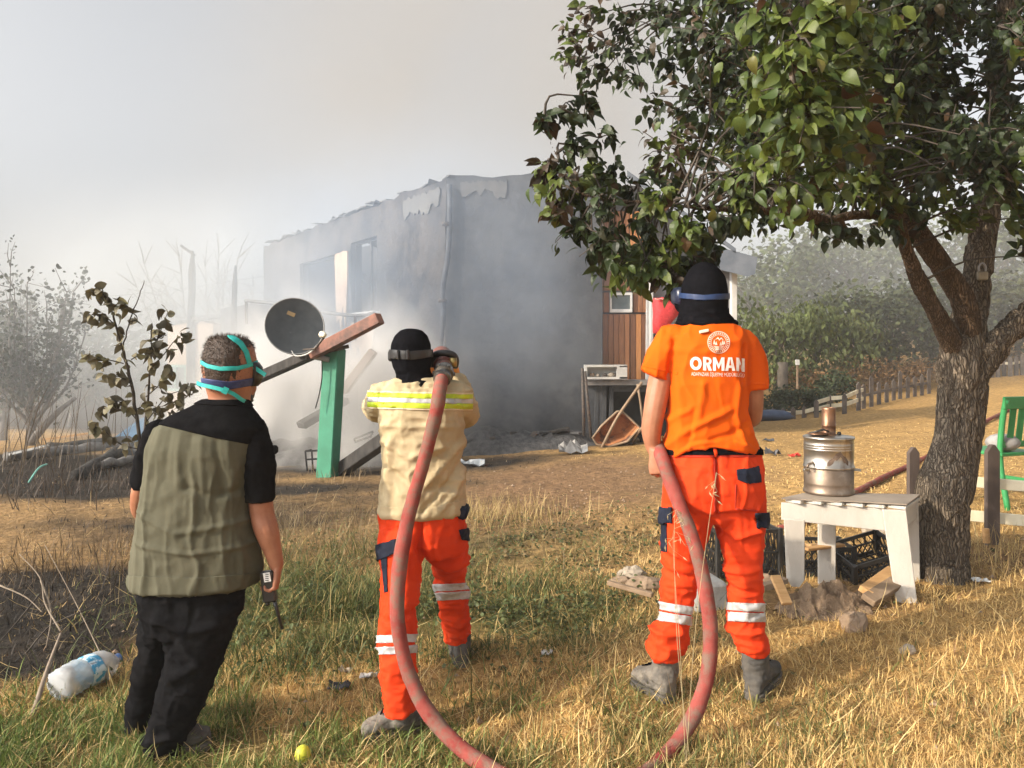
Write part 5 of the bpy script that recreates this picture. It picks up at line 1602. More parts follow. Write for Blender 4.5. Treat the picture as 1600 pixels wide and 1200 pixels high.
for px, py, Y in ((1560, 40, 3.2), (1585, 75, 3.1), (1590, 20, 3.1), (1480, 230, 3.7), (1470, 265, 3.7), (1500, 210, 3.6), (1585, 260, 3.6), (1560, 290, 3.7), (1480, 340, 4.2), (1460, 320, 4.2), (1590, 340, 4.0), (1598, 400, 4.0), (1580, 320, 3.9)):
    spr(px, py, Y, .10, 18, 0)
for px, py in ((1215, 345), (1245, 352), (1270, 350), (1300, 350), (1330, 356), (1360, 352), (1385, 340), (1230, 320), (1200, 310), (1320, 320), (1290, 315), (1350, 320), (1420, 320), (1440, 350)):
    spr(px, py, rt_.uniform(3.9, 4.4), .07, 11, 1)
for k in range(46):                                      # the crown goes on above and behind the frame
    spr(rt_.uniform(1080, 1850), rt_.uniform(-330, -60), rt_.uniform(3.6, 5.8), .17, 34, 0 if rt_.random() < .5 else 1)
for k in range(14):
    spr(rt_.uniform(1660, 1900), rt_.uniform(-60, 380), rt_.uniform(3.8, 5.4), .16, 30, 0)

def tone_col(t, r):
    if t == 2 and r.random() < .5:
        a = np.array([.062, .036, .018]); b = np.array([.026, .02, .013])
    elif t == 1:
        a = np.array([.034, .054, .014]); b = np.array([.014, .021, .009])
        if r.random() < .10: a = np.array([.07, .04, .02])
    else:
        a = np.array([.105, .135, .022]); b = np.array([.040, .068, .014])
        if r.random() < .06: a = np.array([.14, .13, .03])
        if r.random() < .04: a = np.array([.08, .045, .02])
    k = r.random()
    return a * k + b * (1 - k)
r_ = np.random.default_rng(3)
pos, axs, nrm_, siz, cl = [], [], [], [], []
tw = MB()
for px, py, Y, s, n, tone in SPR:
    n = int(n * (2.9 if s > .1 else 1.9)); s = s * 1.08
    if tone == 0 and not (1150 < px < 1370 and Y < 3.4) and rt_.random() < .68: tone = 1  # sunlit front-centre keeps the bright green; elsewhere shade is put into leaf colour
    c = P(px, py, Y)
    # branchlet from the nearest limb to this spray
    near = min(limb_pts, key=lambda q: (q - c).length)
    if .1 < (near - c).length < .75:
        mid = (near + c) / 2 + Vector((r_.normal(0, .04), r_.normal(0, .04), .06))
        pth = spline([tuple(near), tuple(mid), tuple(c)], 3)
        tw.tube([Vector(p) for p in pth], list(np.linspace(.008, .003, len(pth))), 5)
    k = max(2, n // 8)
    out = unit(np.array([[c.x - near.x, c.y - near.y, c.z - near.z]]) + 1e-6)[0]
    for j in range(k):
        d = unit((out * .7 + r_.normal(0, .8, 3) + np.array([0, 0, .1]))[None])[0]
        L = s * r_.uniform(1.0, 2.0)
        m = int(math.ceil(n / k))
        end = np.array(c) + d * L
        tw.tube([c, Vector((np.array(c) * .5 + end * .5 + np.array([0, 0, .015]))), Vector(end)], [.004, .003, .002], 4)
        for i in range(m):
            t = (i + .6) / m
            p = np.array(c) + d * L * t + r_.normal(0, s * .22, 3)
            a = unit((d * .6 + r_.normal(0, .55, 3) + np.array([0, 0, -.55]))[None])[0]
            pos.append(p); axs.append(a)
            nrm_.append(unit((np.array([-.25, -.35, .75]) + r_.normal(0, .55, 3))[None])[0])
            siz.append((.86 if Y < 3.4 else 1.0) * r_.uniform(.042, .080) * (1.05 if tone == 0 else .92)); cl.append(tone_col(tone, r_))
pos = np.array(pos); axs = np.array(axs); nrm_ = np.array(nrm_); siz = np.array(siz); cl = np.array(cl)
tw.build('twigs', m_twig, pear)
bpy.data.objects['twigs']['kind'] = 'stuff'

LEAF_LIB = {}
def leaf_objects(idx, pos, axs, nrm_, siz, cl, mat, parent, shades, seed=0):
    """single leaves, one object each, sharing a few leaf meshes"""
    base = BASE[parent.name]
    key = (mat.name, seed)
    if key not in LEAF_LIB:
        lib = []
        for k, c in enumerate(shades):
            q = leaves_mesh('leaf', np.zeros((1, 3)), np.array([[0., 1, 0]]), np.array([[0., 0, 1]]), np.ones(1), np.array([c]), width=.60, hi=True, fold=.7 + .6 * (k % 4), curl=np.array([.05 + .09 * (k % 3)]))
            q.materials.append(mat)
            lib.append(q)
        LEAF_LIB[key] = lib
    lib = LEAF_LIB[key]; sh = np.array(shades)
    for i in idx:
        k = int(np.argmin(((sh - cl[i]) ** 2).sum(1) + RNG.uniform(0, .0004, len(sh))))
        o = bpy.data.objects.new('leaf', lib[k]); COL.objects.link(o); o.parent = parent
        a = Vector(axs[i]).normalized(); n = Vector(nrm_[i]); n = (n - a * n.dot(a)).normalized(); s = a.cross(n)
        m = Matrix(((s.x, a.x, n.x, 0), (s.y, a.y, n.y, 0), (s.z, a.z, n.z, 0), (0, 0, 0, 1))) @ Matrix.Scale(siz[i], 4)
        m.translation = Vector(pos[i]) - base
        o.matrix_basis = m
        BASE[o.name] = base
pxs = 800 + pos[:, 0] / pos[:, 1] * F; pys = HY - (pos[:, 2] - CAMZ) / pos[:, 1] * F
app = siz / pos[:, 1] * ((pxs > 0) & (pxs < 1600) & (pys > 0) & (pys < 1200))
order = np.argsort(-app)
shades = [(.105, .135, .022), (.075, .105, .018), (.03, .055, .013), (.13, .125, .03), (.022, .032, .012), (.075, .035, .018), (.05, .08, .02), (.035, .05, .013)]
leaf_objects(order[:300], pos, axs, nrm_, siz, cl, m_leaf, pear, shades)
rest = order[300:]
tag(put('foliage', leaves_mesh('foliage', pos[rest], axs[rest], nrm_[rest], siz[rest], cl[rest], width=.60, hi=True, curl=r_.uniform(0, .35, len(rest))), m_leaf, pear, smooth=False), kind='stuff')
print('pear leaves', len(pos))
# padlock hanging from the middle stem
plk = thing('padlock', 'weathered padlock hanging on the middle stem of the pear tree', 'padlock', P(1535, 438, 4.62))
MB().box(P(1535, 431, 4.60), (.062, .026, .052)).build('lock_body', M('grey_brass', (.22, .19, .14), (.34, .30, .22), scale=20, rough=.5, metallic=.6), plk, bevel=.006)
sh_ = [P(1530, 424, 4.60), P(1530, 416, 4.60), P(1535, 411, 4.60), P(1540, 416, 4.60), P(1540, 424, 4.60)]
MB().tube(spline(sh_, 4), .006, 8).build('shackle', M('grey_metal', (.3, .3, .3)), plk, smooth=True)

# ------------------------------------------------------------------ scorched sapling behind the left man
SB = GA(222, 4.9)
sap = thing('scorched_sapling', 'young tree with curled scorched leaves left of the bareheaded man', 'sapling', SB)
YS = 4.9
stems = [
 [(228, 960, 4.9, .016), (225, 800, 4.9, .014), (218, 690, 4.9, .012), (205, 600, 4.88, .010), (190, 540, 4.86, .008), (176, 490, 4.85, .006), (160, 450, 4.84, .003)],
 [(229, 900, 4.95, .012), (226, 700, 5.0, .009), (233, 600, 5.0, .007), (236, 540, 5.0, .005), (238, 505, 5.0, .003)],
 [(192, 545, 4.86, .005), (203, 500, 4.9, .004), (218, 460, 4.95, .003), (226, 438, 4.95, .002)],
]
brs = [[(193, 568, 4.87), (160, 560, 4.8), (132, 555, 4.78)], [(205, 600, 4.88), (190, 590, 4.8), (165, 585, 4.8)], [(217, 660, 4.9), (190, 630, 4.85), (168, 622, 4.8)], [(218, 702, 4.9), (190, 695, 4.8), (165, 675, 4.75), (143, 660, 4.75)],
       [(205, 562, 4.9), (225, 550, 4.9), (245, 540, 4.95)], [(232, 580, 5.0), (255, 555, 5.0), (275, 530, 5.05), (296, 518, 5.05)], [(228, 620, 5.0), (250, 600, 5.0), (262, 575, 5.0)], [(228, 660, 5.0), (260, 620, 5.02), (285, 610, 5.05), (302, 600, 5.05)],
       [(177, 505, 4.85), (160, 492, 4.8), (140, 495, 4.8)], [(178, 480, 4.85), (190, 470, 4.85), (200, 480, 4.85)], [(236, 560, 5.0), (250, 520, 5.0), (262, 488, 5.0)], [(240, 650, 5.0), (262, 640, 5.0), (280, 625, 5.0)], [(212, 640, 4.9), (232, 632, 4.9), (250, 640, 4.92)], [(166, 640, 4.82), (158, 636, 4.8)], [(172, 470, 4.85), (155, 455, 4.8), (142, 450, 4.8)]]
for L_ in stems:
    q = spline([(*P(a, b, c), r) for a, b, c, r in L_], 5)
    mb = MB(); mb.tube([Vector(v[:3]) + Vector((r_.normal(0, .003), 0, 0)) for v in q], [v[3] for v in q], 7); mb.build('stem', m_twig, sap, smooth=True)
pos, axs, nrm_, siz, cl = [], [], [], [], []
tips = []
for L_ in brs:
    q = spline([tuple(P(*a)) for a in L_], 4)
    mb = MB(); mb.tube([Vector(v) for v in q], list(np.linspace(.0042, .0018, len(q))), 5); mb.build('twig', m_twig, sap, smooth=True)
    for i, v in enumerate(q[2:]): tips.append((v, 2 if i < len(q) - 5 else 4))
for L_ in stems:
    q = spline([tuple(P(a, b, c)) for a, b, c, r in L_], 5)
    for v in q[len(q) // 3:]: tips.append((v, 2))
for v, n in tips:
    for k in range(n):
        if r_.random() < .22: continue
        p = np.array(v) + r_.normal(0, .012, 3)
        pos.append(p); axs.append(unit((r_.normal(0, .6, 3) + np.array([0, 0, -.75]))[None])[0]); nrm_.append(r_.normal(0, 1, 3))
        siz.append(r_.uniform(.05, .085)); k2 = r_.random()
        cl.append(np.array([.20, .185, .105]) * k2 + np.array([.085, .076, .05]) * (1 - k2))
pos = np.array(pos); axs = np.array(axs); nrm_ = np.array(nrm_); siz = np.array(siz); cl = np.array(cl)
print('sapling leaves', len(pos))
leaf_objects(range(min(300, len(pos))), pos, axs, nrm_, siz, cl, m_dryleaf, sap, [(.20, .185, .105), (.16, .145, .085), (.12, .11, .07), (.085, .076, .05), (.17, .165, .09), (.21, .18, .10)], seed=1)
# ------------------------------------------------------------------ white table with the samovar
m_wpaint = M('chipped_white_paint', (.44, .41, .36), (.54, .51, .46), scale=5, rough=.7, bump=.25, bscale=50, stretch=(1, 1, .4), wear=((.30, .25, .19), .62, .72), wscale=9)
m_sheet = M('grey_sheet_top', (.22, .18, .145), (.34, .28, .22), scale=4, rough=.6, bump=.1, bscale=30, wear=((.12, .10, .09), .6, .72))
TZ = .84
def T(px, py, z=TZ):
    Y = (CAMZ - z) / (py - HY) * F
    return P(px, py, Y)
LF, RF, RB_, LB = T(1221, 778), T(1417, 789), T(1438, 773.5), T(1256, 770)
tb = thing('white_table', 'small chipped white wooden table with a grey sheet top by the tree', 'table', ((LF.x + RF.x) / 2, (LF.y + RB_.y) / 2, gz((LF.x + RF.x) / 2, LF.y)))
mid_f = LF.lerp(RF, .48); mid_b = LB.lerp(RB_, .48)
for a, b, c, d, dz in ((LF, mid_f, mid_b, LB, 0), (mid_f, RF, RB_, mid_b, .005)):
    MB().prism([a + Vector((0, 0, dz)), b + Vector((0, 0, dz)), c + Vector((0, 0, dz)), d + Vector((0, 0, dz))], (0, 0, -.007)).build('table_top', m_sheet, tb)
e = (RF - LF).normalized(); n_in = (LB - LF); n_in = (n_in - e * n_in.dot(e)).normalized()
# slats under the sheet, showing along the front edge
for k in range(6):
    a = LF.lerp(RF, .02 + k * .165) + Vector((0, 0, -.018)); b = LB.lerp(RB_, .02 + k * .165) + Vector((0, 0, -.018))
    MB().bar(a + e * .05 + n_in * .004, b + e * .05, .095, .018).build('top_slat', m_wpaint, tb, bevel=.003)
z_ap = TZ - .03
MB().prism([Vector((*(LF + n_in * .012)[:2], z_ap)), Vector((*(LF.lerp(RF, .86) + n_in * .012)[:2], z_ap)), Vector((*(LF.lerp(RF, .86) + n_in * .012)[:2], z_ap - .125)), Vector((*(LF + n_in * .012)[:2], z_ap - .10))], n_in * .024).build('apron', m_wpaint, tb, bevel=.003)
MB().prism([Vector((*(RF - e * .02)[:2], z_ap)), Vector((*(RB_ - e * .02)[:2], z_ap)), Vector((*(RB_ - e * .02)[:2], z_ap - .11)), Vector((*(RF - e * .02)[:2], z_ap - .11))], -e * .022).build('apron', m_wpaint, tb, bevel=.003)
def tleg(top, bot, w0, w1, point=False):
    top, bot = Vector(top), Vector(bot)
    s = e
    t = Vector((*n_in[:2], 0)) * .026
    a, b = top - s * w0 / 2, top + s * w0 / 2
    c, d = bot + s * w1 / 2, bot - s * w1 / 2
    poly = [a, b, c, bot + s * w1 * .22 - Vector((0, 0, .045)), bot - s * w1 * .22 - Vector((0, 0, .045)), d] if point else [a, b, c, d]
    MB().prism(poly, t).build('leg', m_wpaint, tb, bevel=.003)
tleg(T(1241, 812, .745 - .01) + n_in * .0, P(1243, 905, 4.36), .112, .098, True)
gl = GA(1416, 4.17)
tleg(RF - e * .065 + Vector((0, 0, -.03)) - n_in * .016, Vector((gl.x, gl.y - .01, gl.z - .02)), .12, .105)
tleg(LB.lerp(RB_, .2) + Vector((0, 0, -.03)), Vector((*(LB.lerp(RB_, .2) + e * .0)[:2], gz(LB.x, LB.y) - .02)), .10, .10)
tleg(RB_ - e * .06 + Vector((0, 0, -.03)), Vector((*(RB_ - e * .05)[:2], gz(RB_.x, RB_.y) - .02)), .10, .10)

m_steel = M('smoked_stainless_steel', (.42, .38, .33), (.58, .54, .48), scale=6, rough=.33, metallic=.95, bump=.05, bscale=60, stretch=(1, 1, .25), wear=((.22, .15, .10), .56, .70), wscale=5)
m_steelb = M('heat_browned_steel', (.17, .125, .09), (.30, .24, .19), scale=5, rough=.48, metallic=.8, bump=.08, bscale=50, wear=((.42, .36, .30), .55, .7), wscale=6)
m_copper = M('heat_browned_pipe', (.16, .085, .05), (.32, .18, .11), scale=7, rough=.45, metallic=.8, wear=((.08, .05, .04), .55, .68), wscale=9)
ct = T(1298, 771.5); ct.y += .03; ct.z = TZ + .001
sam = thing('samovar', 'smoked steel samovar with a brown stovepipe standing on the white table', 'samovar', ct)
R0 = .143
def cyl(prof, name, mat, parent=sam, n=48): return MB().lathe(prof, n, ct).build(name, mat, parent, smooth=True)
o = cyl([(R0 * .98, .0), (R0 * 1.02, .004), (R0 * 1.02, .018), (R0 * .985, .024), (R0 * .985, .06), (R0 * .99, .063), (R0 * .985, .066), (R0 * .985, .150), (R0 * .97, .152)], 'lower_body', m_steelb)
o2 = cyl([(R0 * .985, .152), (R0 * 1.02, .156), (R0 * 1.02, .166), (R0 * .985, .170), (R0 * .985, .262), (R0 * 1.0, .265), (R0 * .985, .269), (R0 * .985, .276), (R0 * 1.0, .279), (R0 * .985, .283), (R0 * .985, .290), (R0 * 1.0, .293), (R0 * .985, .297), (R0 * .985, .325), (R0 * 1.02, .329), (R0 * 1.02, .340), (R0 * .97, .343), (.02, .35)], 'upper_body', m_steel)
for mo in (o, o2): pass
cyl([(.047, .34), (.047, .352), (.0405, .354), (.0405, .40), (.042, .402), (.042, .408), (.0400, .41), (.0395, .50), (.041, .512), (.038, .514), (.036, .512), (.036, .40)], 'stovepipe', m_copper, n=28)
MB().lathe([(.05, 0), (.058, .004), (.058, .008), (.03, .016), (.012, .018)], 24, ct + Vector((-.075, -.02, .352))).build('lid', m_copper, sam, smooth=True)
MB().lathe([(.010, 0), (.013, .01), (.008, .018)], 12, ct + Vector((.055, -.02, .35))).build('lid_knob', m_plastic, sam, smooth=True)
MB().tube([ct + Vector((-.13, -.03, .36)), ct + Vector((-.05, -.05, .385)), ct + Vector((-.02, -.05, .372))], .006, 8).build('lid_handle', m_plastic, sam, smooth=True)
for sx, col_ in ((-1, m_steel), (1, m_wpaint)):
    MB().bar(ct + Vector((sx * .130, -.04, .145)), ct + Vector((sx * .172, -.05, .143)), .018, .016).build('handle', col_, sam, bevel=.004)
MB().tube([ct + Vector((-.12, -.07, .19)), ct + Vector((-.16, -.10, .185)), ct + Vector((-.172, -.105, .165))], .008, 8).build('tap', m_steelb, sam, smooth=True)
# burnt mark on the front of the body, a thin crust following the round
mv, mf = [], []
for k in range(13):
    a = math.radians(-90 - 26 + 52 * k / 12)
    h = .262 - abs(k - 6.5) * .0105 + .004 * ((k * 5) % 3); l = max(.178, h - .028 - .012 * ((k * 3) % 4) / 3)
    for z in (l, h): mv.append(ct + Vector((R0 * .993 * math.cos(a), R0 * .993 * math.sin(a), z)))
for k in range(12): mf.append((2 * k, 2 * k + 2, 2 * k + 3, 2 * k + 1))
MB().add(mv, mf).build('burn_mark', M('burn_crust', (.10, .065, .045), (.22, .16, .12), scale=30, rough=.7, metallic=.4), o2)

# ------------------------------------------------------------------ black crates under and beside the table
m_crate = M('black_crate_plastic', (.012, .012, .012), (.028, .027, .025), scale=12, rough=.5, bump=.1, bscale=90)
def crate(label, c, rz, tilt, size, group='black lattice crates under the table'):
    t = thing('plastic_crate', label, 'crate', c, group)
    Lx, Ly, Lz = size
    R = Matrix.Rotation(rz, 3, 'Z') @ Matrix.Rotation(tilt[0], 3, 'X') @ Matrix.Rotation(tilt[1], 3, 'Y')
    c = Vector(c)
    W = lambda x, y, z: c + R @ Vector((x, y, z))
    def side(A, B, name):
        """lattice panel between two upright corners A, B (plan points)"""
        ax, ay = A; bx, by = B
        L = math.hypot(bx - ax, by - ay); ux, uy = (bx - ax) / L, (by - ay) / L
        U = R @ Vector((-uy, ux, 0))
        mb = MB()
        for z in (.012, Lz * .5, Lz - .018):
            mb.bar(W(ax, ay, z), W(bx, by, z), .012, .022 if z != Lz * .5 else .010)
        nn = max(3, int(L / .038))
        for k in range(1, nn):
            x, y = ax + (bx - ax) * k / nn, ay + (by - ay) * k / nn
            dx, dy = (bx - ax) / nn * .5, (by - ay) / nn * .5
            mb.bar(W(x - dx, y - dy, .02), W(x + dx, y + dy, Lz * .5), .006, .007, up=U)
            mb.bar(W(x + dx, y + dy, .02), W(x - dx, y - dy, Lz * .5), .006, .007, up=U)
            if k % 2 == 0: mb.bar(W(x, y, Lz * .5), W(x, y, Lz - .03), .006, .010, up=U)
            mb.bar(W(x - dx, y - dy, Lz * .5), W(x + dx, y + dy, Lz - .03), .006, .006, up=U)
        mb.build(name, m_crate, t)
    hx, hy = Lx / 2, Ly / 2
    cs = [(-hx, -hy), (hx, -hy), (hx, hy), (-hx, hy)]
    for i in range(4): side(cs[i], cs[(i + 1) % 4], 'lattice_side')
    for x, y in cs:
        MB().bar(W(x, y, 0), W(x, y, Lz), .03, .03, up=R @ Vector((1, 0, 0))).build('corner_post', m_crate, t, bevel=.004)
    mb = MB()
    for k in range(9):
        x = -hx + Lx * (k + .5) / 9; mb.bar(W(x, -hy, .006), W(x, hy, .006), .012, .008)
    for k in range(6):
        y = -hy + Ly * (k + .5) / 6; mb.bar(W(-hx, y, .008), W(hx, y, .008), .012, .008)
    mb.build('floor_grid', m_crate, t)
    return t
g = G(1165, 905); crate('large upright black crate with fine lattice between the orange man and table', (g.x + .0, g.y + .15, g.z + .01), .12, (0, 0), (.40, .32, .30))
g = G(1290, 905); crate('black crate lying low behind the left table leg with planks across it', (g.x + .02, g.y + .16, g.z + .0), -.05, (0, 0), (.34, .26, .19))
g = G(1355, 905); crate('tilted black crate under the right half of the white table', (g.x + .02, g.y + .06, g.z + .03), .25, (.25, -.22), (.36, .27, .17))
# boards and offcuts
m_pine = M('raw_pine', (.42, .235, .09), (.56, .34, .15), scale=6, rough=.75, bump=.2, bscale=40, stretch=(1, 6, 6))
m_oldwood = M('grey_brown_wood', (.17, .115, .07), (.28, .2, .13), scale=7, rough=.9, bump=.3, bscale=40)
def plank(a, b, w_, h_, mat, label, up=(0, 0, 1), cat='plank', name='plank'):
    a, b = Vector(a), Vector(b)
    o = MB().bar(a, b, w_, h_, up=up).build(name, mat, bevel=.003, origin=(a + b) / 2)
    return tag(o, label, cat)
plank(P(1211, 900, 4.16), P(1230, 944, 4.02), .055, .022, m_pine, 'short pale plank leaning on the clod left of the left table leg')
plank(P(1190, 917, 4.28), P(1228, 906, 4.32), .05, .03, m_oldwood, 'short brown plank under the leaning pale plank')
plank(P(1352, 925, 4.10), P(1396, 893, 4.35), .075, .035, m_pine, 'upper pale beam offcut lying behind the right table leg', up=(0, -.6, 1))
plank(P(1356, 938, 4.04), P(1400, 910, 4.22), .075, .035, m_oldwood, 'lower beam offcut lying behind the right table leg', up=(0, -.6, 1))
plank(P(1258, 858, 4.50), P(1316, 851, 4.62), .05, .016, m_pine, 'upper pale lath across the low black crate')
plank(P(1262, 852, 4.60), P(1290, 852, 4.75), .05, .016, m_pine, 'short pale lath end behind the low crate')
plank(P(950, 910, 4.2), P(1020, 930, 4.05), .03, .025, m_oldwood, 'thin brown stick of wood on the ground left of the orange man')
# ------------------------------------------------------------------ stones, clods
def stone(c, r, mat, label, seed, cat='stone', name='stone', flat=.75):
    mb = MB(); mb.ball((0, 0, 0), (r[0], r[1], r[2]), n=18)
    me = mb.mesh(name)
    co = get_co(me)
    k = 1 + .30 * fbm(co / max(r) * 1.3 + seed * 7.7, 3) + .16 * vnoise(co / max(r) * 3.1 + seed)
    me.vertices.foreach_set('co', (co * k[:, None]).astype(np.float32).ravel()); me.update()
    o = put(name, me, mat, None, smooth=False)
    o.location = Vector(c) + Vector((0, 0, r[2] * .35))
    return tag(o, label, cat)
m_stone = M('pale_field_stone', (.24, .20, .15), (.38, .32, .25), scale=9, rough=.95, bump=.5, bscale=40)
m_brownstone = M('brown_field_stone', (.20, .14, .09), (.30, .215, .145), scale=9, rough=.95, bump=.5, bscale=40)
m_clod = M('dry_soil', (.15, .10, .062), (.25, .175, .11), scale=14, rough=1, bump=1, bscale=45, bdist=.02)
m_conc = M('rough_concrete', (.30, .29, .27), (.42, .41, .38), scale=14, rough=.95, bump=.8, bscale=60)
stone(G(985, 905), (.09, .07, .06), m_stone, 'pale stone left of the orange trousers, farther of two', 1)
stone(G(1012, 922), (.14, .09, .06), m_brownstone, 'larger brown stone touching the left orange trouser leg', 2)
stone(G(968, 915), (.06, .05, .04), m_brownstone, 'small brown stone at the left end of the stone group', 3)
stone(G(1335, 985), (.07, .06, .07), m_brownstone, 'brown round stone below the soil heap under the table', 4)
stone(G(1418, 1022), (.035, .03, .03), m_stone, 'small pale stone alone in the straw in front of the table', 5)
stone(G(1195, 920), (.05, .04, .06), m_brownstone, 'brown stone between orange trousers and the leaning plank', 6)
stone(G(1370, 832) , (.12, .08, .06), m_stone, 'flat pale stone behind the table', 7)
g = G(1290, 955)
SOIL = g
for k, (px, py, r) in enumerate(((1262, 930, .045), (1300, 925, .05), (1330, 950, .05), (1240, 965, .035), (1352, 962, .04))):
    stone(G(px, py), (r, r * .8, r * .75), m_clod, ['clod of soil beside the foot of the left table leg', 'largest clod on top of the soil heap', 'clod of soil at the right end of the heap', 'small clod in front of the leaning plank', 'clod of soil near the beam offcuts'][k], 9 + k, 'clod', 'soil_clod')
g = G(1108, 958)
o = MB().box((g.x, g.y + .12, g.z + .07), (.20, .22, .17), Matrix.Rotation(.2, 3, 'Z')).build('concrete_block', m_conc, None, bevel=.02, origin=(g.x, g.y + .12, g.z))
tag(o, 'rough pale concrete block behind the orange trouser legs under the crate', 'block')

# ------------------------------------------------------------------ near picket fence and chair
m_picket = M('dark_brown_paint', (.060, .043, .036), (.115, .085, .07), scale=6, rough=.7, bump=.3, bscale=40, stretch=(1, 1, .3), wear=((.20, .15, .12), .66, .74), wscale=8)
m_rail = M('cream_rail_paint', (.62, .55, .38), (.74, .68, .52), scale=6, rough=.75, bump=.2, bscale=40)
nf = thing('picket_fence', 'dark brown pointed pickets with two cream rails right of the tree trunk', 'fence', G(1553, 850))
def picket(parent, px, ytop, ybot, Y, w_, mat, th=.03, dx=0):
    b = P(px - dx, ybot, Y); t = P(px, ytop, Y)
    b.z = min(b.z, gz(b.x, b.y) + .0) - .03
    up = t - b; L = up.length; up.normalize()
    s = Vector((1, .1, 0)).normalized()
    poly = [b - s * w_ / 2, b + s * w_ / 2, b + up * (L - w_ * .5) + s * w_ / 2, b + up * L + s * w_ * .12, b + up * L - s * w_ * .12, b + up * (L - w_ * .5) - s * w_ / 2]
    return MB().prism(poly, s.cross(Vector((0, 0, 1))) * -th).build('picket', mat, parent, bevel=.004)
picket(nf, 1553, 695, 852, 5.15, .095, m_picket, .035)
picket(nf, 1429, 699, 772, 5.5, .083, m_picket, .035)
for (x0, y0, Y0), (x1, y1, Y1_), h_ in (((1500, 743, 5.26), (1700, 760, 5.0), .072), ((1490, 795, 5.26), (1700, 815, 5.0), .075)):
    MB().bar(P(x0, y0 + 8, Y0 + .03), P(x1, y1 + 8, Y1_ + .03), .022, h_).build('rail', m_rail, nf, bevel=.003)
tag(MB().tube([P(1541, 848, 5.1), P(1540, 826, 5.1)], .022, 10).build('wood_peg', m_pine, None, smooth=False, origin=P(1541, 848, 5.1)), 'orange brown wooden stake stump at the foot of the picket', 'stake')
m_green_ch = M('green_lacquer', (.025, .21, .065), (.04, .28, .09), scale=6, rough=.4, bump=.1, bscale=50, wear=((.02, .12, .05), .6, .7))
cg = GA(1572, 6.1)
ch = thing('green_chair', 'green painted wooden chair at the right edge behind the cream fence rails', 'chair', cg)
def CH(x, y, z):
    a = .35
    return cg + Vector((x * math.cos(a) - y * math.sin(a), x * math.sin(a) + y * math.cos(a), z))
zseat = .44
for x in (0, .40):
    MB().tube([Vector(v) for v in spline([tuple(CH(x, -.02, -.02)), tuple(CH(x, .04, .3)), tuple(CH(x, .05, .48)), tuple(CH(x, .03, .72)), tuple(CH(x, -.0, .885))], 4)], .023, 8).build('back_leg', m_green_ch, ch, smooth=True)
    MB().bar(CH(x, .44, -.02), CH(x, .42, zseat), .038, .038, up=(1, 0, 0)).build('front_leg', m_green_ch, ch, bevel=.004)
    MB().bar(CH(x, .06, .2), CH(x, .43, .2), .02, .03).build('side_stretcher', m_green_ch, ch, bevel=.003)
MB().bar(CH(-.03, .0, .86), CH(.43, .0, .86), .024, .10).build('top_rail', m_green_ch, ch, bevel=.006)
MB().bar(CH(.02, .045, .52), CH(.38, .045, .52), .02, .05).build('lower_rail', m_green_ch, ch, bevel=.004)
for k in range(3):
    MB().bar(CH(.1 + .1 * k, .045, .54), CH(.1 + .1 * k, .01, .83), .05, .014, up=(0, 1, 0)).build('back_slat', m_green_ch, ch, bevel=.003)
MB().bar(CH(-.02, .24, zseat), CH(.42, .24, zseat), .44, .03).build('seat', m_green_ch, ch, bevel=.006)
o = MB().ball(CH(.12, .12, zseat + .085), (.13, .12, .075), 16).build('grey_cushion', M('grey_cloth', (.22, .21, .20), (.34, .33, .32), scale=9, rough=.9, bump=.3), None, smooth=True, origin=CH(.12, .12, zseat))
tag(o, 'grey crumpled cloth bundle lying on the green chair', 'cloth bundle')

# ------------------------------------------------------------------ litter in the foreground
m_pet = M('thin_clear_plastic', (.75, .80, .85), (.85, .88, .92), scale=5, rough=.12, bump=.5, bscale=14, spec=.6)
pb = m_pet.node_tree.nodes['Principled BSDF']; pb.inputs['Transmission Weight'].default_value = .55; pb.inputs['IOR'].default_value = 1.2; pb.inputs['Alpha'].default_value = .8
ga = G(90, 1100); gb = G(172, 1062)
bot = thing('water_bottle', 'large crumpled clear plastic water bottle with a blue label lying in burnt grass', 'bottle', ga.lerp(gb, .5))
ax_ = (gb - ga).normalized(); c0 = ga + Vector((0, 0, .075))
rotb = Vector((0, 0, 1)).rotation_difference(ax_).to_matrix()
def crumple(me, amp, sc, seed):
    return displace(me, lambda c: amp * (fbm(c * sc + seed, 3)) + amp * .8 * (1 - 2 * np.abs(vnoise(c * sc * 1.7 + seed))))
mb = MB(); mb.lathe([(.05, 0), (.072, .01), (.076, .03), (.074, .05), (.077, .06), (.074, .08), (.076, .1), (.070, .13), (.070, .20), (.074, .22), (.070, .25), (.055, .28), (.03, .305), (.022, .31), (.022, .325)], 30, c0, rotb)
put('bottle_shell', crumple(mb.mesh('b'), .009, 24, 3), m_pet, bot)
mb = MB(); mb.lathe([(.0725, .135), (.0735, .14), (.0735, .19), (.0725, .195)], 30, c0, rotb)
put('label_band', crumple(mb.mesh('b'), .007, 24, 3), M('blue_white_label', (.05, .32, .55), (.62, .75, .80), scale=26, rough=.5, contrast=(.45, .52)), bot)
MB().lathe([(.024, .318), (.025, .322), (.025, .34), (.02, .343)], 20, c0, rotb).build('cap', M('blue_cap', (.06, .16, .42), rough=.4), bot, smooth=True)
g = G(473, 1194)
tag(MB().ball((g.x, g.y, g.z + .03), (.03, .03, .036), 16).build('fallen_pear', M('yellow_fruit', (.52, .52, .03), (.62, .62, .06), scale=9, rough=.45), None, smooth=True, origin=(g.x, g.y, g.z)), 'yellow green fruit lying in the grass at the bottom edge', 'fruit')
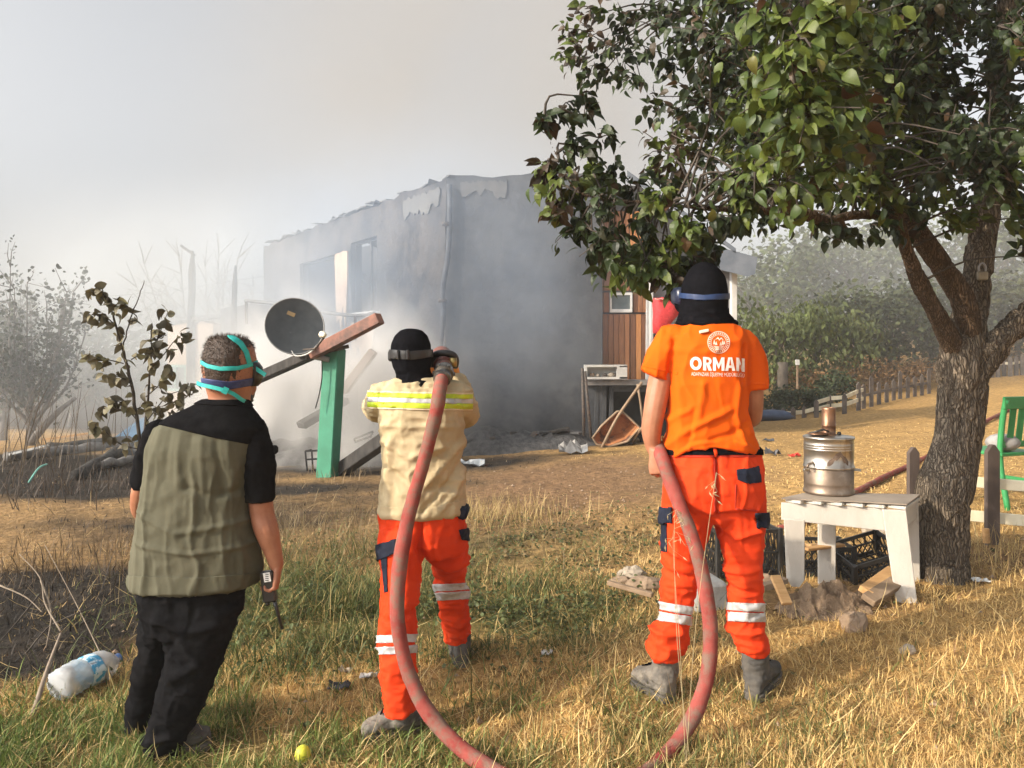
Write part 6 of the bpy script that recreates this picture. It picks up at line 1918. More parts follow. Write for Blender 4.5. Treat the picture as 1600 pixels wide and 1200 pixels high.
def scrap(px, py, s, mat, label, seed, name='litter_scrap', cat='litter', hgt=.35):
    g = G(px, py)
    mb = MB(); n = 5
    vs = []; fs = []
    rr = np.random.default_rng(seed)
    for i in range(n + 1):
        for j in range(n + 1):
            vs.append((g.x + s * (i / n - .5) * 1.6, g.y + s * (j / n - .5), g.z + .012 + s * hgt * abs(rr.normal(0, .6)) ))
    for i in range(n):
        for j in range(n):
            a = i * (n + 1) + j; fs.append((a, a + n + 1, a + n + 2, a + 1))
    k = len(vs); vs += [(x, y, z - .004) for x, y, z in vs]
    fs += [tuple(q + k for q in f[::-1]) for f in fs]
    mb.add(vs, fs)
    return tag(mb.build(name, mat, None, smooth=False, origin=(g.x, g.y, g.z)), label, cat)
m_wlit = M('white_litter', (.55, .55, .54), (.7, .7, .68), scale=9, rough=.6)
m_dlit = M('dark_litter', (.03, .032, .036), (.07, .07, .075), scale=12, rough=.6)
scrap(576, 1062, .05, m_wlit, 'white scrap on the ground beside the striped left trouser leg', 1)
scrap(530, 1077, .06, m_dlit, 'dark scrap in the grass left of the grey boot', 2)
scrap(540, 1052, .04, m_stone, 'pale crumpled scrap left of the white scrap', 3)
scrap(855, 1025, .035, m_wlit, 'tiny white scrap in the shade between the two men in orange trousers', 4)
scrap(1533, 912, .06, m_wlit, 'white flat piece of litter right of the tree foot', 5)
scrap(1207, 712, .12, m_dlit, 'dark crumpled thing on the tan field right of the orange shirt', 6, hgt=.6)
scrap(1241, 714, .09, M('red_litter', (.5, .03, .02), rough=.5), 'small red thing on the tan field behind the samovar', 7)
scrap(737, 729, .22, M('blue_grey_sheet', (.16, .18, .20), (.24, .26, .28), rough=.7), 'blue grey crumpled sheet at the edge of the ash, right of the beige jacket', 8)
scrap(895, 709, .26, M('grey_sheet', (.20, .19, .18), (.32, .31, .29), rough=.8), 'grey crumpled sheet at the foot of the house near the wheelbarrow', 9, hgt=.5)
scrap(1200, 690, .1, m_dlit, 'flat dark scrap on the field near the orange shirt', 10)

# ------------------------------------------------------------------ green post, beams and dish in front of the house
m_greenpost = M('green_post_paint', (.022, .16, .09), (.035, .22, .13), scale=4, rough=.65, bump=.25, bscale=30, wear=((.05, .12, .08), .6, .72))
YP = 9.9
gp = GA(511, YP)
post = thing('green_post', 'thick leaning green square post standing before the smoking house', 'post', gp)
a0, a1 = gp + Vector((0, 0, -.1)), P(523, 545, YP)
MB().bar(a0, a1, .23, .2, up=(.35, 1, 0)).build('post_shaft', m_greenpost, post, bevel=.012)
MB().bar(P(500, 552, YP - .13), P(545, 541, YP - .05), .16, .05).build('top_plate', m_metal_dark, post, bevel=.005)
MB().tube([P(466, 553, YP - .1), P(514, 562, YP - .12)], .035, 10).build('side_bracket', M('grey_metal', (.3, .3, .3)), post, smooth=True)
MB().tube(spline([P(503, 563, YP - .15), P(503, 590, YP - .15), P(499, 615, YP - .15), P(493, 638, YP - .15)], 4), .008, 6).build('hanging_wire', m_black, post, smooth=True)
def beam(pts, w_, h_, mat, label):
    a, b = Vector(pts[0]), Vector(pts[1])
    t = thing('fallen_beam', label, 'beam', (a + b) / 2)
    d = (b - a)
    k = 7
    rr = random.Random(int(abs(a.x) * 100))
    for i in range(1):
        mb = MB()
        mb.bar(a, b, w_, h_, taper=.95); mb.build('beam_timber', mat, t, bevel=.01)
    return t
m_redbeam = M('red_brown_beam', (.20, .085, .06), (.29, .135, .095), scale=5, rough=.75, bump=.3, bscale=30, wear=((.08, .055, .05), .5, .66))
jn = P(487, 553, 9.75)
tl = beam((jn, P(594, 497, 9.45)), .16, .15, m_redbeam, 'red brown beam sticking up to the right from the green post top')
tl2 = beam((P(375, 603, 10.6), jn + Vector((-.01, 0, -.01))), .16, .13, m_char, 'charred beam sloping down left from the green post behind the bareheaded man')
beam((P(528, 738, 10.1), P(606, 684, 9.4)), .20, .16, m_char, 'charred beam on the ground leaning right of the green post')
beam((P(536, 612, 11.3), P(584, 548, 11.3)), .24, .12, M('scorched_board', (.14, .10, .08), (.22, .16, .13), scale=5, rough=.9), 'scorched board leaning against the house wall behind the red beam')
beam((P(470, 665, 11.0), P(540, 625, 11.6)), .2, .1, m_char, 'dim charred beam in the smoke behind the green post')
# dish
dc = P(461, 509, 9.55)
dish = thing('satellite_dish', 'dark grey satellite dish mounted on the beam left of the green post', 'satellite dish', P(470, 552, 9.6))
ddir = Vector((.42, -1, .22)).normalized()
rd = Vector((0, 0, 1)).rotation_difference(ddir).to_matrix()
Rd = .355
prof = [(0.001, .0)] + [(Rd * k / 8, .036 * (k / 8) ** 2) for k in range(1, 9)]
prof2 = prof + [(Rd + .008, .038), (Rd + .008, .026), (Rd * .96, .022)] + [(Rd * k / 8, .036 * (k / 8) ** 2 - .012) for k in range(7, 0, -1)]
MB().lathe(prof2, 48, dc - ddir * .05, rd).build('reflector', M('grey_dish_paint', (.035, .043, .050), (.058, .067, .075), scale=5, rough=.45, bump=.05, wear=((.14, .14, .14), .66, .74), wscale=12), dish, smooth=True)
MB().tube([dc - ddir * .05 + (rd @ Vector((Rd * 1.02 * math.cos(a), Rd * 1.02 * math.sin(a), .034))) for a in np.linspace(0, 2 * math.pi, 49)[:-1]], .008, 8, closed=True).build('rim', M('pale_rim', (.22, .23, .235), (.3, .3, .3), rough=.5), dish, smooth=True)
lbl = P(447, 487, 9.55)
o_ = dc - ddir * .05
q = Vector(((lbl - o_).x, 0, (lbl - o_).z)); rr_ = q.length; zz_ = .085 * (rr_ / Rd) ** 2
MB().box(o_ + rd @ Vector((-.10, .135, .036 * (.168 / Rd) ** 2 + .004)), (.10, .05, .006), rd).build('label_sticker', M('ochre_sticker', (.32, .22, .10), rough=.6), dish)
lnb = P(505, 523, 9.2)
MB().tube([dc + Vector((.12, -.05, -.3)), P(492, 545, 9.35), lnb + Vector((0, .05, -.03))], .013, 8).build('feed_arm', m_metal_dark, dish, smooth=True)
MB().lathe([(.02, -.07), (.028, -.05), (.03, .0), (.042, .02), (.042, .05)], 18, lnb, Vector((0, 0, 1)).rotation_difference(Vector((-.5, .8, .1))).to_matrix()).build('feed_horn', M('ivory_plastic', (.62, .58, .45), (.7, .66, .55), rough=.5), dish, smooth=True)
MB().tube([dc - ddir * .07, dc - ddir * .14, P(455, 552, 9.7), P(470, 556, 9.68)], .028, 10).build('mount_arm', m_metal_dark, dish, smooth=True)
MB().tube(spline([P(455, 548, 9.5), P(462, 556, 9.48), P(478, 554, 9.45), P(492, 545, 9.4)], 4), .01, 6).build('coax_cable', M('white_cable', (.5, .5, .48), rough=.5), dish, smooth=True)

# wreck of a metal chair in the smoke and other twisted frames
wr = thing('burnt_chair_frame', 'thin black metal chair frame in the smoke left of the green post', 'chair frame', G(495, 737))
for a, b in (((477, 705), (480, 736)), ((487, 703), (489, 736)), ((512, 704), (512, 730)), ((477, 705), (513, 703)), ((480, 718), (512, 716)), ((483, 736), (496, 734)), ((477, 705), (487, 703))):
    MB().tube([P(*a, 10.6), P(*b, 10.6)], .014, 6).build('frame_tube', m_black, wr, smooth=True)
wr2 = thing('twisted_metal_frame', 'small twisted metal frame lying on rubble beside the beige jacket', 'metal frame', G(570, 695))
for a, b in (((553, 686), (583, 674)), ((556, 690), (580, 682)), ((553, 686), (556, 692)), ((583, 674), (578, 684))):
    MB().tube([P(*a, 11.0), P(*b, 11.0)], .014, 6).build('frame_tube', m_metal_dark, wr2, smooth=True)

# ------------------------------------------------------------------ by the porch: shelf box, wheelbarrow, net, poles
bx = thing('shelf_box', 'white open wooden box with odds and ends on the porch edge', 'box', P(947, 594, 12.45))
m_shelfw = M('dirty_white_board', (.42, .41, .38), (.55, .54, .50), scale=7, rough=.7, wear=((.26, .24, .21), .58, .7))
YB = 12.4
def pb_(px, py, d=0): return P(px, py, YB + d)
for a, b, c, d in ((914, 980, 570, 573.5), (914, 980, 589, 592.5), (914, 917.5, 573.5, 589), (964, 968, 573.5, 589)):
    MB().prism([pb_(a, c), pb_(b, c), pb_(b, d), pb_(a, d)], (0, .22, 0)).build('box_board', m_shelfw, bx)
MB().prism([pb_(968, 572), pb_(980, 571), pb_(980, 592), pb_(968, 592)], (0, .2, 0)).build('side_panel', m_shelfw, bx)
MB().prism([pb_(917, 573, .2), pb_(965, 573, .2), pb_(965, 590, .2), pb_(917, 590, .2)], (0, .03, 0)).build('back_panel', m_shelfw, bx)
for k, (px, r) in enumerate(((925, .04), (934, .03), (945, .035), (955, .045), (960, .035))):
    tag(MB().ball(P(px, 587.5 - r * 40, YB + .1), (r * 1.2, r, r), 10).build('small_jug', [m_oldwood, m_stone, m_metal_dark, m_stone, m_metal_dark][k], None, smooth=True, origin=P(px, 588, YB + .1)),
        ['brown lump at the left end inside the white box', 'pale pebble second from left inside the white box', 'dark lump in the middle of the white box', 'pale round lump second from right inside the white box', 'dark lump at the right end inside the white box'][k], 'oddment')
wb0 = Vector(G(945, 699))
wb = thing('wheelbarrow', 'rusty orange wheelbarrow tipped up on its nose under the porch', 'wheelbarrow', wb0)
YW_ = 11.55
def wq(px, py, d=0): return P(px, py, YW_ + d)
m_rust = M('rusty_orange_steel', (.36, .13, .045), (.50, .21, .08), scale=7, rough=.7, bump=.3, bscale=40, wear=((.14, .07, .045), .50, .62), wscale=6)
# tray: rim outline seen from its open side, bottom deeper
rim = [wq(926, 684), wq(932, 694), wq(950, 698), wq(980, 690), wq(1000, 668), wq(972, 643), wq(964, 643), wq(940, 665)]
cen = sum(rim, Vector()) / len(rim)
bot_ = [cen + (p - cen) * .62 + Vector((.05, .30, .05)) for p in rim]
mb = MB()
n = len(rim)
rim2 = [cen + (p - cen) * 1.03 + Vector((0, .012, 0)) for p in rim]; bot2 = [p + Vector((0, .02, 0)) for p in bot_]
vs = rim + bot_ + rim2 + bot2; fs = []
for k in range(n):
    j = (k + 1) % n
    fs += [(k, j, n + j, n + k), (2 * n + j, 2 * n + k, 3 * n + k, 3 * n + j), (k, 2 * n + k, 2 * n + j, j)]
fs += [tuple(n + k for k in range(n)), tuple(3 * n + k for k in range(n - 1, -1, -1))]
mb.add(vs, fs); mb.build('tray', m_rust, wb)
MB().tube([p + Vector((0, -.005, 0)) for p in rim], .018, 8, closed=True).build('tray_rim', m_oldwood, wb, smooth=True)
MB().tube(spline([wq(940, 700, -.04), wq(966, 650, -.05), wq(1003, 597, -.1)], 4), .022, 8).build('handle', m_oldwood, wb, smooth=True)
MB().tube(spline([wq(985, 694, .2), wq(1000, 672, -.02), wq(1012, 662, -.05)], 4), .022, 8).build('handle', m_oldwood, wb, smooth=True)
MB().tube([wq(996, 600, .2), wq(1001, 630, .2), wq(1008, 690, .2)], .018, 8).build('leg_brace', m_oldwood, wb, smooth=True)
wc = wq(988, 690, .35)
MB().tube([wc + Vector((.15 * math.cos(a), .0, .15 * math.sin(a))) for a in np.linspace(0, 2 * math.pi, 25)[:-1]], .035, 8, closed=True).build('wheel', m_black, wb, smooth=True)
net = thing('red_net_bag', 'red net bag hanging beside the porch screen next to the orange shirt', 'net bag', P(1044, 470, 12.0))
mb = MB()
mb.rings([(P(1046, 466, 12), Vector((.24, 0, 0)), Vector((0, .12, 0)), 2), (P(1045, 470, 12), Vector((.25, 0, 0)), Vector((0, .13, 0)), 2), (P(1041, 490, 12), Vector((.21, 0, 0)), Vector((0, .13, 0)), 2),
          (P(1034, 505, 12), Vector((.15, 0, 0)), Vector((0, .12, 0)), 2), (P(1030, 520, 12), Vector((.10, 0, 0)), Vector((0, .09, 0)), 2), (P(1030, 523, 12), Vector((.05, 0, 0)), Vector((0, .05, 0)), 2)], 26)
me = mb.mesh('n'); displace(me, lambda c: folds(c, (7, 7, 3), .03, 4) )
put('net_sack', me, M('red_net', (.50, .03, .035), (.66, .055, .06), scale=30, rough=.75, transl=.25), net)
MB().tube([P(1023 + 46 * k / 10, 467 + (k % 2) * 1.0, 11.85) for k in range(11)], .012, 6).build('net_cord', M('pale_net_cord', (.6, .25, .22), rough=.7), net, smooth=True)
for k, (a, b, lab) in enumerate((((910, 575), (913, 702), 'left thin metal pole leaning under the white shelf box'), ((914, 580), (925, 704), 'right thin metal pole leaning under the white shelf box'))):
    tag(MB().tube([P(*a, 12.0), P(*b, 12.0)], .025, 8).build('metal_pole', m_metal_dark, None, smooth=True, origin=P(*b, 12.0)), lab, 'pole')
# ash and rubble at the foot of the wall
m_ash = M('ash_rubble', (.03, .03, .032), (.085, .083, .082), scale=9, rough=1, bump=1, bscale=20, bdist=.04)
def heap(c, r, mat, label, seed, name='ash_heap', cat='ash heap'):
    mb = MB(); n = 40
    vs, fs = [], []
    for i in range(9):
        t = i / 8
        for k in range(n):
            a = 2 * math.pi * k / n
            x, y = c.x + r[0] * t * math.cos(a), c.y + r[1] * t * math.sin(a)
            nz_ = float(fbm(np.array([[x * 2.2 + seed, y * 2.2, 0]]), 3)[0])
            z = gz(x, y) + r[2] * (1 - t * t) * (1 + .8 * nz_) - (.03 if i == 8 else 0) + .06 * nz_ * (1 - t)
            vs.append((x, y, z))
    for i in range(8):
        for k in range(n):
            j = (k + 1) % n; fs.append((i * n + k, (i + 1) * n + k, (i + 1) * n + j, i * n + j))
    return tag(MB().add(vs, fs).build(name, mat, None, smooth=True, origin=(c.x, c.y, gz(c.x, c.y))), label, cat)
def soil():
    c = SOIL; n = 60; vs, fs = [], []
    q = []
    for i in range(22):
        t = i / 21
        for k in range(n):
            a = 2 * math.pi * k / n
            q.append((c.x + .27 * t * math.cos(a) * (1 + .15 * math.sin(3 * a)), c.y + .17 * t * math.sin(a), t))
    q = np.array(q)
    pp3 = np.stack([q[:, 0], q[:, 1], q[:, 0] * 0], 1)
    lump = 1 - 2 * np.abs(vnoise(pp3 * 14 + 3)) + .5 * (1 - 2 * np.abs(vnoise(pp3 * 31))) + .25 * vnoise(pp3 * 70)
    z = gz_arr(q[:, 0], q[:, 1]) - .02 + (1 - q[:, 2] ** 2) * (.115 + .055 * lump)
    vs = np.stack([q[:, 0], q[:, 1], z], 1)
    for i in range(21):
        for k in range(n):
            j = (k + 1) % n; fs.append((i * n + k, (i + 1) * n + k, (i + 1) * n + j, i * n + j))
    tag(MB().add([Vector(v) for v in vs], fs).build('soil_heap', m_clod, None, smooth=False, origin=c), 'heap of dry broken soil in front of the crates', 'soil heap')
soil()
heap(P(800, 700, 12.2), (1.7, .65, .28), m_ash, 'long dark ash heap along the foot of the grey end wall', 1)
heap(P(590, 715, 11.8), (1.3, .8, .30), m_ash, 'smoking ash heap behind the green post and the beige jacket', 2)
heap(P(450, 715, 12.0), (1.4, .9, .25), m_ash, 'ash heap left of the green post under the smoke', 3)
heap(P(330, 720, 13.0), (1.6, .9, .3), m_ash, 'ash heap in front of the lean-to', 4)
rr = random.Random(12)
RUB = ['leftmost charred stick on the long ash heap', 'second rubble piece from the left on the long ash heap', 'pale chunk near the left third of the long ash heap', 'dark plate left of the middle of the long ash heap',
       'rubble bar in the middle of the long ash heap', 'rubble piece right of the middle of the long ash heap', 'second rubble piece from the right on the long ash heap', 'rightmost rubble piece on the ash heap by the grey crumpled sheet']
for k in range(8):
    px = 742 + k * 22 + rr.uniform(-5, 5); Y = rr.uniform(11.7, 12.2); g = GA(px, Y)
    L = rr.uniform(.2, .45); a = rr.uniform(0, 3.1)
    o = MB().bar((g.x - L / 2 * math.cos(a), g.y - L / 2 * math.sin(a), g.z + .16 + rr.uniform(0, .1)), (g.x + L / 2 * math.cos(a), g.y + L / 2 * math.sin(a), g.z + .2 + rr.uniform(0, .1)), rr.uniform(.05, .14), .04).build('rubble_piece', [m_char, m_metal_dark, m_stone, m_char, m_metal_dark, m_ash, m_char, m_ash][k], None, bevel=.008, origin=g)
    tag(o, RUB[k], 'rubble', 'rubble pieces on the ash heap')
# ------------------------------------------------------------------ trees and bushes beyond the field
m_farleaf = M('far_leaf', (.8, .8, .8), (1.25, 1.2, 1.1), scale=3, rough=.6, attr=True, transl=.2, spec=.3)
m_fartrunk = M('far_bark', (.06, .05, .04), (.12, .1, .08), scale=6, rough=.95)
def crown_leaves(c, rad, n, size, base_col, droop=.2, clumps=26, rs=None, low=0.0):
    """leaf faces gathered in clumps through the crown, with gaps"""
    cc = unit(rs.normal(0, 1, (clumps, 3))) * (rs.uniform(.25, 1.0, (clumps, 1)) ** .5)
    cc[:, 2] = np.maximum(cc[:, 2], -.85)
    cen = np.array(c) + cc * np.array(rad)
    w = rs.integers(0, clumps, n)
    sp = np.array(rad).mean() * .24
    p = cen[w] + rs.normal(0, 1, (n, 3)) * sp * np.array([1, 1, .75])
    ax = unit(rs.normal(0, 1, (n, 3)) * np.array([1, 1, .6]) + np.array([0, 0, -droop]))
    nr = unit(np.array([-.3, -.3, .6]) + rs.normal(0, .6, (n, 3)))
    sz = rs.uniform(.7, 1.4, n) * size
    k = rs.random((n, 1))
    tint = rs.normal(1, .16, (clumps, 1))[w]
    col = np.array(base_col) * (.65 + .7 * k) * tint
    return p, ax, nr, sz, np.clip(col, .004, 1)
def bg_tree(px, ytop, Y, wid, label, colr, n=1500, size=.16, group='trees beyond the field', droop=.3, seed=0, cat='tree', width=.5, stem=True, name='broad_tree', zb=None):
    rs = np.random.default_rng(100 + seed)
    g = GA(px, Y)
    if zb is not None: g.z = zb
    top = P(px, ytop, Y).z
    H = top - g.z
    t = thing(name, label, cat, g, group)
    cr = Vector((g.x, g.y, g.z + H * .58))
    if stem:
        mb = MB()
        mb.tube([g - Vector((0, 0, .2)), g + Vector((rs.normal(0, .1), 0, H * .3)), cr + Vector((rs.normal(0, .2), rs.normal(0, .2), H * .2))], [H * .032, H * .024, H * .006], 8)
        for k in range(6):
            a = rs.uniform(0, 6.28); q = g + Vector((0, 0, H * rs.uniform(.2, .4)))
            mb.tube([q, q + Vector((math.cos(a) * wid * .3, math.sin(a) * wid * .3, H * .2)), q + Vector((math.cos(a) * wid * .6, math.sin(a) * wid * .6, H * .35))], [H * .014, H * .009, H * .003], 6)
        mb.build('trunk', m_fartrunk, t, smooth=True)
    p, ax, nr, sz, col = crown_leaves(cr, (wid, wid * .8, H * .44), n, size, colr, droop, 30, rs)
    p[:, 2] = np.maximum(p[:, 2], g.z + .02)
    tag(put('crown', leaves_mesh('crown', p, ax, nr, sz, col, width=width), m_farleaf, t, smooth=False), kind='stuff')
    return t
FAR = [(1185, 395, 29, 2.6, 'pale hazy tree just right of the porch eaves'), (1262, 372, 31, 2.8, 'hazy tall tree above the willow shrub'), (1345, 352, 30, 2.9, 'hazy broad tree left of the forked trunk'),
       (1432, 335, 32, 3.1, 'hazy tall tree seen between the two left limbs of the pear'), (1508, 322, 30, 3.0, 'tall hazy tree seen right behind the fork of the pear'), (1585, 318, 31, 3.1, 'tall hazy tree at the right edge behind the padlock'),
       (1680, 315, 30, 3.2, 'hazy tree cut by the right picture edge'), (1130, 420, 34, 2.4, 'hazy tree half hidden by the white porch column')]
for k, (px, yt, Y, wd, lb) in enumerate(FAR):
    bg_tree(px, yt, Y, wd, lb, (.075, .095, .045), 1900, .22, seed=k)
NEAR = [(1212, 470, 22, 1.7, 'green willow like shrub left, right beside the orange shoulder', (.11, .14, .05), 1.6), (1272, 478, 22.5, 1.6, 'green shrub with hanging leaves behind the hedge', (.105, .13, .048), 1.6), (1335, 455, 24, 1.7, 'grey green shrub above the dry orange brush', (.075, .092, .042), .3),
        (1395, 450, 24, 1.6, 'dark green shrub behind the dry orange brush', (.062, .078, .038), .3), (1452, 440, 25, 1.8, 'shrub seen beneath the left pear limb', (.055, .07, .032), .3), (1522, 430, 25, 1.9, 'shrub seen between middle and right pear stems', (.06, .07, .034), .3),
        (1590, 425, 25, 1.9, 'shrub above the far right fence pickets', (.07, .08, .035), .3), (1665, 430, 25, 1.9, 'shrub beyond the right picture edge', (.06, .07, .034), .3)]
for k, (px, yt, Y, wd, lb, colr, dr) in enumerate(NEAR):
    bg_tree(px, yt, Y, wd, lb, colr, 2100, .17, 'shrubs along the foot of the slope', dr, 30 + k, 'shrub', .34 if dr > 1 else .5, name='tall_shrub')
BR = [(1345, 560, 21.5, 1.0, 'left bush of dry orange brush behind the picket fence'), (1405, 565, 21.8, .9, 'middle bush of dry orange brush behind the picket fence'), (1450, 560, 22.5, .9, 'right bush of dry orange brush beside the tree trunk'), (1585, 545, 25, 1.0, 'reddish dry bush above the far right pickets'), (1250, 575, 21, .8, 'low dry brush at the foot of the willow shrubs')]
for k, (px, yt, Y, wd, lb) in enumerate(BR):
    bg_tree(px, yt, Y, wd, lb, (.21, .13, .065), 650, .10, 'bushes of dry brush', .1, 60 + k, 'dry bush', .3, stem=False, name='dry_bush')
HG_ = [(1205, 612, 17.6, .55, 'low green garden bush left end behind the far rails'), (1240, 610, 17.8, .55, 'low green garden bush in the middle of the row'), (1275, 612, 18, .5, 'low green garden bush at the right end of the row'), (1308, 583, 18.4, .45, 'taller leafy garden plant behind the first tall pickets')]
for k, (px, yt, Y, wd, lb) in enumerate(HG_):
    bg_tree(px, yt, Y, wd, lb, (.035, .05, .022), 700, .09, 'garden bushes behind the far fence', .2, 70 + k, 'garden bush', .5, stem=False, name='garden_bush')
tag(MB().tube([GA(1223, 20.5) - Vector((0, 0, .1)), P(1223, 566, 20.5)], .14, 10).build('tree_stump', m_fartrunk, None, smooth=True, origin=GA(1223, 20.5)), 'grey sawn tree stump at the foot of the willow shrubs', 'stump')
st = thing('garden_stake', 'thin stake with a white top behind the garden bushes', 'stake', GA(1246, 20))
MB().tube([GA(1246, 20) - Vector((0, 0, .1)), P(1246, 562, 20)], .03, 6).build('stick', m_oldwood, st)
MB().box(P(1246, 566, 19.95), (.09, .06, .14)).build('white_cap', m_wlit, st)
# far picket fences
ff = thing('picket_fence', 'weathered grey brown picket fence with white rails across the far field', 'fence', G(1342, 640))
FP = [(1192, 636, 655), (1208, 637, 655), (1224, 637, 655), (1240, 636, 655), (1257, 634, 654), (1276, 624, 653), (1298, 617, 649), (1320, 615, 647), (1342, 597, 642), (1350, 600, 640), (1362, 587, 636), (1374, 596, 632), (1386, 597, 629), (1397, 593, 627), (1407, 579, 624), (1419, 588, 622), (1430, 588, 620), (1441, 585, 618), (1452, 575, 616)]
m_oldpicket = M('weathered_picket', (.085, .07, .062), (.16, .135, .115), scale=6, rough=.9, bump=.2)
fpts = []
for px, yt, yb in FP:
    g = G(px, yb); fpts.append(g)
    t = P(px, yt, g.y)
    s = Vector((.055, .02, 0)); up = Vector((0, 0, 1)); H = t.z - g.z
    poly = [g - s - up * .05, g + s - up * .05, g + s + up * (H - .06), g + up * H, g - s + up * (H - .06)]
    MB().prism(poly, (0, .04, 0)).build('picket', m_oldpicket, ff)
for i in range(len(FP) - 1):
    a, b = fpts[i], fpts[i + 1]
    if i < 9:
        ha, hb = FP[i][2] - FP[i][1], FP[i + 1][2] - FP[i + 1][1]
        for fr_ in ((.45, .82) if i > 4 else (.5,)):
            za = a.z + (min(.55, P(0, FP[i][1], a.y).z - a.z)) * fr_; zb_ = b.z + (min(.55, P(0, FP[i + 1][1], b.y).z - b.z)) * fr_
            MB().bar(Vector((a.x, a.y + .03, za)), Vector((b.x, b.y + .03, zb_)), .025, .085).build('rail', m_rail, ff)
    else:
        MB().bar(Vector((a.x, a.y + .05, a.z + .3)), Vector((b.x, b.y + .05, b.z + .3)), .025, .06).build('rail', m_oldpicket, ff)
ff2 = thing('picket_fence', 'far right grey picket fence on the rising ground behind the pear trunk', 'fence', G(1575, 588))
pf = []
for k in range(11):
    px = 1541 + k * 9.5
    g = G(px, 592 - k * .9); t = P(px, 560 - k * .8 - (3 if k % 3 == 0 else 0), g.y)
    s = Vector((.06, 0, 0)); up = Vector((0, 0, 1)); H = t.z - g.z
    MB().prism([g - s - up * .05, g + s - up * .05, g + s + up * (H - .07), g + up * H, g - s + up * (H - .07)], (0, .04, 0)).build('picket', m_oldpicket, ff2)
    pf.append(g)
for a, b in zip(pf[:-1], pf[1:]):
    MB().bar(a + Vector((0, .05, .4)), b + Vector((0, .05, .4)), .025, .07).build('rail', m_rail, ff2)
g = G(1206, 657)
tag(MB().ball((g.x, g.y, g.z + .1), (.5, .3, .14), 12).build('blue_tarp_heap', M('dark_blue_tarp', (.02, .04, .09), (.04, .07, .14), scale=8, rough=.5), None, smooth=True, origin=g), 'dark blue folded tarp lying before the far fence beside the orange sleeve', 'tarp')

# ------------------------------------------------------------------ left: smoky shrubs, bare trees, burnt logs
m_smtwig = M('smoky_twig', (.09, .08, .07), (.15, .135, .12), scale=10, rough=.9)
def upright_tree(px, ybase, Y, H, spread, label, n_br=16, leaf=700, colr=(.05, .062, .045), seed=0, name='upright_tree', cat='tree', group=None, bend=None, bare=False):
    rs = np.random.default_rng(seed)
    g = GA(px, Y)
    t = thing(name, label, cat, g, group)
    mb = MB(); pp_ = []
    main = [g - Vector((0, 0, .1)), g + Vector((rs.normal(0, .05), 0, H * .18))]
    mb.tube(main, [H * .024, H * .018], 8)
    if bend:
        bp_ = [tuple(g + Vector((0, 0, .05))), tuple(P(*bend[0], Y)), tuple(P(*bend[1], Y)), tuple(P(*bend[2], Y))]
        q = spline(bp_, 5); mb.tube([Vector(v) for v in q], list(np.linspace(H * .024, H * .010, len(q))), 8)
    for k in range(n_br):
        a = rs.uniform(0, 6.283); f = rs.uniform(.25, 1)
        st_ = main[1] + Vector((0, 0, rs.uniform(-.12, .1) * H))
        en = g + Vector((math.cos(a) * spread * f, math.sin(a) * spread * f * .8, H * rs.uniform(.6, 1.0) * (1.05 - .25 * f)))
        md = st_.lerp(en, .4) + Vector((math.cos(a) * spread * .18, math.sin(a) * spread * .18, -H * .02))
        q = [Vector(v) for v in spline([tuple(st_), tuple(md), tuple(en)], 5)]
        mb.tube(q, list(np.linspace(H * .010, H * .002, len(q))), 5)
        for j in range(3, len(q)):
            for m_ in range(3 if bare else 2):
                d = Vector(((en - st_).normalized() * .8 + Vector(rs.normal(0, .45, 3)))).normalized() * H * rs.uniform(.06, .17)
                mb.tube([q[j], q[j] + d * .5 + Vector(rs.normal(0, .02, 3)), q[j] + d], [H * .0028, H * .002, H * .001], 4)
                for u in (.3, .55, .8, 1.0): pp_.append(q[j] + d * u)
    mb.build('branches', m_smtwig, t, smooth=True)
    if leaf:
        pp_ = np.array([tuple(v) for v in pp_]); w_ = rs.integers(0, len(pp_), leaf)
        p = pp_[w_] + rs.normal(0, .06, (leaf, 3))
        k = rs.random((leaf, 1))
        tag(put('leaves', leaves_mesh('leaves', p, unit(rs.normal(0, 1, (leaf, 3)) + np.array([0, 0, .2])), rs.normal(0, 1, (leaf, 3)), rs.uniform(.05, .10, leaf), np.array(colr) * (.6 + .8 * k)), m_farleaf, t, smooth=False), kind='stuff')
    return t
upright_tree(48, 690, 13.5, 3.3, 1.0, 'smoky upright tree at the left edge with many thin shoots', 24, 2600, seed=1, bend=[(70, 665), (95, 640), (118, 622)], group='smoky trees at the left')
upright_tree(5, 690, 14.5, 3.3, 1.0, 'smoky leafy tree cut by the left picture edge', 20, 2200, seed=2, group='smoky trees at the left')
upright_tree(108, 690, 18, 2.8, 1.0, 'smaller smoky tree right of the two at the left edge', 16, 900, seed=3, group='smoky trees at the left')
upright_tree(345, 600, 21, 5.4, 2.3, 'bare leafless tree behind the charred posts', 14, 0, seed=4, bare=True, group='smoky trees at the left')
upright_tree(395, 600, 24, 5.6, 1.9, 'second bare tree just left of the tall house', 9, 0, seed=8, bare=True, group='smoky trees at the left')
upright_tree(160, 640, 24, 2.6, 1.6, 'dim smoky bush behind the scorched sapling', 14, 700, seed=5, group='smoky trees at the left')
for k, (px, Y, wd, yt, lb) in enumerate(((60, 44, 7, 505, 'far smoky grove at the left edge'), (210, 48, 8, 512, 'far smoky grove behind the sapling'), (-90, 46, 8, 500, 'far smoky grove beyond the left edge'))):
    bg_tree(px, yt, Y, wd, lb, (.06, .075, .05), 1500, .38, 'far groves in the smoke', .2, 80 + k, 'grove', .6, stem=False, name='far_grove')
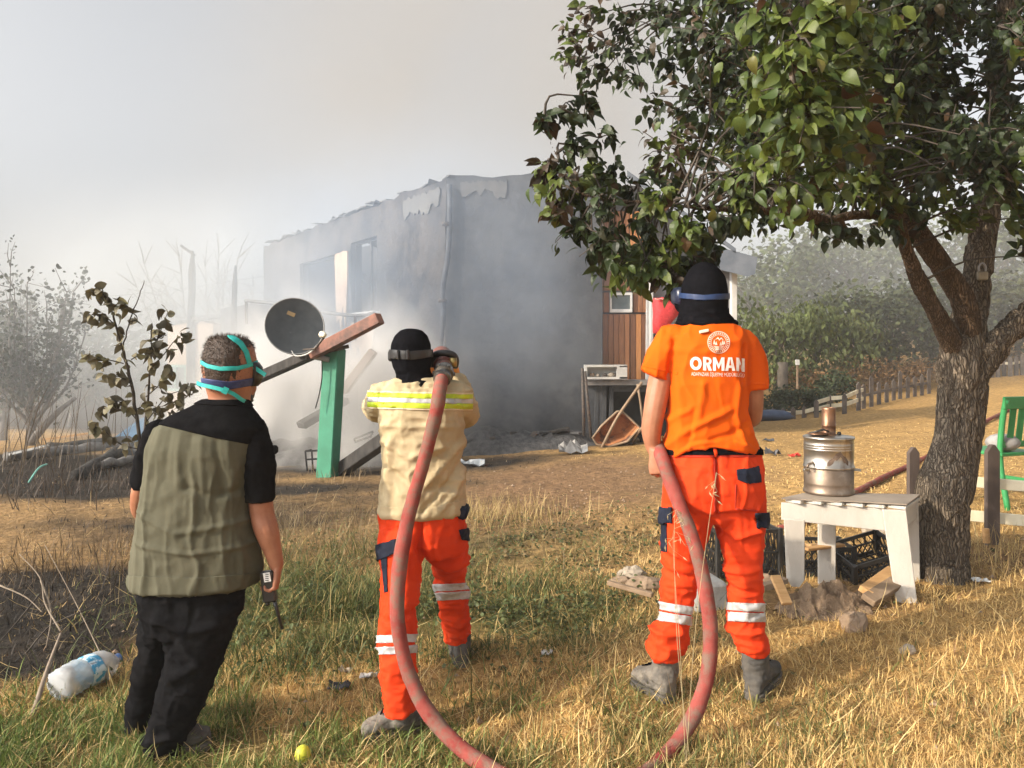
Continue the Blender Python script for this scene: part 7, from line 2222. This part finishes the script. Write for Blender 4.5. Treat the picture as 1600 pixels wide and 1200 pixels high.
# burnt logs and boards
def log(a, b, r, mat, label):
    a, b = Vector(a), Vector(b)
    pts = [a.lerp(b, k / 7) + Vector((0, 0, random.uniform(-.02, .03))) for k in range(8)]
    o = MB().tube(pts, [r * random.uniform(.8, 1.1) for _ in pts], 10).build('burnt_log', mat, None, smooth=True, origin=(a + b) / 2)
    return tag(o, label, 'log')
def gl_(px, py, h=.06): v = G(px, py); v.z += h; return v
m_greylog = M('ash_grey_log', (.09, .085, .082), (.2, .19, .18), scale=8, rough=.95, bump=.5, bscale=30)
log(gl_(118, 752), gl_(205, 700), .10, m_char, 'long charred log lying diagonally behind the sapling')
log(gl_(10, 722), gl_(160, 704), .09, m_greylog, 'grey burnt log across the left background')
log(gl_(75, 708), gl_(215, 695), .12, m_char, 'dark burnt log farthest back at the left')
log(gl_(150, 735), gl_(222, 722), .06, m_greylog, 'thin grey log near the left man sleeve')
g = gl_(200, 697)
o = MB().add([g + Vector(v) for v in ((-.35, 0, 0), (.22, .05, -.02), (.12, .35, .40), (.0, .4, .36), (-.35, .04, .03), (.22, .09, .01), (.12, .39, .43), (.0, .44, .39))], [(0, 1, 2, 3), (7, 6, 5, 4), (0, 4, 5, 1), (1, 5, 6, 2), (2, 6, 7, 3), (3, 7, 4, 0)]).build('blue_sheet', M('faded_blue_sheet', (.07, .20, .36), (.12, .28, .45), scale=5, rough=.6), None, origin=g)
tag(o, 'faded blue sheet propped up behind the sapling in the smoke', 'sheet')
for k, (px, py, L, a, lb) in enumerate(((112, 697, .9, .2, 'pale broken board on the far log pile, left one'), (140, 694, .8, -.3, 'pale broken board on the far log pile, right one'), (45, 722, .5, .1, 'white broken board at the left edge of the logs'))):
    g = gl_(px, py, .12)
    tag(MB().bar(g - Vector((L / 2 * math.cos(a), L / 2 * math.sin(a), 0)), g + Vector((L / 2 * math.cos(a), L / 2 * math.sin(a), .12)), .14, .03).build('broken_board', [m_pine, m_tan, m_wlit][k], None, origin=g), lb, 'board')
tag(MB().tube(spline([gl_(45, 768, .1), gl_(60, 758, .2), gl_(73, 753, .22)], 4), .012, 6).build('green_hose_piece', M('mint_plastic', (.15, .4, .33), rough=.5), None, smooth=True, origin=gl_(60, 758)), 'mint green strip of plastic in the burnt grass', 'plastic strip')
# power line far left
pl = [P(-200, 475, 34), P(60, 468, 33), P(180, 462, 32), P(300, 449, 31), P(420, 430, 30)]
tag(MB().tube([Vector(v) for v in spline(pl, 6)], .012, 5).build('power_line', m_black, None, smooth=True, origin=pl[1]), 'thin power line across the smoke behind the sapling', 'wire')
# sticks in the burnt foreground
def stick(pp2, r, label, mat=None):
    pts = [gl_(px, py, h) if h < 1 else None for px, py, h in pp2]
    q = [Vector(v) for v in spline(pts, 5)]
    o = MB().tube(q, list(np.linspace(r, r * .45, len(q))), 7).build('dry_stick', mat or m_twig, None, smooth=True, origin=q[0])
    return tag(o, label, 'stick')
m_palestick = M('pale_dry_stick', (.13, .10, .075), (.21, .17, .12), scale=15, rough=.9)
stick([(52, 1128, .02), (72, 1085, .10), (95, 1045, .18)], .013, 'thick grey brown stick leaning up left of the bottle', M('brown_stick', (.16, .12, .09), (.24, .19, .14), scale=20, rough=.9))
stick([(95, 1042, .18), (70, 1000, .2), (62, 975, .26), (30, 940, .3)], .005, 'thin pale twig rising from the thick stick to the left', m_palestick)
stick([(62, 985, .2), (25, 1010, .12), (-20, 1040, .05)], .006, 'thin twig running out at the left edge')
stick([(64, 975, .24), (80, 1010, .17), (72, 1040, .08)], .006, 'short forked pale twig above the thick stick', m_palestick)
stick([(40, 1040, .05), (75, 1020, .12), (100, 1028, .2), (150, 1010, .25), (175, 950, .32)], .005, 'long thin twig bending right above the bottle')
stick([(0, 975, .22), (40, 990, .2), (66, 1000, .15)], .005, 'thin twig at the left edge above the burnt hollow', m_palestick)
stick([(175, 1075, .05), (120, 1010, .22), (70, 955, .4)], .0035, 'single straw stalk crossing above the bottle', m_palestick)
# ------------------------------------------------------------------ grass, straw, stubble, weeds
gr = np.random.default_rng(21)
FEET = [(P(0 + px, 600, Y).x, Y) for px, Y in ((610, 3.0), (640, 3.02), (718, 3.7), (1015, 3.25), (1040, 3.2), (1185, 3.2), (258, 2.95), (300, 3.0), (215, 3.2))]
def scatter(n, y0, y1, halfw, power=2.0):
    """places on the ground in front of the camera and to its sides, thinning with distance"""
    u = gr.random(n)
    a = 1 - power + 1
    if abs(power - 1) < 1e-3: y = y0 * (y1 / y0) ** u
    else:
        e = 2 - power if False else 1 - power
        y = (y0 ** e + u * (y1 ** e - y0 ** e)) ** (1 / e)
    x = (gr.random(n) * 2 - 1) * (halfw[0] + halfw[1] * y)
    return x, y
def blades(name, x, y, length, width, lean, col, mat, az=None, curve=.5, zoff=-.01, segs=2):
    n = len(x)
    z = gz_arr(x, y) + zoff
    if az is None: az = gr.uniform(0, 2 * math.pi, n)
    base = np.stack([x, y, z], 1)
    hx = np.stack([np.cos(az), np.sin(az), np.zeros(n)], 1)
    up = np.array([0, 0, 1.0])
    sd = np.stack([-np.sin(az + gr.normal(0, .6, n)), np.cos(az + gr.normal(0, .6, n)), np.zeros(n)], 1)
    lv = []
    for i in range(segs + 1):
        t = i / segs
        ang = lean + curve * t
        lv.append((np.sin(lean + curve * t * .6) * t * length, np.cos(np.minimum(lean + curve * t * .6, 1.62)) * t * length))
    V = []
    for i in range(segs + 1):
        c = base + hx * lv[i][0][:, None] + up * lv[i][1][:, None]
        if i < segs:
            wv = sd * (width * (1 - .35 * i / segs) / 2)[:, None]
            V += [c - wv, c + wv]
        else: V.append(c)
    v = np.stack(V, 1); k = v.shape[1]
    F_ = []
    for i in range(segs - 1):
        a = 2 * i; F_ += [(a, a + 1, a + 3), (a, a + 3, a + 2)]
    F_.append((2 * segs - 2, 2 * segs - 1, 2 * segs))
    f = (np.array(F_)[None] + (np.arange(n) * k)[:, None, None]).reshape(-1, 3)
    me = arr_mesh(name, v.reshape(-1, 3), f, np.repeat(col, k, 0))
    return tag(put(name, me, mat, None, smooth=False), kind='stuff')
m_grass = M('grass_blade', (.8, .8, .8), (1.2, 1.2, 1.15), scale=9, rough=.6, attr=True, transl=.25, spec=.3)
def mixc(a, b, k): return np.array(a) * (1 - k) + np.array(b) * k
def keep(mask, *arrs): return [a[mask] for a in arrs]

# matted dry straw over the whole near field
x, y = scatter(430000, 1.7, 14, (1.0, .76), 2.1)
bz, gn, ea = zones(x, y)
pp2 = np.stack([x, y, x * 0], 1)
cl_ = fbm(pp2 * 2.2 + 7, 3)
mid_ = np.clip((y - 3.9) / 2.2, 0, 1) * np.clip((1.5 - x) / 1.2, 0, 1)
kz = gr.random(len(x)) < np.clip(1.05 - .55 * mid_ + .8 * cl_ - bz * 1.0 - ea * 1.15 - gn * .7, .02, 1)
x, y, bz, gn, ea = keep(kz, x, y, bz, gn, ea); n = len(x)
far = np.clip((y - 2) / 8, 0, 1)
L = gr.uniform(.03, .105, n) * (1 - .6 * far) * (1 + .3 * fbm(np.stack([x, y, x * 0], 1) * 1.5, 2))
W = gr.uniform(.0018, .0038, n) * (1 + 2.2 * far)
for fx, fy in FEET:
    L = L * (1 - .6 * np.exp(-(((x - fx) / .16) ** 2 + ((y - fy + .1) / .22) ** 2)))
lean = np.clip(gr.normal(1.15, .33, n), .1, 1.5)
k = gr.random((n, 1)); k3 = (fbm(np.stack([x, y, x * 0], 1) * 1.1 + 3, 3) * .5 + .5)[:, None]
c = mixc((.78, .56, .235), (.45, .285, .11), np.clip(k * .75 + (k3 - .5) * .9, 0, 1))
dk = gr.random((n, 1)) < .10; c = np.where(dk, np.array([.22, .125, .055]), c)
gnn = (gr.random(n) < gn * .5)[:, None]; c = np.where(gnn, np.array([.13, .15, .045]), c)
c = c * (1 - .6 * bz[:, None] * gr.random((n, 1)))
sc_ = (np.clip((y - 3.9) / 2.2, 0, 1) * np.clip((1.5 - x) / 1.2, 0, 1) * .75)[:, None]
c = c * (1 - sc_) + np.array([.27, .185, .105]) * (.6 + .8 * k) * sc_
blades('dry_straw', x, y, L, W, lean, c, m_grass, curve=gr.normal(.3, .8, n), segs=3)
# loose pale stalks lying on top
x, y = scatter(9000, 1.7, 8, (1.1, .78), 1.9)
bz, gn, ea = zones(x, y)
kz = gr.random(len(x)) < np.clip(1 - bz * .8, .1, 1)
x, y = keep(kz, x, y); n = len(x)
c = mixc((.80, .62, .31), (.56, .39, .18), gr.random((n, 1)))
blades('loose_stalks', x, y, gr.uniform(.08, .22, n), gr.uniform(.002, .0034, n), np.clip(gr.normal(1.3, .25, n), .3, 1.52), c, m_grass, curve=gr.normal(.05, .5, n), zoff=.012, segs=3)
# standing dry stems in tufts
x, y = scatter(2200, 1.9, 4.2, (1.1, .78), 1.8)
cl_ = fbm(np.stack([x, y, x * 0], 1) * 1.7 + 77, 3)
bz, gn, ea = zones(x, y)
kz = gr.random(len(x)) < np.clip(.12 + 1.2 * (cl_ - .05) + .6 * gn - ea * .3, .03, 1)
x, y, bz = keep(kz, x, y, bz); n = len(x)
c = mixc((.56, .43, .20), (.34, .24, .10), gr.random((n, 1))) * (1 - .65 * bz[:, None])
blades('standing_dry_stems', x, y, gr.uniform(.08, .22, n), gr.uniform(.003, .0045, n), np.clip(np.abs(gr.normal(.35, .3, n)), 0, 1.2), c, m_grass, curve=gr.normal(.35, .3, n), segs=3)
# green grass
def green_patch(px, py, rx, ry, n, hl, colA, colB, name='green_grass'):
    g = G(px, py)
    x = g.x + gr.normal(0, rx, n); y = np.maximum(g.y + gr.normal(0, ry, n), 1.5)
    cl_ = fbm(np.stack([x, y, x * 0], 1) * 4 + 7, 2)
    kz = gr.random(n) < np.clip(.6 + 1.5 * cl_, .05, 1); x, y = keep(kz, x, y); m = len(x)
    c = mixc(colA, colB, gr.random((m, 1)))
    dry = gr.random((m, 1)) < .18; c = np.where(dry, np.array([.40, .30, .12]), c)
    blades(name, x, y, gr.uniform(hl[0], hl[1], m), gr.uniform(.0035, .0065, m), np.clip(np.abs(gr.normal(.45, .35, m)), 0, 1.4), c, m_grass, curve=gr.normal(.8, .4, m), segs=3)
GA1, GB1 = (.115, .135, .038), (.06, .08, .024)
green_patch(560, 985, .55, .42, 9000, (.08, .22), GA1, GB1)
green_patch(500, 930, .5, .5, 6000, (.12, .30), (.13, .14, .04), GB1)
green_patch(850, 955, .42, .34, 4500, (.05, .14), GA1, GB1)
green_patch(800, 880, .9, .7, 6000, (.04, .10), GA1, (.10, .10, .035))
green_patch(110, 1190, .9, .30, 22000, (.05, .14), (.17, .225, .05), (.08, .12, .03))
green_patch(330, 1180, .6, .25, 12000, (.04, .10), (.19, .22, .055), GA1)
green_patch(980, 1190, .5, .3, 5000, (.05, .12), (.17, .17, .05), (.12, .12, .04))
green_patch(1180, 1170, .7, .35, 3500, (.05, .10), (.17, .17, .05), (.12, .12, .04))
# low leafy weeds among the green grass
def weeds(px, py, rx, ry, n, size, colr, hh):
    g = G(px, py); x = g.x + gr.normal(0, rx, n); y = np.maximum(g.y + gr.normal(0, ry, n), 1.6)
    cl_ = fbm(np.stack([x, y, x * 0], 1) * 3.2 + 19, 2); kz = gr.random(n) < np.clip(.45 + 2 * cl_, .02, 1); x, y = keep(kz, x, y); m = len(x)
    z = gz_arr(x, y) + gr.random(m) ** 1.5 * hh
    ax = unit(gr.normal(0, 1, (m, 3)) * np.array([1, 1, .5])); nr = unit(np.array([0, -.1, 1]) + gr.normal(0, .5, (m, 3)))
    c = np.array(colr) * (.55 + .9 * gr.random((m, 1)))
    tag(put('weed_leaves', leaves_mesh('weed_leaves', np.stack([x, y, z], 1), ax, nr, gr.uniform(.6, 1.3, m) * size, c), m_grass, None, smooth=False), kind='stuff')
weeds(560, 960, .50, .40, 5000, .027, (.07, .09, .03), .15)
weeds(850, 950, .45, .38, 3000, .024, (.075, .088, .032), .09)
weeds(780, 870, 1.1, .8, 5000, .026, (.085, .095, .035), .05)
weeds(960, 850, .9, .7, 2500, .030, (.20, .14, .06), .03)
# charred stubble and burnt stalks at the left
x, y = scatter(70000, 2.3, 16, (1.2, .85), 1.5)
bz, gn, ea = zones(x, y)
kz = (gr.random(len(x)) < bz * .8); x, y = keep(kz, x, y); n = len(x)
c = mixc((.013, .012, .011), (.065, .048, .032), gr.random((n, 1)) ** 2.2)
pal = gr.random((n, 1)) < .06; c = np.where(pal, np.array([.34, .26, .16]), c)
far = np.clip((y - 2) / 8, 0, 1)
blades('charred_stubble', x, y, gr.uniform(.03, .11, n) * (1 - .4 * far), gr.uniform(.003, .005, n) * (1 + 1.2 * far), np.clip(np.abs(gr.normal(.7, .4, n)), 0, 1.45), c, m_grass, curve=gr.normal(.3, .4, n))
def stalks(px, py, rx, ry, n, hl, cA, cB, name, w_=(.003, .005)):
    g = G(px, py); x = g.x + gr.normal(0, rx, n); y = np.maximum(g.y + gr.normal(0, ry, n), 2)
    c = mixc(cA, cB, gr.random((n, 1)))
    blades(name, x, y, gr.uniform(hl[0], hl[1], n), gr.uniform(w_[0], w_[1], n), np.clip(np.abs(gr.normal(.25, .25, n)), 0, 1.2), c, m_grass, curve=gr.normal(.3, .3, n), segs=3)
stalks(85, 770, 1.0, .7, 420, (.12, .36), (.05, .04, .035), (.12, .085, .06), 'burnt_weed_stalks', (.006, .011))
stalks(30, 730, .5, .9, 130, (.6, 1.5), (.09, .07, .055), (.17, .13, .09), 'tall_dry_weeds', (.008, .014))
stalks(120, 890, .6, .35, 600, (.08, .28), (.03, .024, .018), (.16, .105, .06), 'brown_weed_stalks')
stalks(340, 850, .8, .7, 450, (.06, .22), (.12, .09, .05), (.28, .2, .1), 'brown_weed_stalks')
stalks(500, 850, .7, .6, 800, (.10, .32), (.16, .125, .065), (.27, .205, .105), 'dry_weed_stalks')
stalks(770, 815, .35, .2, 500, (.12, .32), (.5, .38, .17), (.38, .27, .12), 'dry_weed_stalks')
stalks(560, 745, .6, .4, 120, (.08, .2), (.28, .20, .11), (.20, .14, .08), 'dry_weed_stalks', (.006, .01))
stalks(1480, 880, .35, .25, 500, (.08, .3), (.5, .38, .17), (.3, .2, .1), 'dry_weed_stalks')
# wild oats: bowed stalks with hanging spikelets
def oats(name, stems, seed):
    rs = np.random.default_rng(seed); mb = MB()
    for pts, nsp in stems:
        q = [Vector(v) for v in spline([tuple(v) for v in pts], 6)]
        mb.tube(q, list(np.linspace(.0015, .0007, len(q))), 4)
        for k in range(nsp):
            i = rs.integers(int(len(q) * .55), len(q)); p = q[i]
            e = p + Vector((rs.normal(0, .02), rs.normal(0, .02), rs.normal(-.01, .012)))
            mb.tube([p, e], [.0006, .0005], 3)
            d = Vector((rs.normal(0, .6), rs.normal(0, .4), -.7)).normalized() * rs.uniform(.018, .03)
            s = d.cross(Vector((0, 1, .2))).normalized() * .0028
            b = d.cross(s).normalized() * .0022
            m = e + d * .4
            k0 = [e, m + s, m + b, m - s, m - b, e + d]
            mb.add(k0, [(0, 1, 2), (0, 2, 3), (0, 3, 4), (0, 4, 1), (5, 2, 1), (5, 3, 2), (5, 4, 3), (5, 1, 4)])
    return tag(mb.build(name, M('oat_straw', (.38, .30, .16), (.48, .39, .23), scale=40, rough=.7, transl=.2)), kind='stuff')
st_ = []
rs = np.random.default_rng(4)
for k in range(3):
    px = 1076 + rs.normal(0, 7); Y = 2.72 + rs.normal(0, .06); g = GA(px, Y)
    tp = P(1076 + rs.normal(8, 20), rs.uniform(735, 930), Y)
    st_.append(([g, g.lerp(tp, .5) + Vector((rs.normal(0, .01), 0, 0)), tp, tp + Vector((rs.normal(0, .03), 0, -.03))], 9))
oats('wild_oats', st_, 9)
# small pebbles and crumbs on the bare patch
x, y = scatter(2600, 2.2, 10, (1.0, .7), 1.4)
bz, gn, ea = zones(x, y)
kz = gr.random(len(x)) < (.08 + .9 * ea); x, y = keep(kz, x, y)
mb = MB()
zz_ = gz_arr(x, y)
for a, b, c_ in zip(x, y, zz_):
    r = gr.uniform(.006, .022); q = gr.uniform(.6, 1.2, 3) * r
    mb.add([(a - q[0], b, c_), (a + q[0], b - r * .3, c_), (a, b - q[1], c_ + .2 * r), (a + .2 * r, b + q[1], c_), (a, b, c_ + q[2])], [(0, 2, 4), (2, 1, 4), (1, 3, 4), (3, 0, 4)])
tag(mb.build('pebbles', m_brownstone), kind='stuff')
